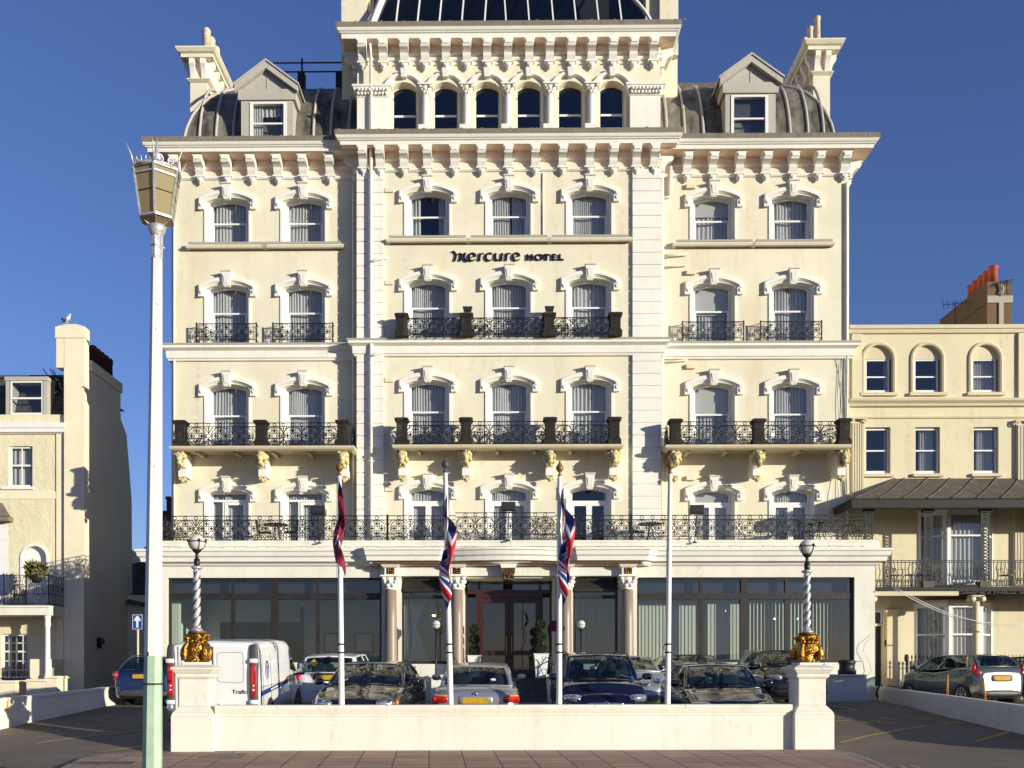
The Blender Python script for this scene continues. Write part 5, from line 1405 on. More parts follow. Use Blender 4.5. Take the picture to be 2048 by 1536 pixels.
for i in range(16):
    x = xa+0.1+i*0.82
    b.tube([tuple(Vector(can(min(1, max(0, (x+0.75*v*(xb_-xa)-(xa+(xb_-xa)*v))/(xv1-(xa+(xb_-xa)*v)))), v))+Vector((0, 0, 0.02))) for v in [q/8 for q in range(9)]], 0.022, 4)
cn = rp('canopy_roof', b, 'asbestos')
b = MB(); b.box(xa+0.02, xv1, YV-0.26, YV-0.18, ze-0.30, ze-0.03)
for i in range(150): xx = xa+0.06+i*0.075; b.blob((xx, YV-0.22, ze-0.31), (0.034, 0.03, 0.05), 5, 4)
b.T = Matrix.Translation((xa+0.1, 0, 0)) @ Matrix.Rotation(PI/2, 4, 'Z'); b.box(YV-0.2, YR, -0.03, 0.03, ze-0.28, ze-0.03); b.T = None
rp('canopy_valance', b, 'iron_rusty')
for p in (1738, 1857, 1971):
    xx = X(p, YV); b = MB(); w = 0.125
    f0 = fl if p != 1738 else ZT+0.02
    for s in (-1, 1): b.box(xx+s*w-0.018, xx+s*w+0.018, YV+0.02, YV+0.06, f0, ze-0.2)
    z = f0+0.05; h = 0.115
    while z < ze-0.35:
        b.tube([(xx-w, YV+0.04, z), (xx, YV+0.04, z+h*0.5), (xx+w, YV+0.04, z)], 0.020, 4, 0, False); b.tube([(xx-w, YV+0.04, z+h), (xx, YV+0.04, z+h*0.5), (xx+w, YV+0.04, z+h)], 0.020, 4, 0, False); b.ring(xx, z+h*0.5, 0.035, YV+0.04, 0.010, 7, 4); z += h
    b.box(xx-0.19, xx+0.19, YV-0.04, YV+0.12, ze-0.42, ze-0.28)
    rp('veranda_post', b, 'iron_black')
    if p == 1738: continue
    b = MB(); b.box(xx-0.19, xx+0.19, YV-0.03, YV+0.3, fl-0.02, fl+0.20); rp('post_base', b, 'asbestos')
b = MB(); z0_, z1_ = fl+0.04, vz(1121)
for z in (z0_, z1_, z1_-0.06): b.box(xv0, xv1, YV+0.01, YV+0.04, z-0.012, z+0.012)
i = 0; xx = xv0+0.05
while xx < xv1:
    b.tube([(xx+0.022*math.sin(j*1.4+i)*(1 if i % 2 else 0.2), YV+0.025, z0_+(z1_-z0_)*j/9) for j in range(10)], 0.0135, 4, 0, False)
    if i % 12 == 5:
        for s in (-1, 1): b.tube([(xx+s*0.10*math.sin(j/8*PI), YV+0.02, z0_+0.12+(0.5)*j/8) for j in range(9)], 0.012, 4); b.ring(xx+s*0.05, z0_+0.3, 0.05, YV+0.02, 0.01, 8, 4)
        b.ring(xx, z0_+0.55, 0.06, YV+0.02, 0.012, 8, 4)
    i += 1; xx += 0.125
rp('veranda_railing', b, 'iron_black')
for nm, p, yt in (('ionic_column', 1952, 1190), ('ionic_column', 1757, 1195)):
    if p == 1757: continue
    b = MB(); xx = X(p, YV+0.3); b.lathe([(0.15, 0.5), (0.15, 0.7), (0.125, 0.78), (0.115, vz(1205)), (0.13, vz(1202))], xx, YV+0.3, 16, 0, True, lambda a, z: 1+0.035*math.cos(a*10))
    for s in (-1, 1): b.lathe([(0.10, -0.12), (0.11, 0.12)], 0, 0, 14) if False else b.tube([(xx+s*0.17, YV+0.14, vz(1197)), (xx+s*0.17, YV+0.46, vz(1197))], 0.10, 12)
    b.box(xx-0.22, xx+0.22, YV+0.14, YV+0.46, vz(1193), vz(1189))
    rp(nm, b, 'right_trim')
b = MB(); xx = xv0+0.05; b.tube([(xx, YV+0.14, vz(1197)), (xx, YV+0.46, vz(1197))], 0.10, 12); rp('ionic_scroll', b, 'right_trim')
patio_chair(1790, 'pale rattan armchair on the right-hand veranda', 0.6, 34.7, fl, 'slab_stone', 'chairs on the right-hand veranda')
patio_chair(1822, 'second pale rattan armchair on the right-hand veranda, next to the lattice post', -0.9, 34.6, fl, 'slab_stone', 'chairs on the right-hand veranda')
patio_chair(2012, 'rattan chair at the far right of the veranda', 0.2, 34.8, fl, 'slab_stone', 'chairs on the right-hand veranda')
t = thing('side_table', 'small dark blue table on the right-hand veranda', 'table', (X(1842, 34.6), 34.6, fl)); b = MB(); b.box(-0.3, 0.3, -0.2, 0.2, 0.42, 0.45); obj('tabletop', b, 'sign_blue', t)
for sx_ in (-1, 1):
    for sy_ in (-1, 1): b = MB(); b.box(sx_*0.27-0.02, sx_*0.27+0.02, sy_*0.17-0.02, sy_*0.17+0.02, 0, 0.42); obj('leg', b, 'sign_blue', t)
# big stack
YS2 = 41.5; sX = lambda p: X(p, YS2); sZ = lambda p: Z(p, YS2, 1960)
b = MB(); a, c_ = sX(1974), sX(2023)
b.box(a, c_, YS2, 49.5, zt-0.5, sZ(606)); b.box(a-0.03, c_+0.05, YS2-0.03, 49.5, sZ(606), sZ(590)); b.box(a+0.02, c_-0.02, YS2+0.02, 46.0, sZ(590), sZ(563)); b.box(a+0.02, c_-0.02, 46.0, 49.4, sZ(590), sZ(574))
st = rp('chimney_stack', b, 'stack_brown')
b = MB(); b.box(sX(1997), sX(2006), YS2-0.06, YS2-0.002, zt, sZ(606)); b.box(a+0.0, c_+0.04, YS2-0.045, YS2-0.032, sZ(606), sZ(592)); b.tube([(sX(2000), YS2-0.02, sZ(592)), (sX(2003), YS2-0.02, sZ(578)), (sX(1999), YS2-0.02, sZ(566))], 0.10, 6); obj('lead_flashing', b, 'sill_stone', st)
for i in range(5):
    b = MB(); z = sZ(563); hh = 0.98-0.02*i; b.lathe([(0.18, z-0.1), (0.16, z+hh*0.66), (0.19, z+hh*0.7), (0.19, z+hh*0.82), (0.13, z+hh*0.82)], (a+c_)/2-0.02-0.0*i, YS2+0.45+0.48*i, 14); obj('chimney_pot', b, 'pot_red', st)
for ch in st.children: ch.matrix_parent_inverse = Matrix.Identity(4)
def aerial(px, py, Y, lab, s=1.0):
    t = thing('aerial', lab, 'aerial', (X(px, Y), Y, Z(py, Y, px))); b = MB()
    b.tube([(0, 0, 0), (0, 0, 0.95*s)], 0.02, 5); obj('mast', b, 'iron_black', t)
    b = MB(); b.tube([(-0.45*s, 0, 0.8*s), (0.45*s, 0.1, 0.9*s)], 0.012, 4)
    for k in range(6): x = (-0.4+0.16*k)*s; b.tube([(x, -0.22*s, 0.72*s+0.02*k), (x, 0.22*s, 0.95*s+0.02*k)], 0.008, 4); b.tube([(x, 0, 0.65*s), (x, 0.05, 1.0*s)], 0.008, 4)
    obj('antenna', b, 'iron_black', t)
aerial(1910, 655, 43.0, 'spiky TV aerial left of the brown chimney stack', 1.2)
aerial(2014, 588, 41.3, 'small TV aerial clamped to the right side of the brown chimney stack', 0.6)
t = tagp(thing('overhead_cable', 'pair of white cables sagging across the right-hand house below the veranda', 'cable', (X(1790, 33.7), 33.7, 4.0)))
b = MB()
for k, dz in enumerate((0, -0.10)):
    b.tube([(X(1787+ (2060-1787)*u, 33.7)-X(1790, 33.7), -0.1*k, Z(1178+dz*30+63*u-0*u+ (30*math.sin(u*PI*0.9)), 33.7, 1850)-4.0) for u in [q/14 for q in range(15)]], 0.013, 5)
obj('cable_line', b, 'pole_white', t)
# railings in front of the right house
b0 = thing('spear_railing', 'black spear-topped railings in front of the right-hand house', 'railing', (X(1830, 35.3), 35.3, 0.5))
b = MB(); xx = X(1816, 35.3); xe = 24.0; zr = Z(1322, 35.3, 1850)
b.box(xx, xe, 35.29, 35.31, zr-0.04, zr-0.015); b.box(xx, xe, 35.29, 35.31, 0.75, 0.78)
while xx < xe:
    b.box(xx-0.014, xx+0.014, 35.289, 35.311, 0.5, zr+0.10); b.lathe([(0.012, zr+0.09), (0.038, zr+0.12), (0.0, zr+0.24)], xx, 35.3, 5, 0, False, None, False); xx += 0.135
o = obj('spear_bars', b, 'iron_black', b0, world=True)
b = MB(); xx = X(1813, 35.3); b.tube([(xx, 35.3, 0.4), (xx, 35.3, zr+0.05)], 0.03, 8); b.blob((xx, 35.3, zr+0.10), (0.07, 0.07, 0.14), 10, 8, 0, 0.7); obj('end_post', b, 'iron_rusty', b0, world=True)
# things on the right-hand forecourt
t = thing('crate', 'red plastic crate on the ground by the right-hand door', 'crate', (X(1804, 33), 33, 0.5)); b = MB(); b.frustum(-0.20, 0.20, -0.2, 0.2, 0, 0.32, -0.02); b.box(-0.24, 0.24, -0.24, 0.24, 0.30, 0.34); obj('crate_body', b, 'crate_red', t)
t = thing('bucket', 'white bucket beside the red crate', 'bucket', (X(1818, 33), 33, 0.5)); b = MB(); b.lathe([(0.13, 0), (0.16, 0.30), (0.17, 0.30), (0.165, 0.33), (0.15, 0.33), (0.12, 0.02)], 0, 0, 16, cap=False); obj('bucket_body', b, 'sash_white', t)
t = thing('hose', 'black coiled hose by the right-hand door at the end of the low wall', 'hose', (X(1762, 33.8), 33.8, 0.5)); b = MB(); b.tube([(0.14*math.cos(a*0.5)*(0.8+0.02*a), 0.05*math.sin(a), 0.30+0.20*math.sin(a*0.5)*(0.8+0.02*a)) for a in range(26)], 0.02, 5); obj('hose_coil', b, 'rubber', t)
t = thing('cable', 'thin grey cable hanging in a curl from the hotel corner to the ground', 'cable', (X(1745, 33.9), 33.9, 2.4)); b = MB()
b.tube([(0.10, 0, 0.35), (-0.25, -0.03, 0.05), (-0.33, -0.03, -0.2), (-0.10, -0.03, -0.6), (-0.05, -0.03, -0.9), (-0.35, -0.03, -1.25), (-0.1, -0.03, -1.45), (0.2, -0.03, -1.6)], 0.007, 5); obj('cable_line', b, 'sill_stone', t)
for px, py, Y, lean, lab in ((1895, 1382, 28.0, 0.0, 'rusty orange marker post behind the right low wall, in front of the grey hatchback door'), (1971, 1391, 26.0, -0.06, 'leaning rusty orange marker post in front of the grey hatchback rear wheel')):
    z = Z(py, Y, px); t = thing('marker_post', lab, 'post', (X(px, Y), Y, z-0.1), 0, 'rusty marker posts along the right low wall'); b = MB(); b.tube([(0, 0, 0), (lean, 0, 0.52)], 0.026, 8); b.blob((lean, 0, 0.53), (0.032, 0.032, 0.03), 8, 5); obj('post_body', b, 'orange_paint', t)

# ================================================================ LEFT HOUSE
lh = thing('corner_house', 'cream rough-rendered left-hand house with a tall stepped party wall and iron balcony', 'house', (-19, 41, 0.5))
def lp(name, mb, mats, par=None, **kw): return obj(name, mb, mats, parent=par or lh, world=par is None, **kw)
YLw = 38.66; YB = 38.5; XS = X(168, YB)
lX = lambda p, Y=YLw: X(p, Y); lZ = lambda p, Y=YLw: Z(p, Y, 80)
xl = -27.0; xw = lX(128)
holes = [[(lX(17), lZ(974)), (lX(17), lZ(892)), (lX(65), lZ(892)), (lX(65), lZ(974))],
         [(lX(2), lZ(1360)), (lX(2), lZ(1268)), (lX(57), lZ(1268)), (lX(57), lZ(1360))]]
ax = (lX(46)+lX(93))/2; ahw = (lX(93)-lX(46))/2
holes.append(mv(arch(ahw, lZ(1118), lZ(1092)-lZ(1118), lZ(1212), 14), ax, 0))
b = MB(); b.wall([(xl, 0), (xw, 0), (xw, lZ(829)), (xl, lZ(829))], holes, YLw)
for h in holes:
    n = len(h); b.add([(p[0], YLw, p[1]) for p in h]+[(p[0], YLw+0.2, p[1]) for p in h], [(i, (i+1) % n, (i+1) % n+n, i+n) for i in range(n)])
lp('wall', b, 'left_render')
b = MB(); b.box(ax-ahw-0.01, ax+ahw+0.01, YLw+0.18, YLw+0.24, lZ(1212), lZ(1090)); lp('arched_recess', b, 'sash_white')
b = MB(); N = 14
rings = [[(q[0]+ax, YLw+y, q[1]) for q in arch(ahw+o, lZ(1118), lZ(1092)-lZ(1118)+o, lZ(1212), N)] for o, y in ((0, 0), (0, -0.04), (0.10, -0.04), (0.10, 0))]
n = len(rings[0]); b.add([q for r in rings for q in r], [(j*n+i, j*n+i+1, (j+1)*n+i+1, (j+1)*n+i) for j in range(3) for i in range(n-1)]); lp('arch_trim', b, 'sash_white')
# party wall: sloping profile in YZ
b = MB()
prof = [(YB, 0.0), (YB, 14.6), (38.95, 14.2), (39.0, 13.0), (39.15, 12.9), (42.2, 12.8), (42.25, 12.2), (42.9, 11.7), (43.5, 9.0), (43.6, 3.2), (45.4, 3.2), (45.4, 0.0)]
xp0, xp1 = X(128, YB), XS
b.prismx(prof, xp0, xp1)
pw = lp('party_wall', b, 'left_smooth')
b = MB(); xc0, xc1 = X(111, YB), XS+0.04
b.box(xc0, xc1, YB-0.04, 39.0, Z(676, YB, 140), Z(654, YB, 140)); b.frustum(xc0, xc1, YB-0.04, 39.0, Z(654, YB, 140), Z(647, YB, 140), 0.35, 0.1)
b.box(xc0+0.03, xp0+0.01, YB, 39.0, Z(735, YB, 140), Z(676, YB, 140))
obj('coping', b, 'left_smooth', pw)
b = MB(); b.box(xp0+0.15, xp1+0.01, 39.15, 42.2, 11.0, 13.3); b.box(xp0+0.08, xp1+0.07, 39.08, 42.27, 13.3, 13.7)
ck = obj('chimney_stack', b, 'left_smooth', pw)
for i in range(5):
    b = MB(); xx = xp1-0.25; b.lathe([(0.15, 13.65), (0.13, 14.3), (0.15, 14.3), (0.15, 14.45), (0.17, 14.48), (0.10, 14.57), (0, 14.59)], xx, 39.95+0.42*i, 12); obj('chimney_pot', b, 'pot_maroon', ck)
b = MB(); b.box(xl, xw, YLw-0.10, YLw-0.001, lZ(868), lZ(846)); b.box(xl, xw+0.1, YLw-0.22, YLw-0.10, lZ(858), lZ(848)); b.box(xl, xw+0.05, YLw-0.18, YLw-0.10, lZ(866), lZ(858)); lp('cornice', b, 'sash_white')
b = MB(); b.box(xl, xw, YLw-0.03, YLw-0.001, lZ(998), lZ(983)); b.box(xw-0.28, xw, YLw-0.05, YLw-0.001, 0.5, lZ(868)); lp('smooth_band', b, 'left_smooth')
# slate mansard and dormer
b = MB()
b.add([(xl, YLw+0.35, lZ(832)), (xw+0.02, YLw+0.35, lZ(832)), (xw-0.0, YLw+1.1, lZ(738)), (xl, YLw+1.1, lZ(738))], [(0,1,2,3)]); b.add([(xl, YLw+1.1, lZ(738)), (xw, YLw+1.1, lZ(738)), (xw, 45, lZ(738)), (xl, 45, lZ(738))], [(0,1,2,3)])
b.box(xl, xw+0.05, YLw+0.98, YLw+1.2, lZ(738)-0.05, lZ(738)+0.06)
for k in range(9): z = lZ(832)+(lZ(738)-lZ(832))*k/9; y = YLw+0.33+0.75*k/9; b.box(lX(95, y), xw, y-0.02, y+0.02, z, z+0.015)
lp('slate_mansard', b, 'slate')
b = MB(); da, dc = lX(9), lX(92); b.box(da, da+0.18, YLw+0.1, YLw+0.9, lZ(830), lZ(758)); b.box(dc-0.18, dc, YLw+0.1, YLw+0.9, lZ(830), lZ(758)); b.box(da-0.03, dc+0.03, YLw+0.06, YLw+0.9, lZ(760), lZ(752))
lp('dormer', b, 'lead_panel')
def lwin(a, c_, yt, yb, mid, cols, rows, Y, nm, curt):
    xa, xc = lX(a, Y), lX(c_, Y); z0, z1 = lZ(yb, Y), lZ(yt, Y); y = Y+0.10; w = 0.07
    f = MB(); f.box(xa, xa+w, y, y+0.08, z0, z1); f.box(xc-w, xc, y, y+0.08, z0, z1); f.box(xa+w, xc-w, y, y+0.08, z1-w, z1); f.box(xa+w, xc-w, y, y+0.08, z0, z0+w*1.4)
    zm = lZ(mid, Y); f.box(xa+w, xc-w, y-0.01, y+0.07, zm-0.035, zm+0.035)
    for i in range(1, cols): xx = xa+(xc-xa)*i/cols; f.box(xx-0.018, xx+0.018, y+0.01, y+0.05, z0+w, z1-w)
    for i in range(1, rows): zz = z0+(z1-z0)*i/rows; (abs(zz-zm) > 0.1) and f.box(xa+w, xc-w, y+0.01, y+0.05, zz-0.018, zz+0.018)
    o = lp(nm, f, 'sash_white'); g = MB(); g.add([(xa, y+0.04, z0), (xc, y+0.04, z0), (xc, y+0.04, z1), (xa, y+0.04, z1)], [(0,1,2,3)]); obj('pane', g, 'window_glass', o)
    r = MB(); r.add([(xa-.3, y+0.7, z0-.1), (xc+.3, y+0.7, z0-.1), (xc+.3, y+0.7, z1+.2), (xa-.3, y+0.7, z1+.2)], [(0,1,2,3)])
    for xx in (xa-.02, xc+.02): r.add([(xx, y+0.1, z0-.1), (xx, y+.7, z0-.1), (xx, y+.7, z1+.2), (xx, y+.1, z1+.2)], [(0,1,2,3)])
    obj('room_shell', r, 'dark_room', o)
    if curt:
        cu = MB()
        for u0, u1, v0 in curt: cu.grid(lambda u, v: (xa+(xc-xa)*(u0+(u1-u0)*u), y+0.2+0.03*math.sin(u*(u1-u0)*40), z0+(z1-z0)*(v0*1.0*0+v)), 24, 2)
        obj('curtain', cu, 'net_curtain', o)
lwin(17, 65, 892, 974, 930, 2, 1, YLw, 'sash_window', [(0, 0.5, 0), (0.5, 1, 0)])
lwin(17, 84, 760, 829, 795, 1, 1, YLw, 'dormer_window', None)
lwin(2, 57, 1268, 1358, 1303, 4, 5, YLw, 'small_paned_window', [(0, 0.28, 0), (0.75, 1, 0)])
b = MB(); b.box(lX(3), lX(68), YLw-0.08, YLw-0.001, lZ(979), lZ(974)); lp('window_sill', b, 'sash_white')
# balcony
YLB = 37.2; bx = lambda p: X(p, YLB); bz = lambda p: Z(p, YLB, 60)
b = MB(); b.box(xl, bx(97), YLB, YLw-0.001, bz(1230), bz(1211)); b.box(xl, bx(98), YLB-0.05, YLw-0.001, bz(1215), bz(1211)); bl = lp('balcony', b, 'wall_white')
b = MB(); yv = YLB+0.05; z0_, z1_ = bz(1210), bz(1150); x = bx(97)
for z in (z0_+0.06, z1_, z0_+0.42): b.box(xl, x, yv-0.012, yv+0.012, z-0.012, z+0.012); b.box(x-0.012, x+0.012, yv, YLw, z-0.012, z+0.012)
xx = x-0.02; i = 0
while xx > xl:
    if i % 7 == 0: b.box(xx-0.016, xx+0.016, yv-0.016, yv+0.016, z0_, z1_+0.05)
    else: b.tube([(xx+0.03*math.sin(j*1.5+i*2), yv, z0_+0.05+(z1_-z0_-0.05)*j/7) for j in range(8)], 0.009, 4)
    if i % 7 == 3: b.ring(xx, z0_+0.30, 0.11, yv, 0.012, 12, 4); b.tube([(xx+0.2*(1-u), yv, z0_+0.42+0.35*u*(2-u)) for u in [q/6 for q in range(7)]], 0.011, 4); b.tube([(xx-0.2*(1-u), yv, z0_+0.42+0.35*u*(2-u)) for u in [q/6 for q in range(7)]], 0.011, 4)
    xx -= 0.12; i += 1
for k in range(12): b.box(x-0.009, x+0.009, yv+0.13*k, yv+0.13*k+0.016, z0_, z1_)
for k in range(4): b.T = Matrix.Translation((x, 0, 0)) @ Matrix.Rotation(PI/2, 4, 'Z'); b.ring(yv+0.25+0.38*k, z0_+0.65, 0.12, 0, 0.011, 10, 4); b.T = None
r = obj('railing', b, 'iron_black', bl)
for ch in bl.children: ch.matrix_parent_inverse = Matrix.Identity(4)
b = MB(); xx = bx(91.5); b.lathe([(0.13, 1.0), (0.13, 1.35), (0.10, 1.42), (0.09, bz(1255)), (0.12, bz(1250)), (0.10, bz(1240)), (0.13, bz(1231))], xx, YLB+0.15, 14); lp('balcony_post', b, 'sash_white')
b = MB(); b.box(X(60, 37.5), X(100, 37.5), 37.5, YLw-0.001, 0.3, bz(1318)); b.box(X(100.5, 37.6), xp0+0.01, YLB+0.42, YLw, 0.3, bz(1335)); lp('side_wall_pier', b, 'left_smooth')
b = MB(); b.box(xl, X(18, 38.7), 38.7, YLw-0.001, Z(1210, 38.7), Z(1035, 38.7)); lp('bay_window', b, 'sash_white')
b = MB(); b.add([(xl, 38.2, Z(1030, 38.2)), (X(20, 38.2), 38.2, Z(1030, 38.2)), (X(5, YLw), YLw, Z(1004, YLw)), (xl, YLw, Z(1004, YLw)), (X(22, YLw), YLw, Z(1030, 38.2))], [(0,1,2,3),(1,4,2)])
b.box(xl, X(18, 38.3), 38.25, YLw, Z(1040, 38.3), Z(1030, 38.3)); lp('bay_canopy', b, 'lead_gutter')
b = MB(); 
for k, (p0, p1) in enumerate((((84, 738), (92, 800)), ((98, 738), (126, 820)), ((104, 740), (128, 836)))):
    b.tube([(lX(p0[0], 39.7), 39.8, lZ(p0[1], 39.8)), ((lX(p0[0])+lX(p1[0]))/2+0.06*(k == 0)*3, 39.5, lZ((p0[1]+p1[1])/2)), (lX(p1[0], 39.2), 39.25, lZ(p1[1], 39.2))], 0.03, 6)
lp('waste_pipe', b, 'sash_white')
b = MB(); b.box(XS+0.001, XS+0.10, 39.7, 40.0, Z(1296, 39.8, 180), Z(1275, 39.8, 180)); b.blob((XS+0.16, 39.85, Z(1283, 39.8, 180)), (0.10, 0.13, 0.13), 10, 8, 1); lp('wall_lamp', b, ['iron_black', 'grey_plastic'])
shrub('potted_plant', 'spiky green and yellow plant in a hanging pot on the left balcony', 72, 37.25, bz(1150)-0.1, 0.75, 0.55, 420, 'leaf_dry', seed=11, leaf=0.22)
t = thing('plant_pot', 'dark bowl planter hooked on the left balcony rail', 'pot', (bx(72), YLB+0.05, bz(1152))); b = MB(); b.lathe([(0.12, -0.25), (0.22, -0.1), (0.27, 0.05), (0.25, 0.06), (0.1, 0.0)], 0, 0, 16); obj('pot', b, 'iron_rusty', t)
patio_chair(38, 'dark chair behind the left balcony rail', 0.3, 38.0, bz(1211), 'iron_black', 'chairs on the left balcony')
# garden walls in front of the left house
def gwall(name, lab, x0_, x1_, y0_, y1_, z1, cap=True, h0=0.2):
    t = thing(name, lab, 'wall', ((x0_+x1_)/2, (y0_+y1_)/2, h0)); b = MB(); b.box(x0_, x1_, y0_, y1_, h0, z1-0.08); obj('wall_body', b, 'left_smooth', t, world=True)
    b = MB(); b.frustum(x0_-0.06, x1_+0.06, y0_-0.06, y1_+0.06, z1-0.08, z1, 0.06); obj('coping', b, 'left_smooth', t, world=True); return t
gwall('garden_pier', 'cream garden pier at the far left edge, in front of the small-paned window', X(-30, 35.2), X(30, 35.2), 35.2, 36.0, Z(1361, 35.2, 30))
gwall('garden_wall', 'cream garden wall between the pier and the left house balcony post', X(53, 35.2), X(92, 35.2), 35.2, 35.5, Z(1358, 35.2, 80))
gwall('garden_pier', 'cream garden pier at the foot of the white balcony post', X(92.5, 35.2), X(113, 35.2), 35.2, 36.1, Z(1352, 35.2, 100))
t = thing('spear_railing', 'black spear railings behind the left garden wall', 'railing', (X(30, 36.4), 36.4, 0.4)); b = MB(); xx = X(-10, 36.4)
while xx < X(62, 36.4): b.box(xx-0.012, xx+0.012, 36.39, 36.41, 0.4, Z(1352, 36.4)); b.lathe([(0.014, Z(1352, 36.4)), (0.04, Z(1348, 36.4)), (0, Z(1340, 36.4))], xx, 36.4, 6, 0, False, None, False); xx += 0.15
b.box(X(-10, 36.4), X(62, 36.4), 36.38, 36.42, Z(1358, 36.4), Z(1356, 36.4)); obj('spear_bars', b, 'iron_black', t, world=True)
# ---- seagull
def gull():
    t = thing('seagull', 'white and grey seagull standing on the tall party wall at the left', 'bird', (X(134, 39.0), 39.0, Z(648, 39.0, 134)), math.radians(-25)); t.scale = (1.15, 1.15, 1.15)
    b = MB(); st = [(-0.26, 0.10, 0.010, 0.008), (-0.20, 0.12, 0.03, 0.02), (-0.12, 0.14, 0.055, 0.05), (-0.02, 0.165, 0.075, 0.072), (0.06, 0.185, 0.07, 0.07), (0.11, 0.225, 0.048, 0.05), (0.13, 0.26, 0.040, 0.04), (0.145, 0.29, 0.042, 0.038), (0.165, 0.30, 0.030, 0.026), (0.185, 0.295, 0.014, 0.012), (0.215, 0.288, 0.008, 0.010), (0.235, 0.280, 0.003, 0.004)]
    n = 10; vs = []
    for (x, z, ry, rz_) in st:
        for k in range(n): a = 2*PI*k/n; vs.append((x, ry*math.cos(a), z+rz_*math.sin(a)))
    b.add(vs, [(i*n+k, i*n+(k+1) % n, (i+1)*n+(k+1) % n, (i+1)*n+k) for i in range(len(st)-1) for k in range(n)], 0, True)
    for s in (-1, 1): b.tube([(0.0, s*0.03, 0.12), (0.01, s*0.03, 0.05), (0.0, s*0.03, 0.0)], [0.012, 0.007, 0.006], 5); b.box(-0.01, 0.045, s*0.03-0.018, s*0.03+0.018, 0, 0.006)
    obj('body', b, 'gull_white', t)
    b = MB()
    for s in (-1, 1): b.blob((-0.07, s*0.065, 0.165), (0.17, 0.018, 0.05), 10, 7, 0, 1, Matrix.Rotation(0.22, 3, 'Y'))
    obj('wing', b, 'gull_grey', t)
gull()
# ---- buildings glimpsed behind
bh = thing('rear_house', 'dark rear building with a slate roof in the gap left of the hotel', 'house', (-14, 44, 0.5))
b = MB(); b.box(X(225, 43), X(345, 43), 43, 50, 0.3, Z(1190, 43, 290)); obj('wall', b, 'left_smooth', bh, world=True)
b = MB(); b.add([(X(230, 42.7), 42.7, Z(1200, 42.7)), (X(345, 42.7), 42.7, Z(1225, 42.7)), (X(345, 46), 46, Z(1140, 46)), (X(235, 46), 46, Z(1120, 46))], [(0,1,2,3)]); b.add([(X(262, 43), 43.5, Z(1195, 43)), (X(300, 43), 43.5, Z(1195, 43)), (X(300, 43), 43.5, Z(1118, 43)), (X(262, 43), 43.5, Z(1122, 43))], [(0,1,2,3)]); obj('roof', b, 'slate', bh, world=True)
bh2 = thing('distant_house', 'distant house with dark chimneys seen between the lamp post and the hotel corner', 'house', (-17, 58, 0.5))
b = MB(); b.box(X(255, 58), X(350, 58), 58, 66, 0.3, Z(1100, 58, 300)); obj('wall', b, 'left_smooth', bh2, world=True)
b = MB(); b.prismx([(57.5, Z(1102, 58)), (66, Z(1102, 58)), (62, Z(1042, 62))], X(290, 58), X(350, 58)); obj('roof', b, 'slate', bh2, world=True)
b = MB(); b.box(X(325, 60), X(332, 60), 60, 61, Z(1060, 60), Z(1020, 60)); b.box(X(333, 60), X(341, 60), 60, 61, Z(1060, 60), Z(998, 60)); b.box(X(332, 60), X(342, 60), 59.9, 61.1, Z(998, 60), Z(992, 60)); obj('chimney', b, 'pot_maroon', bh2, world=True)
# ================================================================ GROUND
AW = math.radians(4.1)
WX, WY = X(384, 18.45), 18.45
def wall_pt(s, n=0.0):
    """s metres along the front wall from the left pier, n metres behind its line"""
    return (WX+s*math.cos(AW)-n*math.sin(AW), WY+s*math.sin(AW)+n*math.cos(AW))
LW = 11.78
b = MB(); G = 3000
b.add([(-G, -G, -1.5), (G, -G, -1.5), (G, G, -1.5), (-G, G, -1.5)], [(0,1,2,3)]); struct('ground', b, 'shingle')
b = MB(); b.add([(-G, -G, -1.45), (G, -G, -1.45), (G, -45, -1.45), (-G, -45, -1.45)], [(0,1,2,3)]); n_ = NT('sea_water'); v_ = n_.coord(); n_.pbr((0.03, 0.055, 0.075, 1), 0.12, 0, n_.bump(n_.noise(v_, 0.35, 5, 0.6), 0.8, 0.5)); M['sea_water'] = n_.m; struct('sea', b, 'sea_water')
def gz(x, y):
    n = -(x-WX)*math.sin(AW)+(y-WY)*math.cos(AW)
    if n < 0.6: return -0.045+0.0275*min(n, 0.6)-0.0
    tb = ((0.6, -0.028), (2.0, 0.115), (5.0, 0.29), (9.5, 0.47), (12.0, 0.50))
    for (a, za), (c_, zc_) in zip(tb, tb[1:]):
        if n < c_: return za+(zc_-za)*(n-a)/(c_-a)
    return 0.50
# asphalt sheet: follows the rise towards the hotel
b = MB()
xs_ = [-60, -30, -20, -14, -10, -6, -2, 2, 6, 10, 14, 20, 30, 60]; ns = [-30, -20, -10, -6, -3, 0, 0.6, 2, 5, 9.5, 12, 14, 20, 40, 60]
def sh(ix, iy):
    s, n = xs_[ix]+6, ns[iy]; p = wall_pt(s, n); return (p[0], p[1], gz(p[0], p[1])-0.004-(0.05 if n < 0 else 0))
vs = [sh(i, j) for j in range(len(ns)) for i in range(len(xs_))]; nx = len(xs_)
b.add(vs, [(j*nx+i, j*nx+i+1, (j+1)*nx+i+1, (j+1)*nx+i) for j in range(len(ns)-1) for i in range(nx-1)], 0, False); struct('road', b, 'asphalt')
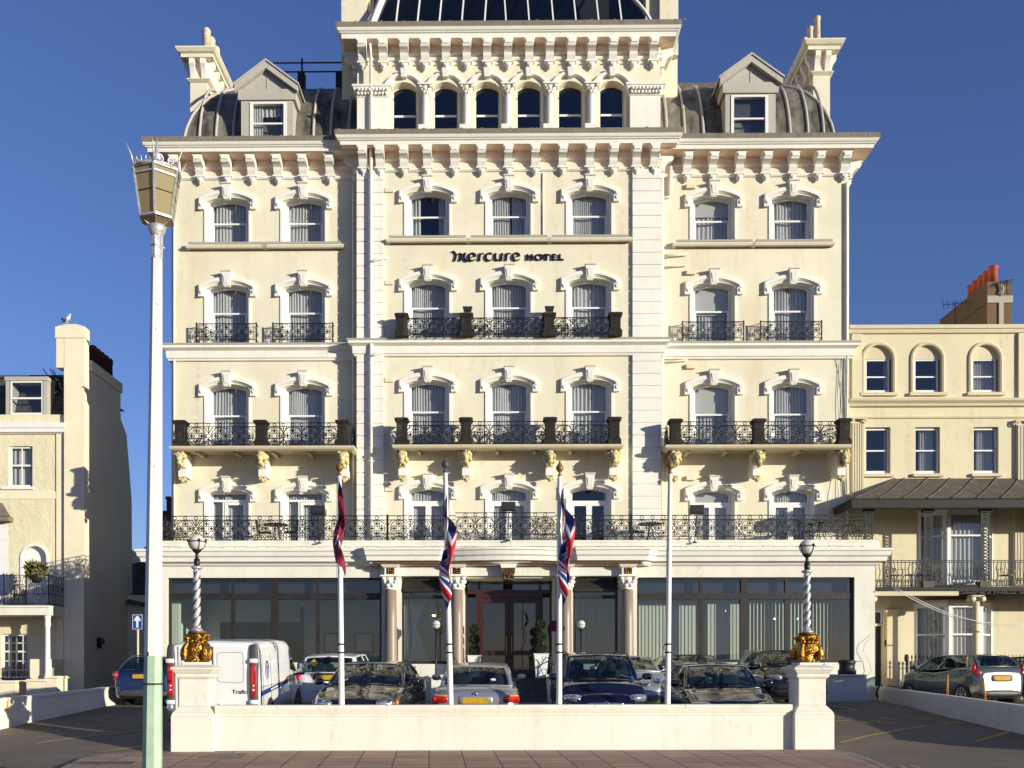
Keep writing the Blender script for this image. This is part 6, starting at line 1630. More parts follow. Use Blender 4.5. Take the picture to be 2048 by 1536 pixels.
# pavement in front of the wall with dropped kerbs on both sides
def pv(px, py, dz=0.0):
    """ground point seen at a pixel on the pavement plane"""
    u = (px-PCX)/F; w = (HY-py)/F; dx, dy = -SY+u*CY, CY+u*SY
    # z = -0.045 + 0.0275*n
    A = lambda t: EYE+t*w-(-0.045+0.0275*(-(t*dx-WX)*math.sin(AW)+(t*dy-WY)*math.cos(AW)))-dz
    lo, hi = 5.0, 60.0
    for _ in range(60):
        m = (lo+hi)/2
        if (A(lo) > 0) == (A(m) > 0): lo = m
        else: hi = m
    t = (lo+hi)/2; return (t*dx, t*dy)
def pz(x, y): return -0.045+0.0275*(-(x-WX)*math.sin(AW)+(y-WY)*math.cos(AW))
outl = [pv(1668, 1502), pv(1700, 1509), pv(1735, 1520), pv(1765, 1533), pv(1800, 1552), pv(1850, 1590), pv(1900, 1700), pv(60, 1700), pv(100, 1560), pv(135, 1536), pv(170, 1520), pv(215, 1510), pv(280, 1506), pv(345, 1505)]
b = MB(); P3 = [(x, y, pz(x, y)+0.03) for x, y in outl]; n = len(P3)
tri = tessellate_polygon([[Vector((p[0], p[1], 0)) for p in P3]]); b.add(P3, [tuple(t) for t in tri]); b.add(P3+[(p[0], p[1], p[2]-0.25) for p in P3], [(i, (i+1) % n, (i+1) % n+n, i+n) for i in range(n)])
struct('pavement', b, 'paving')
def strip(pts, w, dz, lift=None):
    b = MB(); L = []
    for i, p in enumerate(pts):
        a = Vector(pts[max(0, i-1)]); c_ = Vector(pts[min(len(pts)-1, i+1)]); d = (c_-a).normalized(); nn = Vector((-d.y, d.x))*w/2
        for s in (1, -1): q = Vector(p)+nn*s; L.append((q.x, q.y, dz(q.x, q.y)))
    b.add(L, [(2*i, 2*i+1, 2*i+3, 2*i+2) for i in range(len(pts)-1)]); return b
for pts in ([pv(1668, 1505), pv(1700, 1511), pv(1735, 1522), pv(1765, 1535), pv(1800, 1553), pv(1850, 1590)], [pv(345, 1506), pv(280, 1507), pv(215, 1511), pv(170, 1521), pv(135, 1537), pv(100, 1560)]):
    struct('kerb', strip(pts, 0.14, lambda x, y: pz(x, y)+0.035), 'kerb_stone')
def rd(px, py):
    """point on the road surface seen at a pixel"""
    u = (px-PCX)/F; w = (HY-py)/F; dx, dy = -SY+u*CY, CY+u*SY; t = 8.0
    while t < 80:
        if EYE+t*w < gz(t*dx, t*dy)-(0.054 if (-(t*dx-WX)*math.sin(AW)+(t*dy-WY)*math.cos(AW)) < 0 else 0.004): break
        t += 0.02
    return (t*dx, t*dy)
def rz_(x, y): return gz(x, y)+(-0.045 if (-(x-WX)*math.sin(AW)+(y-WY)*math.cos(AW)) < 0 else 0.002)
def dense(pts, n=10):
    out = []
    for i in range(len(pts)-1):
        for k in range(n): out.append(tuple(Vector(pts[i]).lerp(Vector(pts[i+1]), k/n)))
    return out+[pts[-1]]
LN = 'yellow_line'
marks = [([(1680,1486),(1760,1468),(1853,1453)], 0.11, LN), ([(1953,1484),(2000,1470),(2060,1452)], 0.11, LN),
         ([(1663,1412),(1700,1418),(1716,1421)], 0.10, 'white_line'), ([(1668,1422),(1890,1421)], 0.07, 'white_line'),
         ([(40,1472),(105,1485)], 0.10, LN)]
for pts, w, m in [([(70,1488),(110,1482),(290,1462)], 0.10, LN), ([(0,1472),(150,1460),(320,1440)], 0.06, LN), ([(196,1505),(250,1498),(330,1489)], 0.11, LN), ([(60,1447),(250,1432)], 0.06, LN)]+marks[:4]:
    struct('road_marking', strip(dense([rd(*p) for p in pts], 6), w, lambda x, y: rz_(x, y)+0.004), m)
for off in (0, 12):
    struct('road_marking', strip(dense([pv(1700+off*1.3, 1505+off*0.0-0.5), pv(1750+off*1.8, 1513), pv(1800+off*2.2, 1526), pv(1850+off*2.6, 1548)], 5), 0.075, lambda x, y: rz_(x, y)+0.006), LN)
    struct('road_marking', strip(dense([pv(135-off*1.6, 1512), pv(100-off*1.8, 1519), pv(60-off*2.2, 1530), pv(10-off*2.6, 1550)], 5), 0.075, lambda x, y: rz_(x, y)+0.006), LN)
rn = random.Random(21)      # worn lettering strokes on the right-hand drive
for px, py, dx, dy in ((1722,1444,26,4),(1745,1442,24,6),(1772,1446,18,3),(1800,1434,26,1),(1830,1440,30,-3),(1665,1443,34,-1),(1880,1443,22,5),(1910,1444,28,5),(1945,1444,20,4),(1972,1442,26,1),(1760,1436,24,4),(1990,1446,22,-2)):
    struct('road_lettering', strip([rd(px, py), rd(px+dx, py+dy)], 0.16, lambda x, y: rz_(x, y)+0.004), 'yellow_line')
for (pa, pb, pc_, pd) in (((390,1520),(430,1510),(497,1510),(480,1520)), ((130,1532),(165,1527),(275,1527),(262,1533))):
    P = [pv(*q) for q in (pa, pb, pc_, pd)]; b = MB(); b.add([(x, y, pz(x, y)+0.036) for x, y in P], [(0,1,2,3)]); b.add([(x, y, pz(x, y)+0.036) for x, y in P]+[(x, y, pz(x, y)+0.02) for x, y in P], [(i, (i+1) % 4, (i+1) % 4+4, i+4) for i in range(4)])
    t = thing('drain_cover', 'dark metal cover set in the pavement near the left gate pier' if pa[0] == 390 else 'long pale metal cover in the pavement by the street lamp', 'cover', (P[0][0], P[0][1], 0)); obj('cover_plate', b, 'iron_cover', t, world=True)
b = MB()
for k in range(8):
    for j in range(20):
        p = pv(1600+j*5.5+k*3, 1506.5+k*2.0+j*0.15); b.blob((p[0], p[1], pz(*p)+0.034), (0.022, 0.022, 0.008), 6, 3)
tp = thing('tactile_paving', 'strip of buff tactile paving beside the right gate pier', 'paving', (6.5, 18.5, 0)); obj('paving_studs', b, 'kerb_stone', tp, world=True)

# ================================================================ FRONT WALL AND GATE PIERS
def on_wall(name, lab, cat, s, n=0.0, z=-0.05, group=None):
    p = wall_pt(s, n); return thing(name, lab, cat, (p[0], p[1], z), AW, group)
PW = 0.39
def gate_pier(s, lab, plinth, h):
    t = on_wall('gate_pier', lab, 'gate pier', s, PW, -0.06, 'gate piers of the front wall')
    z0 = 0.05; pb = 0.66; body0 = 0.86; cap0 = 1.42
    b = MB()
    b.box(-PW, PW, -PW, PW, 0, 0.70); b.frustum(-PW, PW, -PW, PW, 0.70, 0.76, 0.02)
    b.frustum(-PW+0.02, PW-0.02, -PW+0.02, PW-0.02, 0.76, 0.88, 0.10); b.box(-PW+0.12, PW-0.12, -PW+0.12, PW-0.12, 0.88, 1.40)
    b.frustum(-PW+0.12, PW-0.12, -PW+0.12, PW-0.12, 1.38, 1.42, -0.04)
    b.box(-PW+0.07, PW-0.07, -PW+0.07, PW-0.07, 1.42, 1.49); b.frustum(-PW+0.06, PW-0.06, -PW+0.06, PW-0.06, 1.49, 1.56, -0.05); b.box(-PW-0.01, PW+0.01, -PW-0.01, PW+0.01, 1.56, 1.60); b.frustum(-PW-0.01, PW+0.01, -PW-0.01, PW+0.01, 1.60, 1.66, 0.14)
    obj('pier_body', b, 'wall_white', t, bevel=0.012); return t
gate_pier(0.0, 'white rendered left gate pier carrying a gilded lamp base, next to the white van', 0, 0)
gate_pier(LW, 'white rendered right gate pier carrying a gilded lamp base, beside the right drive', 0, 0)
t = on_wall('front_wall', 'low white rendered wall between the two gate piers, in front of the parked cars', 'wall', LW/2, 0.15, -0.06)
b = MB(); L2 = LW/2-PW-0.0
b.box(-L2, L2, 0.0, 0.26, 0, 0.87)
o = obj('wall_body', b, 'wall_white', t, bevel=0.006)
b = MB(); b.box(-L2, L2, -0.045, 0.30, 0.825, 0.895); b.frustum(-L2, L2, -0.03, 0.29, 0.765, 0.825, 0, -0.015); b.box(-L2, L2, -0.03, 0.0, 0.74, 0.765); b.box(-L2, L2, -0.016, 0.0, 0.685, 0.74)
obj('coping', b, 'wall_white', t, bevel=0.006)
for xx in (-4.35, -2.3, -0.2, 1.65, 3.4):
    b = MB(); b.box(xx-0.0035, xx+0.0035, -0.047, -0.044, 0.828, 0.893); b.box(xx-0.003, xx+0.003, -0.0325, -0.029, 0.742, 0.764); obj('coping_joint', b, 'kerb_stone', t)

def gilded_lamp(s, lab):
    t = on_wall('twisted_lamp', lab, 'lamp', s, PW, 1.595, 'gilded lamps on the gate piers')
    b = MB(); b.box(-0.23, 0.23, -0.23, 0.23, 0, 0.05); obj('base_slab', b, 'wall_white', t, bevel=0.01)
    b = MB(); rn = random.Random(9)
    def md(a, z): return 1+0.12*abs(math.cos(a*2+z*5))+0.06*math.sin(a*7+z*30)
    b.lathe([(0.17, 0.05), (0.20, 0.08), (0.15, 0.14), (0.20, 0.22), (0.235, 0.30), (0.20, 0.40), (0.14, 0.46), (0.19, 0.52), (0.20, 0.56), (0.14, 0.60), (0.12, 0.62)], 0, 0, 40, 0, True, md)
    for k in range(4):
        a = PI/4+k*PI/2; ca, sa = math.cos(a), math.sin(a)
        # dolphin: head down, tail curling up
        pts = [(0.26, 0.09), (0.27, 0.17), (0.27, 0.26), (0.235, 0.35), (0.18, 0.42), (0.20, 0.50), (0.245, 0.54)]
        b.tube([(r*ca, r*sa, z) for r, z in pts], [0.045, 0.075, 0.07, 0.055, 0.04, 0.04, 0.03], 8)
        b.blob((0.27*ca, 0.27*sa, 0.13), (0.06, 0.06, 0.05), 8, 6, 0, 1, None, 0.5, k)
        for q in range(8):
            aa = a+rn.uniform(-0.7, 0.7); b.blob((0.21*math.cos(aa), 0.21*math.sin(aa), 0.50+rn.uniform(-0.06, 0.06)), (0.035, 0.035, 0.035), 6, 5, 0, 1, None, 0.7, q)
        a2 = k*PI/2; b.tube([(0.235*math.cos(a2+0.25*math.cos(u)*(1-u/9)), 0.235*math.sin(a2+0.25*math.cos(u)*(1-u/9)), 0.28+0.07*math.sin(u)*(1-u/9)) for u in [q*0.6 for q in range(13)]], 0.016, 5)
    for k in range(14): a = 2*PI*k/14; b.blob((0.20*math.cos(a), 0.20*math.sin(a), 0.07), (0.035, 0.035, 0.03), 6, 5, 0, 1, None, 0.6, k)
    obj('gilded_base', b, 'gold', t)
    b = MB(); b.lathe([(0.16, 0.60), (0.17, 0.63), (0.13, 0.645)], 0, 0, 20); obj('base_collar', b, 'gilt_brown', t)
    b = MB()
    b.lathe([(0.12, 0.64), (0.11, 0.66), (0.075, 0.70)], 0, 0, 20)
    n = 28; vs = []; N = 80
    for i in range(N+1):
        z = 0.68+1.14*i/N; r0 = 0.068-0.008*i/N
        for k in range(n):
            a = 2*PI*k/n; r = r0*(1+0.13*math.cos(2*a-z*36)); vs.append((r*math.cos(a), r*math.sin(a), z))
    b.add(vs, [(i*n+k, i*n+(k+1) % n, (i+1)*n+(k+1) % n, (i+1)*n+k) for i in range(N) for k in range(n)], 0, True)
    b.lathe([(0.06, 1.80), (0.10, 1.82), (0.11, 1.84), (0.09, 1.86), (0.05, 1.87)], 0, 0, 20)
    obj('twisted_column', b, 'silver_paint', t)
    b = MB()
    for q in (0, PI):
        b.tube([((0.062-0.007*(i/90))*math.cos((0.70+1.10*i/90)*18+q+PI/2), (0.062-0.007*(i/90))*math.sin((0.70+1.10*i/90)*18+q+PI/2), 0.70+1.10*i/90) for i in range(91)], 0.010, 5)
    obj('spiral_line', b, 'iron_black', t)
    b = MB(); b.lathe([(0.05, 1.86), (0.055, 1.92), (0.055, 2.0), (0.03, 2.01), (0.035, 2.05), (0.025, 2.10), (0.05, 2.12), (0.085, 2.16), (0.09, 2.18)], 0, 0, 16)
    zc = 2.31
    for k in range(4):
        a = k*PI/2+0.5; b.tube([(0.158*math.cos(e)*math.cos(a), 0.158*math.cos(e)*math.sin(a), zc+0.158*math.sin(e)) for e in [-1.0+q*0.12 for q in range(10)]], 0.010, 5); b.blob((0.165*math.cos(a), 0.165*math.sin(a), zc+0.03), (0.025, 0.025, 0.035), 6, 5)
    b.tube([(0.160*math.cos(a*PI/10), 0.160*math.sin(a*PI/10), zc+0.015) for a in range(20)], 0.010, 5, closed=True); obj('cage', b, 'iron_black', t)
    b = MB(); b.blob((0, 0, zc), (0.152, 0.152, 0.152), 24, 16); obj('globe', b, 'globe_glass', t)
gilded_lamp(0.0, 'gilded dolphin base with a silver twisted column and white globe on the left gate pier')
gilded_lamp(LW, 'gilded dolphin base with a silver twisted column and white globe on the right gate pier')

# ================================================================ STREET LAMP (foreground)
YLM = 14.0; xlm0, xlm1 = X(304, YLM), X(314, YLM)
def street_lamp():
    zb = -0.2; t = thing('street_lamp', 'tall white and mint green lamp post with a crowned hexagonal lantern', 'street lamp', (X(305, YLM), YLM, zb))
    ztop = Z(470, YLM, 314); zmint = Z(1312, YLM, 305)
    def sect(z): f = (z-zb)/(ztop-zb); return (xlm0-0.004*0+(xlm1-xlm0)*f-X(305, YLM), 0.140-0.066*f)
    def col(z0, z1, mat, nm, off=0.0):
        b = MB(); vs = []; lv = [z0+(z1-z0)*i/10 for i in range(11)]
        for z in lv:
            cx, r = sect(z)
            for k in range(8): a = PI/8+k*PI/4+0.1; vs.append((cx+(r+off)*math.cos(a), (r+off)*math.sin(a), z-zb))
        b.add(vs, [(i*8+k, i*8+(k+1) % 8, (i+1)*8+(k+1) % 8, (i+1)*8+k) for i in range(10) for k in range(8)]); b.add(vs[:8], [tuple(range(7, -1, -1))]); b.add(vs[-8:], [tuple(range(8))])
        return obj(nm, b, mat, t)
    col(zmint, ztop-0.3, 'lamp_paint', 'upper_column'); plain('mint_paint', c(0.40, 0.54, 0.38), 0.45, var=0.18, scale=5); col(zb, zmint, 'mint_paint', 'lower_column', 0.0)
    zq = Z(1368, YLM, 305); col(zq-0.012, zq+0.012, 'iron_black', 'strap', 0.006)
    cx, r = sect(ztop-0.2); b = MB(); b.lathe([(r+0.01, ztop-0.34-zb), (r+0.012, ztop-0.02-zb)], cx, 0, 8, 0, False); b.lathe([(r, ztop-0.05-zb), (r+0.015, ztop-zb), (r+0.03, ztop+0.03-zb), (r+0.045, ztop+0.06-zb), (r+0.05, ztop+0.12-zb), (r+0.02, ztop+0.13-zb)], cx, 0, 24)
    for k in range(3): a = 0.6+k*2.1; b.blob((cx+(r+0.02)*math.cos(a), (r+0.02)*math.sin(a), ztop-0.16-zb), (0.02, 0.02, 0.02), 6, 5)
    obj('collar', b, 'silver_paint', t)
    # number plate digits
    cxn, rn_ = sect(Z(1308, YLM, 305)); b = MB(); b.text('3', 0.075, 0.006, 0, 1.0, 0.003, Matrix.Translation((cxn-0.035, -rn_*0.935-0.006, Z(1312, YLM, 305)-zb)) @ Matrix.Rotation(-0.18, 4, 'Z')); obj('number', b, 'letter_black', t)
    # hexagonal lantern
    h0, h1 = ztop+0.12-zb, Z(447, YLM, 314)-zb; zA = h1+0.05; zB = Z(347, YLM, 314)-zb
    rot0 = math.radians(-78); R0, R1 = 0.235, 0.335
    def hexp(r, z, k, cx=cx): a = rot0+k*PI/3; return (cx+r*math.cos(a), r*math.sin(a), z)
    b = MB()
    for k in range(6):
        b.add([hexp(R0*0.97, zA, k), hexp(R0*0.97, zA, k+1), hexp(R1*0.97, zB, k+1), hexp(R1*0.97, zB, k)], [(0,1,2,3)])
        b.add([hexp(0.09, h0, k), hexp(0.09, h0, k+1), hexp(R0*0.97, zA-0.03, k+1), hexp(R0*0.97, zA-0.03, k)], [(0,1,2,3)])
    obj('lantern_pane', b, 'lantern_pane', t, fix=False)
    b = MB()
    for k in range(6):
        b.tube([hexp(R0, zA, k), hexp(R1, zB, k)], 0.018, 4, 0, False); b.tube([hexp(0.10, h0, k), hexp(R0, zA, k)], 0.014, 4, 0, False)
        b.tube([hexp(R0, zA, k), hexp(R0, zA, k+1)], 0.022, 4, 0, False); b.tube([hexp(R1, zB, k), hexp(R1, zB, k+1)], 0.022, 4, 0, False)
        zt_ = zA+(zB-zA)*0.86; rt = R0+(R1-R0)*0.86; b.tube([hexp(rt, zt_, k), hexp(rt, zt_, k+1)], 0.017, 4, 0, False)
        # crown scrolls and spikes
        m = [(Vector(hexp(R1, zB, k))+Vector(hexp(R1, zB, k+1)))/2]
        for s_, q in ((0.25, 1), (0.75, -1)):
            p = Vector(hexp(R1, zB, k)).lerp(Vector(hexp(R1, zB, k+1)), s_); d = (Vector(hexp(R1, zB, k+1))-Vector(hexp(R1, zB, k))).normalized()
            b.tube([tuple(p+d*q*0.05*math.cos(u)*(1-u/9)+Vector((0, 0, 0.085+0.055*math.sin(u)*(1-u/9)))) for u in [w*0.55-1.5 for w in range(13)]], 0.011, 5)
        v = Vector(hexp(R1, zB, k)); o_ = Vector((v.x-cx, v.y, 0)).normalized()
        b.tube([tuple(v+Vector((0, 0, 0.02))), tuple(v+o_*0.03+Vector((0, 0, 0.14))), tuple(v+o_*0.06+Vector((0, 0, 0.20))), tuple(v+o_*0.11+Vector((0, 0, 0.29)))], [0.014, 0.012, 0.008, 0.002], 6)
    obj('lantern_frame', b, 'silver_paint', t)
    b = MB(); 
    for k in range(6): b.tube([hexp(R0+(R1-R0)*0.5+0.002, (zA+zB)/2, k), hexp(R0+(R1-R0)*0.5+0.002, (zA+zB)/2, k+1)], 0.005, 4)
    obj('glazing_wire', b, 'iron_black', t)
    b = MB(); b.lathe([(R1, zB), (R1*0.98, zB+0.03), (R1*0.7, zB+0.09), (0.08, zB+0.15), (0.06, zB+0.20), (0.075, zB+0.24), (0.05, zB+0.28), (0.03, zB+0.30), (0.0, zB+0.50)], cx, 0, 18); obj('lantern_roof', b, 'silver_paint', t)
street_lamp()

# ================================================================ FLAGPOLES
YFP = {}
def flagpole(pxb, pxt, pyt, Yp, lab, fin='flag_white'):
    zb = 0.0; xb_, xt_ = X(pxb, Yp), X(pxt, Yp); zt_ = Z(pyt, Yp, pxt)
    t = thing('flagpole', lab, 'flagpole', (xb_, Yp, zb), 0, 'white flagpoles behind the front wall')
    dx = xt_-xb_; b = MB(); b.tube([(dx*k/8, 0, (zt_-zb)*k/8) for k in range(9)], [0.062-0.022*k/8 for k in range(9)], 14); obj('pole', b, 'pole_white', t)
    b = MB(); b.lathe([(0.035, 0), (0.045, 0.02), (0.03, 0.05), (0.03, 0.06)], dx, 0, 12); b.T = Matrix.Translation((0, 0, 0)); b.T = None
    b = MB(); zz = zt_-zb; b.lathe([(0.03, zz), (0.045, zz+0.02), (0.025, zz+0.05), (0.02, zz+0.08), (0.045, zz+0.10), (0.075, zz+0.15), (0.07, zz+0.19), (0.03, zz+0.25), (0.008, zz+0.31), (0, zz+0.33)], dx, 0, 16); obj('finial', b, 'gilt_brown' if fin != 'grey' else 'grey_plastic', t)
    b = MB(); zq = Z(1290, Yp)-zb
    for q in (0, 0.16): b.lathe([(0.062, zq-q), (0.066, zq-q), (0.066, zq-q+0.03), (0.062, zq-q+0.03)], dx*0.3, 0, 14, cap=False)
    b.tube([(dx*0.3-0.06, -0.03, zq-0.1), (dx*0.3-0.10, -0.04, zq-0.06), (dx*0.3-0.06, -0.03, zq)], 0.01, 5); obj('cleat', b, 'iron_rusty', t)
    b = MB(); b.tube([(dx-0.045, -0.045, zz-0.05), (dx*0.3-0.075, -0.05, zq)], 0.005, 4); obj('halyard', b, 'rubber', t)
    return t
YQ = [19.15, 19.3, 19.45, 19.6]
flagpole(684, 679, 952, YQ[0], 'white flagpole with a claret flag, left of the others, in front of the dark saloon')
flagpole(903, 891, 946, YQ[1], 'leaning white flagpole with a folded Union flag, left of the entrance', 'grey')
flagpole(1118, 1119.5, 953, YQ[2], 'white flagpole with a folded Union flag, right of the entrance')
flagpole(1334, 1340.5, 948, YQ[3], 'bare white flagpole without a flag, between the two dark cars at the right')
# limp flags
def union(u, v):
    """u along fly 0..1 (aspect 2:1), v 0..1 -> 0 red 1 blue 2 white"""
    x, y = (u-0.5)*2, (v-0.5)
    if abs(x) < 0.10 or abs(y) < 0.10: return 0
    if abs(x) < 0.167 or abs(y) < 0.167: return 2
    d = (abs(y)*2-abs(x))/math.sqrt(5)     # distance to diagonal (scaled)
    dd = abs(d)
    if dd < 0.045: return 0 if ((d > 0) == (x*y > 0)) else 2
    if dd < 0.10: return 2
    return 1
def limp_flag(px, pyt, pyb, Yp, lab, cls, mats, hoist, fly, seed, amp=0.11, side=1.0, grp=None):
    rn = random.Random(seed); ztop = Z(pyt, Yp, px); zbot = Z(pyb, Yp, px); t = thing('flag', lab, 'flag', (X(px, Yp), Yp, ztop), 0, grp)
    H = ztop-zbot; ph = rn.uniform(0, 6)
    def fn(u, v):
        # v: 0 bottom of hoist, 1 top; u: along fly
        drop = u*fly*0.93; z = -(1-v)*hoist-drop*(0.80+0.20*v)
        z = z*(H/(hoist+fly*0.80)) if True else z
        w = amp*(0.30+1.15*min(1, u*2.2))*(1-0.30*u)
        x = side*0.05+w*math.sin(u*11+ph+v*1.6)*(0.7+0.5*math.sin(v*5+u*4+ph)) + side*0.05*math.sin(u*PI)
        y = -0.08-0.10*u+w*0.8*math.cos(u*13+ph*1.3+v*2.2)+0.05*math.sin(v*9)
        return (x, y, z)
    b = MB(); b.grid(fn, 110, 60, 0, True, cls); obj('flag_cloth', b, mats, t, fix=False); return t
UM = ['flag_red', 'flag_blue', 'flag_white']; UG = 'folded Union flags on the flagpoles'
limp_flag(893, 978, 1243, YQ[1]-0.05, 'limp red, white and blue Union flag on the leaning flagpole left of the entrance', union, UM, 1.05, 2.1, 3, 0.12, 0.3, UG)
limp_flag(1120, 960, 1235, YQ[2]-0.05, 'limp red, white and blue Union flag on the flagpole right of the entrance', union, UM, 1.05, 2.1, 8, 0.11, 1.2, UG)
def claret(u, v):
    for a, e, lo, hi in ((0.40, 0.43, 0.40, 0.62), (0.47, 0.50, 0.40, 0.55), (0.54, 0.57, 0.40, 0.62), (0.61, 0.64, 0.42, 0.60), (0.68, 0.70, 0.40, 0.66), (0.74, 0.77, 0.40, 0.60)):
        if a < u < e and lo < v < hi: return 1
    return 0
limp_flag(680, 955, 1163, YQ[0]-0.05, 'limp claret flag with white lettering hanging from the left-hand flagpole', claret, ['flag_claret', 'flag_white'], 0.9, 1.5, 5, 0.10, 0.2)
# ================================================================ ONE-WAY SIGN
Ys = 33.2; t = thing('traffic_sign', 'blue one-way arrow sign on a thin cream post behind the blue estate car', 'sign', (X(275, Ys), Ys, 0.5)); zs = Z(1244, Ys, 275)-0.5; w, h = 10*Ys/F, 15*Ys/F
b = MB(); b.tube([(0, 0.03, 0), (0, 0.03, zs+h)], 0.038, 10); obj('post', b, 'slab_stone', t)
b = MB(); b.box(-w, w, -0.012, 0.0, zs-h, zs+h); obj('sign_plate', b, 'sign_blue', t, bevel=0.01)
b = MB(); b.box(-0.035, 0.035, -0.020, -0.014, zs-h*0.75, zs+h*0.35); b.prism([(-0.035, zs+h*0.78), (0.035, zs+h*0.78), (0.125, zs+h*0.15), (0.05, zs+h*0.15), (0, zs+h*0.45), (-0.05, zs+h*0.15), (-0.125, zs+h*0.15)], -0.0205, -0.0145)
for s in (-1, 1): b.box(s*w*0.95-0.006, s*w*0.95+0.006, -0.018, -0.0135, zs-h*0.96, zs+h*0.96); b.box(-w*0.95, w*0.95, -0.017, -0.0132, zs+s*h*0.95-0.006, zs+s*h*0.95+0.006)
obj('arrow', b, 'sign_white', t)
# ================================================================ LOW DRIVE WALLS
def drive_wall(lab, pts, th, mat, capm):
    t = thing('drive_wall', lab, 'wall', (pts[0][0], pts[0][1], 0.0)); b = MB(); cbx = MB(); N = len(pts)
    def off(i, o):
        a = Vector(pts[max(0, i-1)][:2]); c_ = Vector(pts[min(N-1, i+1)][:2]); d = (c_-a).normalized(); return Vector(pts[i][:2])+Vector((-d.y, d.x))*o
    def run(bb, o0, o1, z0f, z1f):
        vs = []
        for i in range(N):
            p, q = off(i, o0), off(i, o1); z0, z1 = z0f(pts[i]), z1f(pts[i]); vs += [(p.x, p.y, z0), (q.x, q.y, z0), (q.x, q.y, z1), (p.x, p.y, z1)]
        fs = [(4*i+k, 4*i+(k+1) % 4, 4*(i+1)+(k+1) % 4, 4*(i+1)+k) for i in range(N-1) for k in range(4)]+[(0,1,2,3), (4*N-1, 4*N-2, 4*N-3, 4*N-4)]
        bb.add(vs, fs)
    run(b, 0, th, lambda p: -0.3, lambda p: p[2]-0.06); run(cbx, -0.03, th+0.03, lambda p: p[2]-0.06, lambda p: p[2])
    obj('wall_body', b, mat, t, world=True); obj('coping', cbx, capm, t, world=True)
def wp(px, pyb, pyt):
    x, y = rd(px, pyb); return (x, y, Z(pyt, y*1.0, px))
L_ = [wp(19, 1455, 1395), wp(110, 1435, 1386), wp(198, 1416, 1377)]
ex = lambda a, b_, k: (b_[0]+(b_[0]-a[0])*k, b_[1]+(b_[1]-a[1])*k, b_[2]+(b_[2]-a[2])*k)
e0 = ex(L_[1], L_[0], 1.3)
drive_wall('low white wall along the left drive, running back beside the blue estate car', [e0]+L_+[(L_[2][0]-0.25, L_[2][1]+1.2, L_[2][2]+0.02), (L_[2][0]-0.4, 33.5, L_[2][2]+0.05)], 0.22, 'wall_white', 'wall_white')
R_ = [wp(2048, 1470, 1412), wp(1900, 1436, 1392), wp(1790, 1408, 1378)]
e1 = ex(R_[1], R_[0], 0.8)
drive_wall('low white wall along the right drive in front of the grey hatchback', [e1]+R_[:3]+[(X(1752, 34.3), 34.3, Z(1372, 34.3, 1752))], -0.22, 'wall_white', 'wall_white')

_p = rd(12, 1456); _y = _p[1]-0.02; t = thing('hydrant_sign', 'small yellow-edged sign with a black H on the left low wall', 'sign', (X(11, _y), _y, Z(1408, _y, 11)))
_k = _y/F
b = MB(); b.box(-7*_k, 7*_k, -0.03, -0.015, -14*_k, 14*_k); obj('sign_plate', b, 'plate_yellow', t)
b = MB(); b.box(-3*_k, 3*_k, -0.034, -0.03, -13*_k, 13*_k, 0); obj('sign_panel', b, 'sign_white', t)
b = MB(); b.text('H', 0.13, 0.004, 0, 0.8, 0.004, Matrix.Translation((0, -0.036, -0.04))); obj('letter', b, 'letter_black', t)
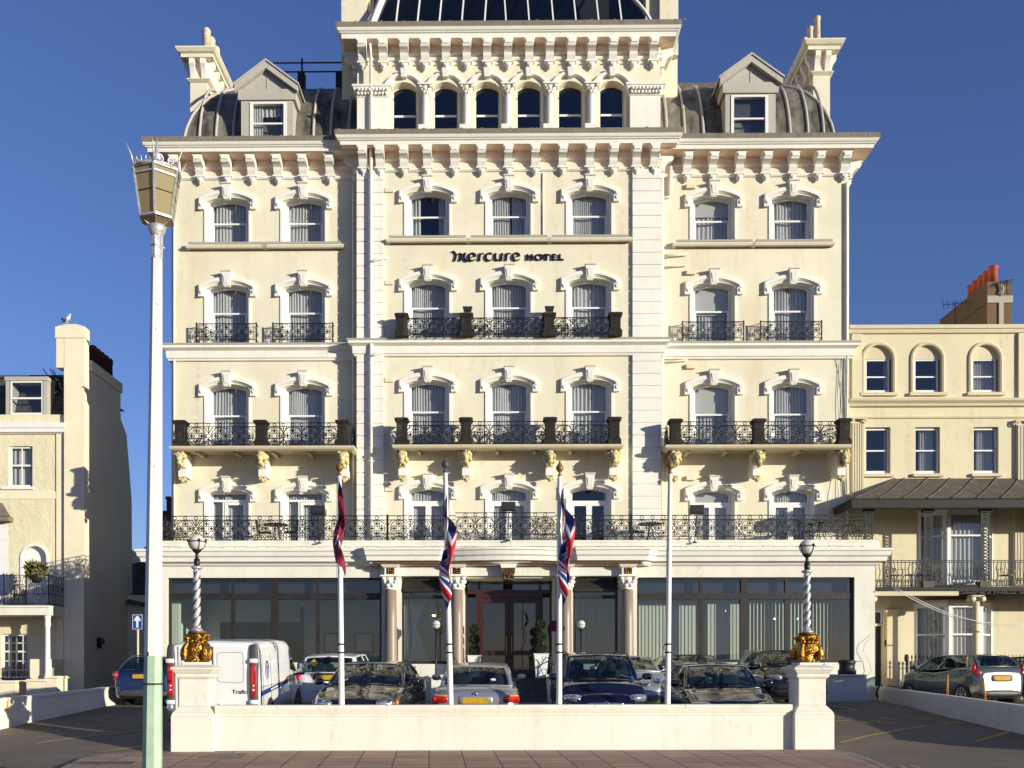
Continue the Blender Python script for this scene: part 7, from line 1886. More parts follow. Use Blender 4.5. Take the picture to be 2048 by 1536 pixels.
# ================================================================ VEHICLES  (local: +y = front, origin under the middle)
def lerp(a, b, t): return a+(b-a)*t
def interp(tab, y):
    """tab: list of tuples (y, a, b, ...) sorted; smooth interpolation"""
    if y <= tab[0][0]: return tab[0][1:]
    for i in range(len(tab)-1):
        if y <= tab[i+1][0]:
            t = (y-tab[i][0])/(tab[i+1][0]-tab[i][0]); t = t*t*(3-2*t)*0.5+t*0.5
            return tuple(lerp(p, q, t) for p, q in zip(tab[i][1:], tab[i+1][1:]))
    return tab[-1][1:]
def make_car(S, lab, cat, loc, rotz, name='parked_car', group='cars parked in front of the hotel'):
    t = thing(name, lab, cat, loc, rotz, group)
    L, W = S['L'], S['W']/2; h0 = L/2; pm = S['paint']
    # --- body shell
    zc, zh, zd, zbelt = S['cowl'], S['nose'], S['deck'], S['belt']
    yA, yB, yC, yD = (q-h0 for q in (S['yA'], S['yB'], S['yC'], S['yD']))   # windscreen base/top, roof end, rear glass base
    tab = [(-h0, 0.74, 0.36, zd-0.20), (-h0+0.03, 0.84, 0.30, zd-0.12), (-h0+0.12, 0.93, 0.24, zd-0.045), (-h0+0.32, 0.975, 0.21, zd-0.005), (min(yD, -h0+0.45)+0.12, 0.985, 0.20, zd),
           (yD+0.30, 0.995, 0.19, max(zd, zbelt+0.02)), (0.0, 1.0, 0.18, zbelt), (yA-0.3, 1.0, 0.18, zc-0.01), (yA+0.05, 0.995, 0.18, zc), (lerp(yA, h0, 0.45), 0.985, 0.19, lerp(zc, zh, 0.38)),
           (h0-0.42, 0.955, 0.21, zh+0.03), (h0-0.22, 0.92, 0.22, zh-0.03), (h0-0.09, 0.85, 0.25, zh-0.10), (h0-0.02, 0.74, 0.28, zh-0.20), (h0, 0.62, 0.32, zh-0.28)]
    tab = sorted(tab, key=lambda q: q[0])
    ys = sorted(set([round(q[0], 4) for q in tab]+[round(-h0+0.45+(L-0.9)*i/22, 4) for i in range(23)]))
    crown = S.get('crown', 0.045)
    def sec(y):
        wf, zb, zt = interp(tab, y); w = W*wf; h = zt-zb
        sh = min(0.09, h*0.2)
        half = [(0, zb), (w*0.80, zb), (w*0.955, zb+0.05), (w*0.985, zb+h*0.22), (w*1.0, zb+h*0.50), (w*0.992, zb+h*0.66), (w*0.975, zt-sh), (w*0.94, zt-sh*0.45), (w*0.885, zt-sh*0.10), (w*0.72, zt+crown*0.30), (w*0.50, zt+crown*0.62), (w*0.25, zt+crown*0.92), (0, zt+crown)]
        return half
    b = MB(); rows = []
    for y in ys:
        hf = sec(y); full = [(x, y, z) for x, z in hf]+[(-x, y, z) for x, z in reversed(hf[1:-1])]
        rows.append(full)
    n = len(rows[0]); vs = [p for r in rows for p in r]
    fs = [(i*n+k, i*n+(k+1) % n, (i+1)*n+(k+1) % n, (i+1)*n+k) for i in range(len(rows)-1) for k in range(n)]
    b.add(vs, fs, 0, True)
    b.add(rows[0], [tuple(range(n))]); b.add(rows[-1], [tuple(range(n))])
    body = obj('body', b, pm, t)
    # --- greenhouse patches
    wr, wb_ = S.get('wr', 0.72)*W, W*0.90
    zR, zRr = S['H']-0.03, S['H']-S.get('rdrop', 0.05)
    cr, bf, br_ = 0.035, 0.16, 0.10
    zDg = S.get('zD', zd+0.02)
    def wind(u, v):
        q = 2*u-1; x = q*lerp(wb_*0.96, wr, v); return (x, lerp(yA, yB, v)+bf*(1-q*q)*(1-0.35*v), lerp(zc+0.005, zR, v)+cr*(1-q*q)*v+0.03*math.sin(PI*v)+crown*0.8*(1-q*q)*(1-v))
    def rear(u, v):
        q = 2*u-1; x = q*lerp(wb_*0.93, wr*0.98, v); return (x, lerp(yD, yC, v)-br_*(1-q*q), lerp(zDg, zRr, v)+cr*(1-q*q)*v+0.03*math.sin(PI*v)+crown*0.6*(1-q*q)*(1-v))
    def roof(u, s):
        q = 2*u-1; x = q*lerp(wr, wr*0.98, s); y = lerp(yB, yC, s)+bf*0.65*(1-q*q)*(1-s)-br_*(1-q*q)*s; return (x, y, lerp(zR, zRr, s)+cr*(1-q*q)+S.get('arc', 0.035)*math.sin(PI*s))
    def side(sg):
        def f(s, v):
            x0 = lerp(wb_*0.96, wb_*0.93, s) + 0.045*W*math.sin(PI*s); x1 = lerp(wr, wr*0.98, s)
            zb = lerp(zc+0.005, zDg, s)+S.get('beltarc', 0.0)*math.sin(PI*s); zt = lerp(zR, zRr, s)+S.get('arc', 0.035)*math.sin(PI*s)
            return (sg*(lerp(x0, x1, v)+0.02*math.sin(PI*v)), lerp(lerp(yA, yD, s), lerp(yB, yC, s), v), lerp(zb, zt, v))
        return f
    P = MB(); 
    def patch(fn, us, vs_, isglass, G):
        for j in range(len(vs_)-1):
            for i in range(len(us)-1):
                q = [fn(us[i], vs_[j]), fn(us[i+1], vs_[j]), fn(us[i+1], vs_[j+1]), fn(us[i], vs_[j+1])]
                (G if isglass((us[i]+us[i+1])/2, (vs_[j]+vs_[j+1])/2) else P).add(q, [(0,1,2,3)], 0, True)
    us = [0, 0.015, 0.05]+[0.05+0.9*i/12 for i in range(1, 12)]+[0.95, 0.985, 1]; vv = [0, 0.03, 0.18, 0.34, 0.5, 0.66, 0.82, 0.95, 1]
    G1, G2 = MB(), MB()
    patch(wind, us, vv, lambda u, v: 0.05 < u < 0.95 and 0.03 < v < 0.95, G1)
    if S.get('van'): patch(rear, us, vv, lambda u, v: False, G2)
    else: patch(rear, us, vv, lambda u, v: S.get('rg', 0.08) < u < 1-S.get('rg', 0.08) and 0.06 < v < 0.93, G2)
    patch(roof, us, [i/8 for i in range(9)], lambda u, v: False, G1)
    sides = []
    for sg in (-1, 1):
        G = MB(); ss = sorted(set([0, 0.03, 0.06]+[0.06+0.88*i/20 for i in range(21)]+[0.97, 1]+list(S.get('bp', (0.40, 0.44)))))
        bps = S.get('bp', (0.40, 0.44)); e0, e1 = S.get('sg', (0.07, 0.90))
        patch(side(sg), ss, [0, 0.05, 0.2, 0.4, 0.6, 0.8, 0.93, 1], lambda u, v: e0 < u < e1 and 0.05 < v < 0.93 and not any(bps[k] < u < bps[k+1] for k in range(0, len(bps)-1, 2)), G)
        sides.append(G)
    rf = obj('roof', P, pm, t, fix=False)
    bm = bmesh.new(); bm.from_mesh(rf.data); bmesh.ops.remove_doubles(bm, verts=bm.verts, dist=0.0005); bmesh.ops.recalc_face_normals(bm, faces=bm.faces); bm.to_mesh(rf.data); bm.free()
    sol = rf.modifiers.new('thick', 'SOLIDIFY'); sol.thickness = 0.02; sol.offset = -0.5
    def glassobj(nm, G):
        if not G.v: return
        o = obj(nm, G, S.get('glass', 'car_glass'), t, fix=False); bm = bmesh.new(); bm.from_mesh(o.data); bmesh.ops.remove_doubles(bm, verts=bm.verts, dist=0.0005); bmesh.ops.recalc_face_normals(bm, faces=bm.faces); bm.to_mesh(o.data); bm.free()
    glassobj('windscreen', G1); glassobj('rear_window', G2)
    for G in sides: glassobj('side_window', G)
    # interior
    b = MB(); b.add([(-wb_*0.86, yD+0.1, zbelt+0.055), (wb_*0.86, yD+0.1, zbelt+0.055), (wb_*0.86, yA, zc+0.05), (-wb_*0.86, yA, zc+0.05)], [(0,1,2,3)])
    b.blob((0, yA-0.18, zc+0.02), (wb_*0.8, 0.22, 0.07), 14, 6); obj('dashboard', b, 'interior_dark', t)
    b = MB()
    if not S.get('van'):
        for yy in (lerp(yB, yC, 0.28), lerp(yB, yC, 0.82)):
            for s in (-1, 1):
                b.blob((s*W*0.40, yy, zbelt+0.08), (0.22, 0.08, 0.20), 10, 8, 0, 0.6); b.blob((s*W*0.40, yy, zbelt+0.33), (0.11, 0.05, 0.08), 8, 6, 0, 0.7); b.tube([(s*W*0.40, yy, zbelt+0.2), (s*W*0.40, yy, zbelt+0.32)], 0.02, 5)
        obj('seat', b, 'seat_cloth', t)
    b = MB(); b.T = Matrix.Translation((S.get('rhd', 1)*W*0.40, yA-0.42, zc+0.06)) @ Matrix.Rotation(-0.45, 4, 'X'); b.ring(0, 0, 0.18, 0, 0.015, 20, 6); b.T = None; b.blob((0, lerp(yA, yB, 0.86), zR-0.10), (0.11, 0.02, 0.035), 8, 6); obj('steering_wheel', b, 'black_plastic', t)
    # wipers
    b = MB()
    for x0_, x1_ in ((-0.45*W, 0.15*W), (0.25*W, 0.72*W)):
        b.tube([wind((x0_/wb_+1)/2, 0.03), tuple(Vector(wind((x1_/wb_+1)/2, 0.10))+Vector((0, 0.012, 0.012)))], 0.010, 5)
    obj('wiper', b, 'black_plastic', t)
    # wheels
    wr_ = S.get('wheel', 0.32); tw = 0.205
    fy, ry = h0-S['fo'], -h0+S['ro']
    for sx_ in (-1, 1):
        for yy in (fy, ry):
            wl_ = interp(tab, yy)[0]*W; x = sx_*(wl_-tw/2+0.004)
            b = MB(); b.T = Matrix.Translation((x, yy, wr_)) @ Matrix.Rotation(PI/2, 4, 'Y')
            b.lathe([(wr_*0.62, -tw/2+0.01), (wr_*0.95, -tw/2), (wr_, -tw/2+0.03), (wr_, tw/2-0.03), (wr_*0.95, tw/2), (wr_*0.62, tw/2-0.01)], 0, 0, 32, cap=False); b.lathe([(wr_*0.62, -tw/2+0.02), (wr_*0.60, tw/2-0.05), (0.02, tw/2-0.06)], 0, 0, 24); b.T = None
            wh = obj('wheel', b, 'rubber', t)
            b = MB(); b.T = Matrix.Translation((x, yy, wr_)) @ Matrix.Rotation(sx_*PI/2, 4, 'Y')
            b.lathe([(wr_*0.66, tw/2-0.012), (wr_*0.63, tw/2+0.004), (wr_*0.58, tw/2-0.01), (wr_*0.57, tw/2-0.05)], 0, 0, 32, cap=False); b.lathe([(wr_*0.15, tw/2-0.04), (wr_*0.14, tw/2-0.005), (0, tw/2)], 0, 0, 14)
            ns_ = S.get('spokes', 9)
            for k in range(ns_):
                a = 2*PI*k/ns_; b.tube([(wr_*0.12*math.cos(a), wr_*0.12*math.sin(a), tw/2-0.01), (wr_*0.60*math.cos(a), wr_*0.60*math.sin(a), tw/2-0.012)], 0.020, 4, 0, False)
            b.T = None; obj('rim', b, 'alloy', wh)
    for sx_ in (-1, 1):
        for yy in (fy, ry):     # wheel-arch liner disc, just proud of the flank
            b = MB(); b.T = Matrix.Translation((sx_*(interp(tab, yy)[0]*W-0.102), yy, wr_+0.015)) @ Matrix.Rotation(sx_*PI/2, 4, 'Y')
            b.lathe([(wr_+0.055, -0.12), (wr_+0.055, 0.094), (wr_+0.02, 0.096)], 0, 0, 32, 0, True, None, True); b.T = None; obj('wheel_arch', b, 'rubber', t)
    # door lines
    for s in (-1, 1):
        for yy in S.get('doors', (yA-0.15, lerp(yA, yD, 0.44), lerp(yA, yD, 0.80))):
            xs2 = interp(tab, yy)[0]*W; b = MB(); b.tube([(s*(xs2*0.993+0.001), yy, 0.34), (s*(xs2*1.0+0.001), yy, 0.55), (s*(xs2*0.975+0.003), yy, interp(tab, yy)[2]-0.09)], 0.004, 4); obj('door_seam', b, 'rubber', t)
    for s in (-1, 1):
        for yy in S.get('handles', (lerp(yA, yD, 0.36), lerp(yA, yD, 0.72))): b = MB(); b.blob((s*(W*0.995), yy, zbelt-0.13), (0.02, 0.085, 0.018), 8, 6); obj('door_handle', b, pm, t)
    # mirrors
    for s in (-1, 1):
        b = MB(); zm = zc+0.10; b.blob((s*(W+0.10), yA-0.30, zm), (0.105, 0.07, S.get('mh', 0.075)), 12, 8, 0, 0.75); b.tube([(s*(W*0.90), yA-0.26, zc+0.03), (s*(W+0.05), yA-0.28, zm-0.03)], 0.025, 6); mi = obj('wing_mirror', b, S.get('mirror', pm), t)
        b = MB(); b.blob((s*(W+0.10), yA-0.368, zm), (0.085, 0.006, S.get('mh', 0.075)*0.8), 12, 6, 0, 0.7); obj('mirror_glass', b, 'mirror_glass', mi)
    # lamps, grille, plates
    for nm, lst in (('headlight', S.get('heads', [])), ('tail_light', S.get('tails', []))):
        for s in (-1, 1):
            b = MB(); mats = []
            for (x, y, z, rx, ry2, rz2, m, yaw) in lst:
                if m not in mats: mats.append(m)
                b.blob((s*x*W, (h0-y) if nm == 'headlight' else (-h0+y), z), (rx, ry2, rz2), 14, 8, mats.index(m), 0.62 if m != 'chrome' else 1.0, Matrix.Rotation(s*yaw, 3, 'Z'))
            if mats: obj(nm, b, mats, t)
    def flat(nm, fn_, mat): b = MB(); fn_(b); return obj(nm, b, mat, t)
    if S.get('grille'):
        gw, g0, g1, style = S['grille']
        b = MB(); b.blob((0, h0-0.10, (g0+g1)/2), (gw, 0.085, (g1-g0)/2), 20, 8, 1, 0.5)
        for k in range(4): z = lerp(g0, g1, (k+0.7)/4.4); b.box(-gw*0.9, gw*0.9, h0-0.03, h0-0.008, z-0.006, z+0.006, 0)
        if style == 'bar': b.blob((0, h0-0.02, g1-0.02), (gw*1.15, 0.04, 0.028), 16, 6, 0, 0.6)
        obj('grille', b, ['chrome', 'black_plastic'], t)
        b = MB(); b.T = Matrix.Translation((0, h0+0.012, g1-0.03)); b.ring(0, 0, 0.055, 0, 0.009, 18, 5); b.tube([(-0.05, 0, -0.01), (0, 0, 0.012), (0.05, 0, -0.012)], 0.010, 5); b.T = None; obj('badge', b, 'chrome', t)
    if S.get('fplate'): flat('number_plate', lambda b: b.box(-0.26, 0.26, h0+0.004, h0+0.016, S['fplate'], S['fplate']+0.11), 'plate_white')
    if S.get('rplate'):
        zp = S['rplate']; yp = -h0+S.get('py', 0.02); flat('number_plate', lambda b: b.box(-0.26, 0.26, yp-0.03, yp-0.018, zp, zp+0.115), 'plate_yellow')
        flat('plate_recess', lambda b: b.blob((0, yp+0.01, zp+0.06), (0.36, 0.036, 0.10), 16, 8, 0, 0.4), pm if S.get('recess') is None else S['recess'])
    if S.get('bumper_line'):
        for z in S['bumper_line']: flat('bumper_strip', lambda b: b.tube([(-W*0.90, -h0+0.10, z), (-W*0.80, -h0+0.015, z), (0, -h0-0.012, z), (W*0.80, -h0+0.015, z), (W*0.90, -h0+0.10, z)], 0.007, 5), 'chrome' if S.get('chromeline') else 'rubber')
    if S.get('lowbumper'): flat('lower_bumper', lambda b: b.blob((0, -h0+0.14, 0.36), (W*0.86, 0.17, 0.11), 20, 8, 0, 0.5), S['lowbumper'])
    if S.get('fbumper'): flat('front_bumper', lambda b: b.blob((0, h0-0.16, 0.42), (W*0.90, 0.20, 0.14), 22, 8, 0, 0.5), pm)
    if S.get('rails'):
        for s in (-1, 1):
            r = MB(); r.tube([tuple(Vector(roof((s*0.96+1)/2, q/8))+Vector((0, 0, 0.045 if 0 < q < 8 else 0.0))) for q in range(9)], 0.016, 6); obj('roof_rail', r, S['rails'], t)
    if S.get('wiper_r'): flat('rear_wiper', lambda b: b.tube([rear(0.5, 0.06), tuple(Vector(rear(0.78, 0.2))+Vector((0, -0.015, 0)))], 0.011, 5), 'black_plastic')
    S['_t'] = t; S['_h0'] = h0; S['_rear'] = rear; S['_wind'] = wind
    return t
def carpos(px, Yr, L, rear_near=True, rot=0.0):
    """centre position from the pixel column of the near end's centre"""
    x = X(px, Yr); d = Vector((0, L/2)); d.rotate(Matrix.Rotation(rot, 2)) if False else None
    cx = x-(-math.sin(rot))*0; dx, dy = -math.sin(rot)*L/2, math.cos(rot)*L/2
    return (x+dx, Yr+dy) if rear_near else (x+dx, Yr+dy)
def put(S, lab, cat, px, Yn, facing_away, rot=0.0, name='parked_car', dz=0.0, **kw):
    """rot: heading offset (rad, ccw); near end at Yn"""
    L = S['L']; x = X(px, Yn); th = rot
    cx, cy = x-math.sin(th)*L/2, Yn+math.cos(th)*L/2
    z = gz(cx, cy)+dz; t = make_car(S, lab, cat, (cx, cy, z), th if facing_away else th+PI, name, **kw)
    sl = 0.0487 if cy < 27.5 else 0.0
    t.rotation_euler = (math.atan(sl)*(1 if facing_away else -1), 0, t.rotation_euler.z) if cy-L/2 < 28 else t.rotation_euler
    return t
# --- silver saloon (rear view)
SAL = dict(L=4.78, W=1.80, H=1.435, cowl=0.98, nose=0.74, deck=1.02, belt=0.96, yA=3.55, yB=2.85, yC=1.35, yD=0.72, zD=1.03, paint='paint_silver', fo=0.82, ro=1.12, rplate=0.72, py=0.005, recess='paint_silver',
           tails=[(0.80, 0.065, 0.80, 0.185, 0.055, 0.085, 'red_lens', 0.30), (0.80, 0.055, 0.875, 0.165, 0.062, 0.026, 'amber_lens', 0.30), (0.93, 0.15, 0.80, 0.04, 0.12, 0.08, 'red_lens', 0.0)], bumper_line=(0.66,), lowbumper='paint_silver', rg=0.05, spokes=10, crown=0.03)
put(SAL, 'silver saloon seen from behind with an orange number plate', 'car', 951, 20.25, True)
tt = SAL['_t']; h0 = SAL['_h0']
b = MB(); b.T = Matrix.Translation((0, -h0-0.002, 0.905)); b.ring(0, 0, 0.038, 0, 0.006, 16, 5); b.prism([(0.03*math.cos(a), 0.03*math.sin(a)) for a in [q*PI/8 for q in range(16)]], -0.004, 0.004, 1); b.T = None; obj('badge', b, ['chrome', 'sign_blue'], tt)
b = MB(); b.blob((0.30, 0, 0), (0.06, 0.005, 0.03), 10, 6); o = obj('sticker', b, 'flag_white', tt, tuple(Vector(SAL['_rear'](0.74, 0.25))+Vector((-0.3, -0.01, 0))))
# --- dark saloon (front view, left)
JAG = dict(L=4.90, W=1.88, H=1.46, cowl=1.00, nose=0.80, deck=1.05, belt=0.98, yA=3.55, yB=2.70, yC=1.30, yD=0.60, paint='paint_brown', fo=0.90, ro=1.15, crown=0.07, grille=(0.36, 0.42, 0.68, 'x'), fbumper=True,
           heads=[(0.66, 0.16, 0.735, 0.20, 0.10, 0.055, 'clear_lens', -0.5), (0.56, 0.10, 0.75, 0.075, 0.06, 0.07, 'chrome', 0), (0.74, 0.19, 0.76, 0.085, 0.07, 0.078, 'chrome', 0), (0.89, 0.32, 0.745, 0.04, 0.09, 0.05, 'amber_lens', 0)])
put(JAG, 'dark brown saloon facing forward behind the claret-flag pole', 'car', 706, 19.75, False, math.radians(-2.5))
# --- navy people carrier (front view)
ZAF = dict(L=4.47, W=1.80, H=1.64, cowl=1.10, nose=0.86, deck=1.12, belt=1.04, yA=3.62, yB=2.85, yC=0.55, yD=0.12, wr=0.76, paint='paint_navy', fo=0.92, ro=0.85, crown=0.06, grille=(0.34, 0.50, 0.72, 'bar'), fbumper=True, rails='iron_black', mirror='paint_navy',
           heads=[(0.74, 0.20, 0.80, 0.19, 0.13, 0.085, 'clear_lens', -0.55), (0.63, 0.09, 0.79, 0.07, 0.06, 0.065, 'chrome', 0), (0.82, 0.18, 0.80, 0.06, 0.07, 0.06, 'chrome', 0)], fplate=0.42)
put(ZAF, 'navy people carrier with roof rails in front of the entrance steps', 'car', 1212, 20.3, False, math.radians(0.5), dz=0.02)
b = MB(); b.blob((0, 0, 0), (0.05, 0.004, 0.04), 8, 6); obj('sticker', b, 'sign_blue', ZAF['_t'], tuple(Vector(ZAF['_wind'](0.09, 0.10))+Vector((0, 0.012, 0))))
# --- dark saloon (front view, right)
MER = dict(L=4.75, W=1.82, H=1.45, cowl=0.99, nose=0.78, deck=1.04, belt=0.97, yA=3.50, yB=2.68, yC=1.25, yD=0.62, paint='paint_navy', fo=0.85, ro=1.10, crown=0.06, grille=(0.30, 0.45, 0.70, 'bar'), fbumper=True,
           heads=[(0.72, 0.20, 0.72, 0.20, 0.12, 0.07, 'clear_lens', -0.5)])
put(MER, 'dark navy saloon facing forward, left of the right gate pier, white mirror charm', 'car', 1472, 19.9, False, math.radians(-1.0))
b = MB(); b.tube([(0, 0, 0), (0, 0, -0.12)], 0.012, 5); obj('mirror_charm', b, 'flag_white', MER['_t'], tuple(Vector(MER['_wind'](0.5, 0.72))+Vector((0, -0.16, -0.03))))
# --- silver hatch (front view, second row)
AST = dict(L=4.25, W=1.75, H=1.46, cowl=1.03, nose=0.82, deck=1.08, belt=1.0, yA=3.40, yB=2.60, yC=0.65, yD=0.20, paint='paint_silver', fo=0.90, ro=0.75, crown=0.05, grille=(0.34, 0.52, 0.74, 'bar'), fbumper=True, fplate=0.40, mirror='paint_silver',
           heads=[(0.76, 0.22, 0.80, 0.18, 0.15, 0.095, 'clear_lens', -0.55)])
put(AST, 'silver hatchback facing forward in the back row, right of the people carrier', 'car', 1272, 25.6, False)
# --- black hatch (second row)
GLF = dict(L=4.20, W=1.76, H=1.48, cowl=1.03, nose=0.82, deck=1.08, belt=1.0, yA=3.35, yB=2.55, yC=0.60, yD=0.18, paint='paint_black', fo=0.88, ro=0.72, crown=0.05, rplate=0.70, tails=[(0.86, 0.10, 0.95, 0.10, 0.08, 0.11, 'red_lens', 0.3)])
put(GLF, 'black hatchback mostly hidden behind the dark navy saloon', 'car', 1408, 27.2, False, math.radians(1))
# --- brown estate (second row, right)
OUT = dict(L=4.60, W=1.80, H=1.62, cowl=1.12, nose=0.88, deck=1.12, belt=1.05, yA=3.55, yB=2.85, yC=0.6, yD=0.12, wr=0.75, paint='paint_brown', fo=0.88, ro=0.90, crown=0.05, rails='chrome', grille=(0.36, 0.5, 0.74, 'bar'), fbumper=True, mirror='paint_brown',
           heads=[(0.72, 0.18, 0.82, 0.19, 0.12, 0.08, 'clear_lens', -0.5), (0.66, 0.10, 0.82, 0.06, 0.06, 0.055, 'chrome', 0)])
put(OUT, 'brown estate car with roof rails behind the right gate pier', 'car', 1601, 28.2, False, math.radians(0))
# --- white hatch (rear view, second row)
FIA = dict(L=3.95, W=1.70, H=1.52, cowl=1.02, nose=0.82, deck=1.10, belt=1.0, yA=3.15, yB=2.40, yC=0.42, yD=0.10, zD=1.08, wr=0.76, paint='paint_white', fo=0.80, ro=0.68, crown=0.03, rplate=0.93, py=0.0, recess='black_plastic', rg=0.05, wiper_r=True, bumper_line=(0.62,),
           tails=[(0.90, 0.09, 0.92, 0.09, 0.07, 0.16, 'red_lens', 0.3)])
put(FIA, 'white hatchback with a yellow diamond in its rear window', 'car', 655, 25.3, True)
b = MB(); b.prism([(-0.10, 0), (0, -0.10), (0.10, 0), (0, 0.10)], -0.004, 0.004); b.T = None; obj('window_sign', b, 'plate_yellow', FIA['_t'], tuple(Vector(FIA['_rear'](0.22, 0.55))+Vector((0, 0.03, 0))))
b = MB(); b.blob((0, 0, 0), (0.06, 0.02, 0.012), 8, 5); obj('brake_light', b, 'red_lens', FIA['_t'], tuple(Vector(FIA['_rear'](0.5, 0.97))+Vector((0, -0.02, 0))))
# --- blue estate (rear view, far left)
AUD = dict(L=4.55, W=1.77, H=1.43, cowl=0.98, nose=0.76, deck=1.02, belt=0.97, yA=3.35, yB=2.65, yC=0.62, yD=0.10, zD=1.0, wr=0.68, paint='paint_blue', fo=0.90, ro=0.95, crown=0.03, rplate=0.78, py=0.0, rails='chrome', rg=0.06, bumper_line=(0.62,), chromeline=True, lowbumper='grey_plastic',
           tails=[(0.90, 0.09, 0.86, 0.085, 0.07, 0.115, 'red_lens', 0.3), (0.895, 0.070, 0.88, 0.075, 0.07, 0.035, 'clear_lens', 0.3)])
put(AUD, 'dark blue estate car at the far left, half hidden by the street lamp', 'car', 284, 28.6, True)
# --- grey-green hatch (three-quarter rear, far right)
FIE = dict(L=3.90, W=1.70, H=1.48, cowl=1.02, nose=0.80, deck=1.14, belt=0.98, yA=3.05, yB=2.25, yC=0.45, yD=0.12, zD=1.12, wr=0.70, paint='paint_grey', fo=0.80, ro=0.66, crown=0.03, rplate=0.74, py=0.0, recess='black_plastic', rg=0.07, beltarc=-0.02, wiper_r=True, lowbumper='black_plastic', rdrop=0.04, sg=(0.10, 0.86),
           tails=[(0.935, 0.20, 1.08, 0.055, 0.11, 0.14, 'red_lens', 0.35), (0.86, 0.10, 0.96, 0.11, 0.10, 0.075, 'red_lens', 0.35), (0.84, 0.015, 0.945, 0.06, 0.03, 0.022, 'clear_lens', 0.35)])
put(FIE, 'grey-green hatchback with a yellow plate behind the right low wall', 'car', 2004, 28.9, True, math.radians(13))
SML = dict(L=4.2, W=1.75, H=1.46, cowl=1.02, nose=0.82, deck=1.08, belt=1.0, yA=3.35, yB=2.55, yC=0.60, yD=0.18, paint='paint_black', fo=0.88, ro=0.72)
put(SML, 'black car at the right edge of the picture, beyond the grey-green hatchback', 'car', 2088, 31.0, True, math.radians(13))

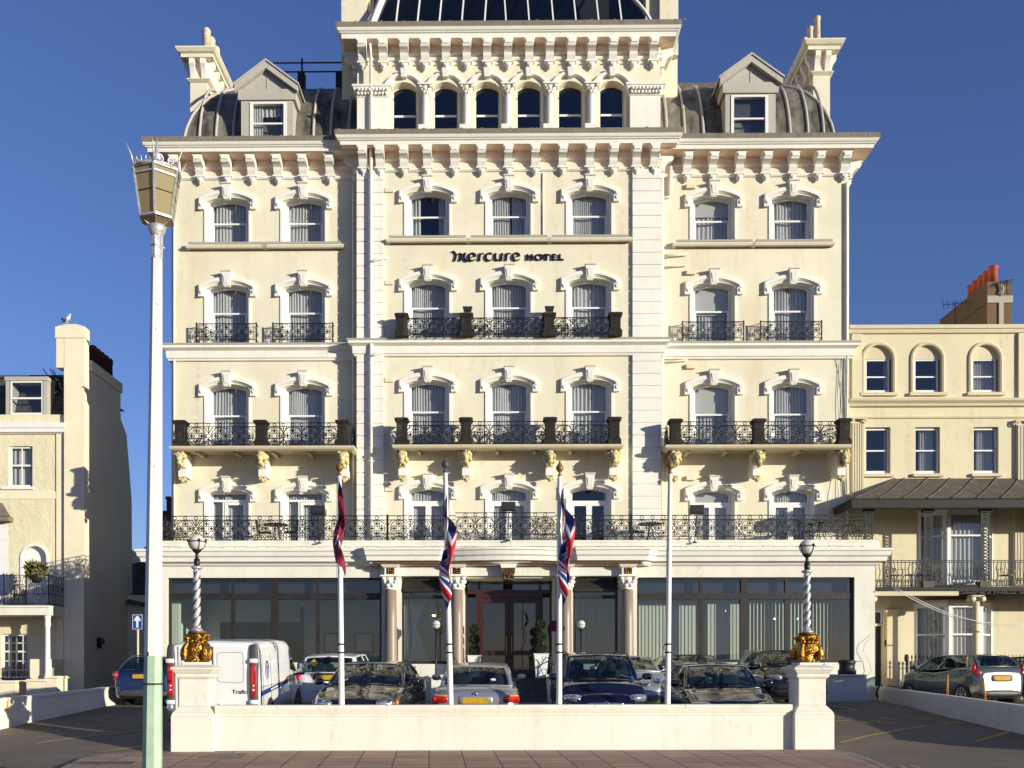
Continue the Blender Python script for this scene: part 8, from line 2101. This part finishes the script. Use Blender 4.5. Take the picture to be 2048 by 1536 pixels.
# --- white van
def make_van():
    L, W, H = 4.78, 0.952, 1.97; Yr = 20.35; th = math.radians(0.0)
    x = X(427, Yr); cy = Yr+L/2; z = gz(x, Yr+1.5)+0.04
    t = thing('parked_van', 'white delivery van seen from behind with tall red tail lights and a blue side stripe', 'van', (x, cy, z), th); t.rotation_euler = (math.atan(0.0487), 0, 0)
    h0 = L/2
    # stations: y, wbot, wtop factor, zb, zt, crown
    st = [(-h0, 0.955, 0.90, 0.30, 1.84), (-h0+0.02, 0.985, 0.925, 0.26, 1.90), (-h0+0.10, 1.0, 0.94, 0.25, 1.935), (-h0+0.5, 1.0, 0.95, 0.24, 1.945), (0.0, 1.0, 0.95, 0.24, 1.95), (0.6, 1.0, 0.94, 0.24, 1.94), (0.95, 1.0, 0.90, 0.24, 1.88), (1.25, 1.0, 0.84, 0.24, 1.68), (1.6, 0.99, 0.80, 0.24, 1.32), (1.85, 0.97, 0.82, 0.25, 1.08), (2.1, 0.93, 0.80, 0.27, 0.95), (h0-0.12, 0.86, 0.74, 0.30, 0.80), (h0, 0.70, 0.62, 0.36, 0.62)]
    ys = []
    for i in range(len(st)-1):
        for k in range(3): ys.append(lerp(st[i][0], st[i+1][0], k/3))
    ys.append(st[-1][0]); rows = []
    for y in ys:
        wb, wt, zb, zt = interp(st, y); h = zt-zb; a = W*wb; c_ = W*wt
        hf = [(0, zb), (a*0.9, zb), (a*0.985, zb+0.06), (a, zb+h*0.25), (a, zb+h*0.5), (lerp(a, c_, 0.35), zb+h*0.72), (lerp(a, c_, 0.75), zb+h*0.90), (c_*0.975, zb+h*0.955), (c_*0.90, zt-0.02), (c_*0.6, zt+0.018), (0, zt+0.035)]
        rows.append([(x_, y, z_) for x_, z_ in hf]+[(-x_, y, z_) for x_, z_ in reversed(hf[1:-1])])
    n = len(rows[0]); b = MB(); b.add([p for r in rows for p in r], [(i*n+k, i*n+(k+1) % n, (i+1)*n+(k+1) % n, (i+1)*n+k) for i in range(len(rows)-1) for k in range(n)], 0, True)
    b.add(rows[0], [tuple(range(n))]); b.add(rows[-1], [tuple(range(n))]); obj('body', b, 'paint_white', t)
    # rear doors: slight raised panels
    def ySurf(): return -h0
    for s in (-1, 1):
        b = MB(); xx0, xx1 = sorted((s*0.012, s*0.70)); b.box(xx0, xx1, -h0-0.022, -h0+0.02, 0.50, 1.86)
        d = obj('rear_door', b, 'paint_white', t, bevel=0.02)
        b = MB(); p0, p1 = sorted((s*0.10, s*0.63)); rr = 0.07
        pts = []
        for (cx_, cz_, a0) in ((p1-rr, 1.74-rr, 0), (p0+rr, 1.74-rr, PI/2), (p0+rr, 1.14+rr, PI), (p1-rr, 1.12+rr, 1.5*PI)):
            pts += [(cx_+rr*math.cos(a0+q*PI/8), -h0-0.021, cz_+rr*math.sin(a0+q*PI/8)) for q in range(5)]
        b.tube(pts, 0.005, 6, closed=True); obj('panel_line', b, 'grey_plastic', d)
    b = MB(); b.box(-0.006, 0.006, -h0-0.018, -h0-0.004, 0.5, 1.86); obj('door_gap', b, 'grey_plastic', t)
    for s in (-1, 1):
        b = MB(); b.blob((s*0.845, -h0+0.012, 1.17), (0.085, 0.075, 0.74), 16, 16, 0, 0.45); ch = obj('tail_light', b, 'grey_plastic', t)
        b = MB(); b.blob((s*0.845, -h0-0.055, 1.17), (0.062, 0.04, 0.33), 14, 12, 0, 0.5); obj('lens', b, 'red_lens', ch)
        b = MB(); b.blob((s*0.845, -h0-0.075, 1.06), (0.034, 0.03, 0.045), 10, 8); b.blob((s*0.845, -h0-0.075, 0.98), (0.034, 0.03, 0.045), 10, 8); obj('reverse_lamp', b, 'clear_lens', ch)
        for zz in (1.57, 0.73): b = MB(); b.blob((s*0.85, -h0-0.05, zz), (0.088, 0.05, 0.048), 12, 6, 0, 0.4); obj('hinge_cover', b, 'paint_white', t)
    b = MB(); b.blob((0, -h0-0.01, 0.40), (0.93, 0.12, 0.12), 22, 8, 0, 0.45); obj('rear_bumper', b, 'grey_plastic', t)
    b = MB(); b.blob((-0.86, -h0-0.05, 0.62), (0.07, 0.06, 0.09), 10, 8, 0, 0.7); obj('fog_lamp', b, 'clear_lens', t)
    # lettering on the door
    b = MB(); b.text('Trafic', 0.115, 0.006, 0, 1.15, 0.0025, Matrix.Translation((0.55, -h0-0.024, 0.90))); obj('model_lettering', b, 'interior_dark', t)
    b = MB(); b.prism([(0.055*math.cos(q*PI/10), 0.055*math.sin(q*PI/10)) for q in range(20)], -0.003, 0.003, 0); b.T = Matrix.Translation((0, 0, 0)); b.text('1', 0.08, 0.004, 1, 1.1, 0.004, Matrix.Translation((-0.002, -0.005, -0.028))); b.T = None; obj('round_badge', b, ['flag_white', 'flag_blue'], t, (0.13, -h0-0.026, 0.66))
    b = MB(); rn = random.Random(2)
    for k, w in enumerate((0.03, 0.012, 0.034, 0.03, 0.028, 0.03, 0.03, 0.026)): b.box(0.24+k*0.04, 0.24+k*0.04+w*0.8, -h0-0.0245, -h0-0.0225, 0.645, 0.675)
    obj('faded_lettering', b, 'seat_cloth', t)
    # flank: stripe, seams, window, wheel, sill
    def flank(y, zf):
        wb, wt, zb, zt = interp(st, y); h = zt-zb; a = W*wb; c_ = W*wt; z = zb+h*zf
        xx = a if zf <= 0.5 else lerp(a, c_, (zf-0.5)/0.4*0.75 if zf < 0.9 else 0.9)
        return xx, z
    b = MB(); b.grid(lambda u, v: (W*1.0+0.006, -h0+0.10+2.6*u, 0.83+0.10*v+0.13*u), 12, 1, 0, False); obj('blue_stripe', b, 'flag_blue', t, fix=False)
    b = MB()
    for k in range(6): b.box(W+0.007, W+0.010, -h0+1.0+k*0.11, -h0+1.07+k*0.11, 0.875+0.006*k+0.03, 0.915+0.006*k+0.03)
    obj('stripe_lettering', b, 'flag_white', t)
    b = MB()
    for yy in (-h0+0.34, -h0+1.05, 0.55):
        b.tube([(flank(yy, f)[0]+0.002, yy, flank(yy, f)[1]) for f in (0.1, 0.3, 0.5, 0.6, 0.72, 0.85)], 0.007, 5)
    b.tube([(W*1.0+0.002, -h0+0.15+0.3*k, 1.02) for k in range(12)], 0.006, 5); obj('panel_seam', b, 'grey_plastic', t)
    b = MB(); ring = [(flank(-h0+0.72, 0.62)[0]+0.004, -h0+0.72+0.13*math.cos(a), 1.30+0.24*math.sin(a)) for a in [q*PI/10 for q in range(20)]]; b.tube(ring, 0.010, 5, closed=True); b.tube([(flank(-h0+0.72, 0.62)[0]+0.006, -h0+0.72, 1.16), (flank(-h0+0.72, 0.7)[0]+0.006, -h0+0.72, 1.44)], 0.014, 5); obj('round_logo', b, 'flag_blue', t)
    for s in (-1, 1):
        b = MB(); P_ = []
        for (yy, f) in ((0.62, 0.60), (1.55, 0.62), (1.30, 0.80), (0.95, 0.90), (0.62, 0.90)):
            xx, z = flank(yy, f); P_.append((s*(xx+0.012), yy, z if yy < 1.4 else 1.15))
        b.add(P_, [tuple(range(5))]); obj('side_window', b, 'dark_glass', t)
        b = MB(); b.blob((s*(W+0.14), 1.18, 1.26), (0.10, 0.08, 0.16), 12, 10, 0, 0.6); b.tube([(s*W*0.95, 1.25, 1.10), (s*(W+0.1), 1.2, 1.16)], 0.03, 6); m = obj('wing_mirror', b, 'black_plastic', t)
        b = MB(); b.blob((s*(W+0.14), 1.10, 1.26), (0.085, 0.01, 0.14), 12, 8, 0, 0.6); obj('mirror_glass', b, 'mirror_glass', m)
        for yy in (-h0+0.95, h0-0.90):
            b = MB(); b.T = Matrix.Translation((s*(W-0.11), yy, 0.33)) @ Matrix.Rotation(s*PI/2, 4, 'Y'); b.lathe([(0.2, -0.1), (0.32, -0.11), (0.335, -0.08), (0.335, 0.09), (0.31, 0.115), (0.2, 0.10), (0.0, 0.09)], 0, 0, 30); b.T = None; wh = obj('wheel', b, 'rubber', t)
            b = MB(); b.T = Matrix.Translation((s*(W-0.11), yy, 0.33)) @ Matrix.Rotation(s*PI/2, 4, 'Y'); b.lathe([(0.21, 0.10), (0.20, 0.118), (0.12, 0.10), (0.05, 0.125), (0, 0.13)], 0, 0, 24); b.T = None; obj('rim', b, 'alloy', wh)
            b = MB(); b.T = Matrix.Translation((s*(W-0.12), yy, 0.36)) @ Matrix.Rotation(s*PI/2, 4, 'Y'); b.lathe([(0.40, -0.1), (0.40, 0.124), (0.36, 0.126)], 0, 0, 30); b.T = None; obj('wheel_arch', b, 'rubber', t)
    b = MB(); b.add([(-0.8, 1.72, 1.12), (0.8, 1.72, 1.12), (0.68, 1.12, 1.80), (-0.68, 1.12, 1.80)], [(0,1,2,3)]); obj('windscreen', b, 'dark_glass', t)
    for s in (-1, 1): b = MB(); b.blob((s*0.70, h0-0.18, 0.78), (0.2, 0.16, 0.14), 14, 8, 0, 0.6); obj('headlight', b, 'clear_lens', t)
make_van()
# ================================================================ WORLD, SUN, CAMERA
AZ, EL = math.radians(54.5), math.radians(8.6)
w = bpy.data.worlds.new('World'); scene.world = w; w.use_nodes = True
nt = w.node_tree; nt.nodes.clear()
sky = nt.nodes.new('ShaderNodeTexSky'); sky.sky_type = 'NISHITA'; sky.sun_disc = False
sky.sun_elevation = EL; sky.altitude = 0; sky.air_density = 1.0; sky.dust_density = 0.25; sky.ozone_density = 3.5
# direction to the sun in the plan: (sin AZ, -cos AZ)
sky.sun_rotation = math.atan2(math.sin(AZ), -math.cos(AZ))
bg = nt.nodes.new('ShaderNodeBackground'); bg.inputs['Strength'].default_value = SKY_STRENGTH = 0.13
out = nt.nodes.new('ShaderNodeOutputWorld'); tint = nt.nodes.new('ShaderNodeMix'); tint.data_type = 'RGBA'; tint.blend_type = 'MULTIPLY'; tint.inputs[0].default_value = 1.0; tint.inputs[7].default_value = (0.90, 0.79, 1.07, 1)
nt.links.new(sky.outputs[0], tint.inputs[6]); nt.links.new(tint.outputs[2], bg.inputs[0]); nt.links.new(bg.outputs[0], out.inputs[0])
sd_ = bpy.data.lights.new('sun', 'SUN'); sd_.energy = 4.9; sd_.angle = math.radians(0.5); sd_.color = (1.0, 0.95, 0.79)
so = bpy.data.objects.new('sun', sd_); COL.objects.link(so)
dirv = Vector((math.sin(AZ)*math.cos(EL), -math.cos(AZ)*math.cos(EL), math.sin(EL)))
so.rotation_euler = dirv.to_track_quat('Z', 'Y').to_euler(); so.location = (30, -20, 20)
cd = bpy.data.cameras.new('camera'); cam = bpy.data.objects.new('camera', cd); COL.objects.link(cam); scene.camera = cam
cd.sensor_width = 36; cd.lens = F*36/2048; cd.clip_end = 6000; cd.clip_start = 0.1
cam.location = (0, 0, EYE); cam.rotation_euler = (PI/2, 0, YAW)
cd.shift_x = (1024-PCX)/2048; cd.shift_y = -(768-HY)/2048
scene.view_settings.view_transform = 'Standard'; scene.view_settings.look = 'None'; scene.view_settings.exposure = 0.28; scene.view_settings.gamma = 1
scene.cycles.max_bounces = 8; scene.cycles.transparent_max_bounces = 16; scene.cycles.use_denoising = True
scene.cycles.caustics_reflective = False; scene.cycles.caustics_refractive = False
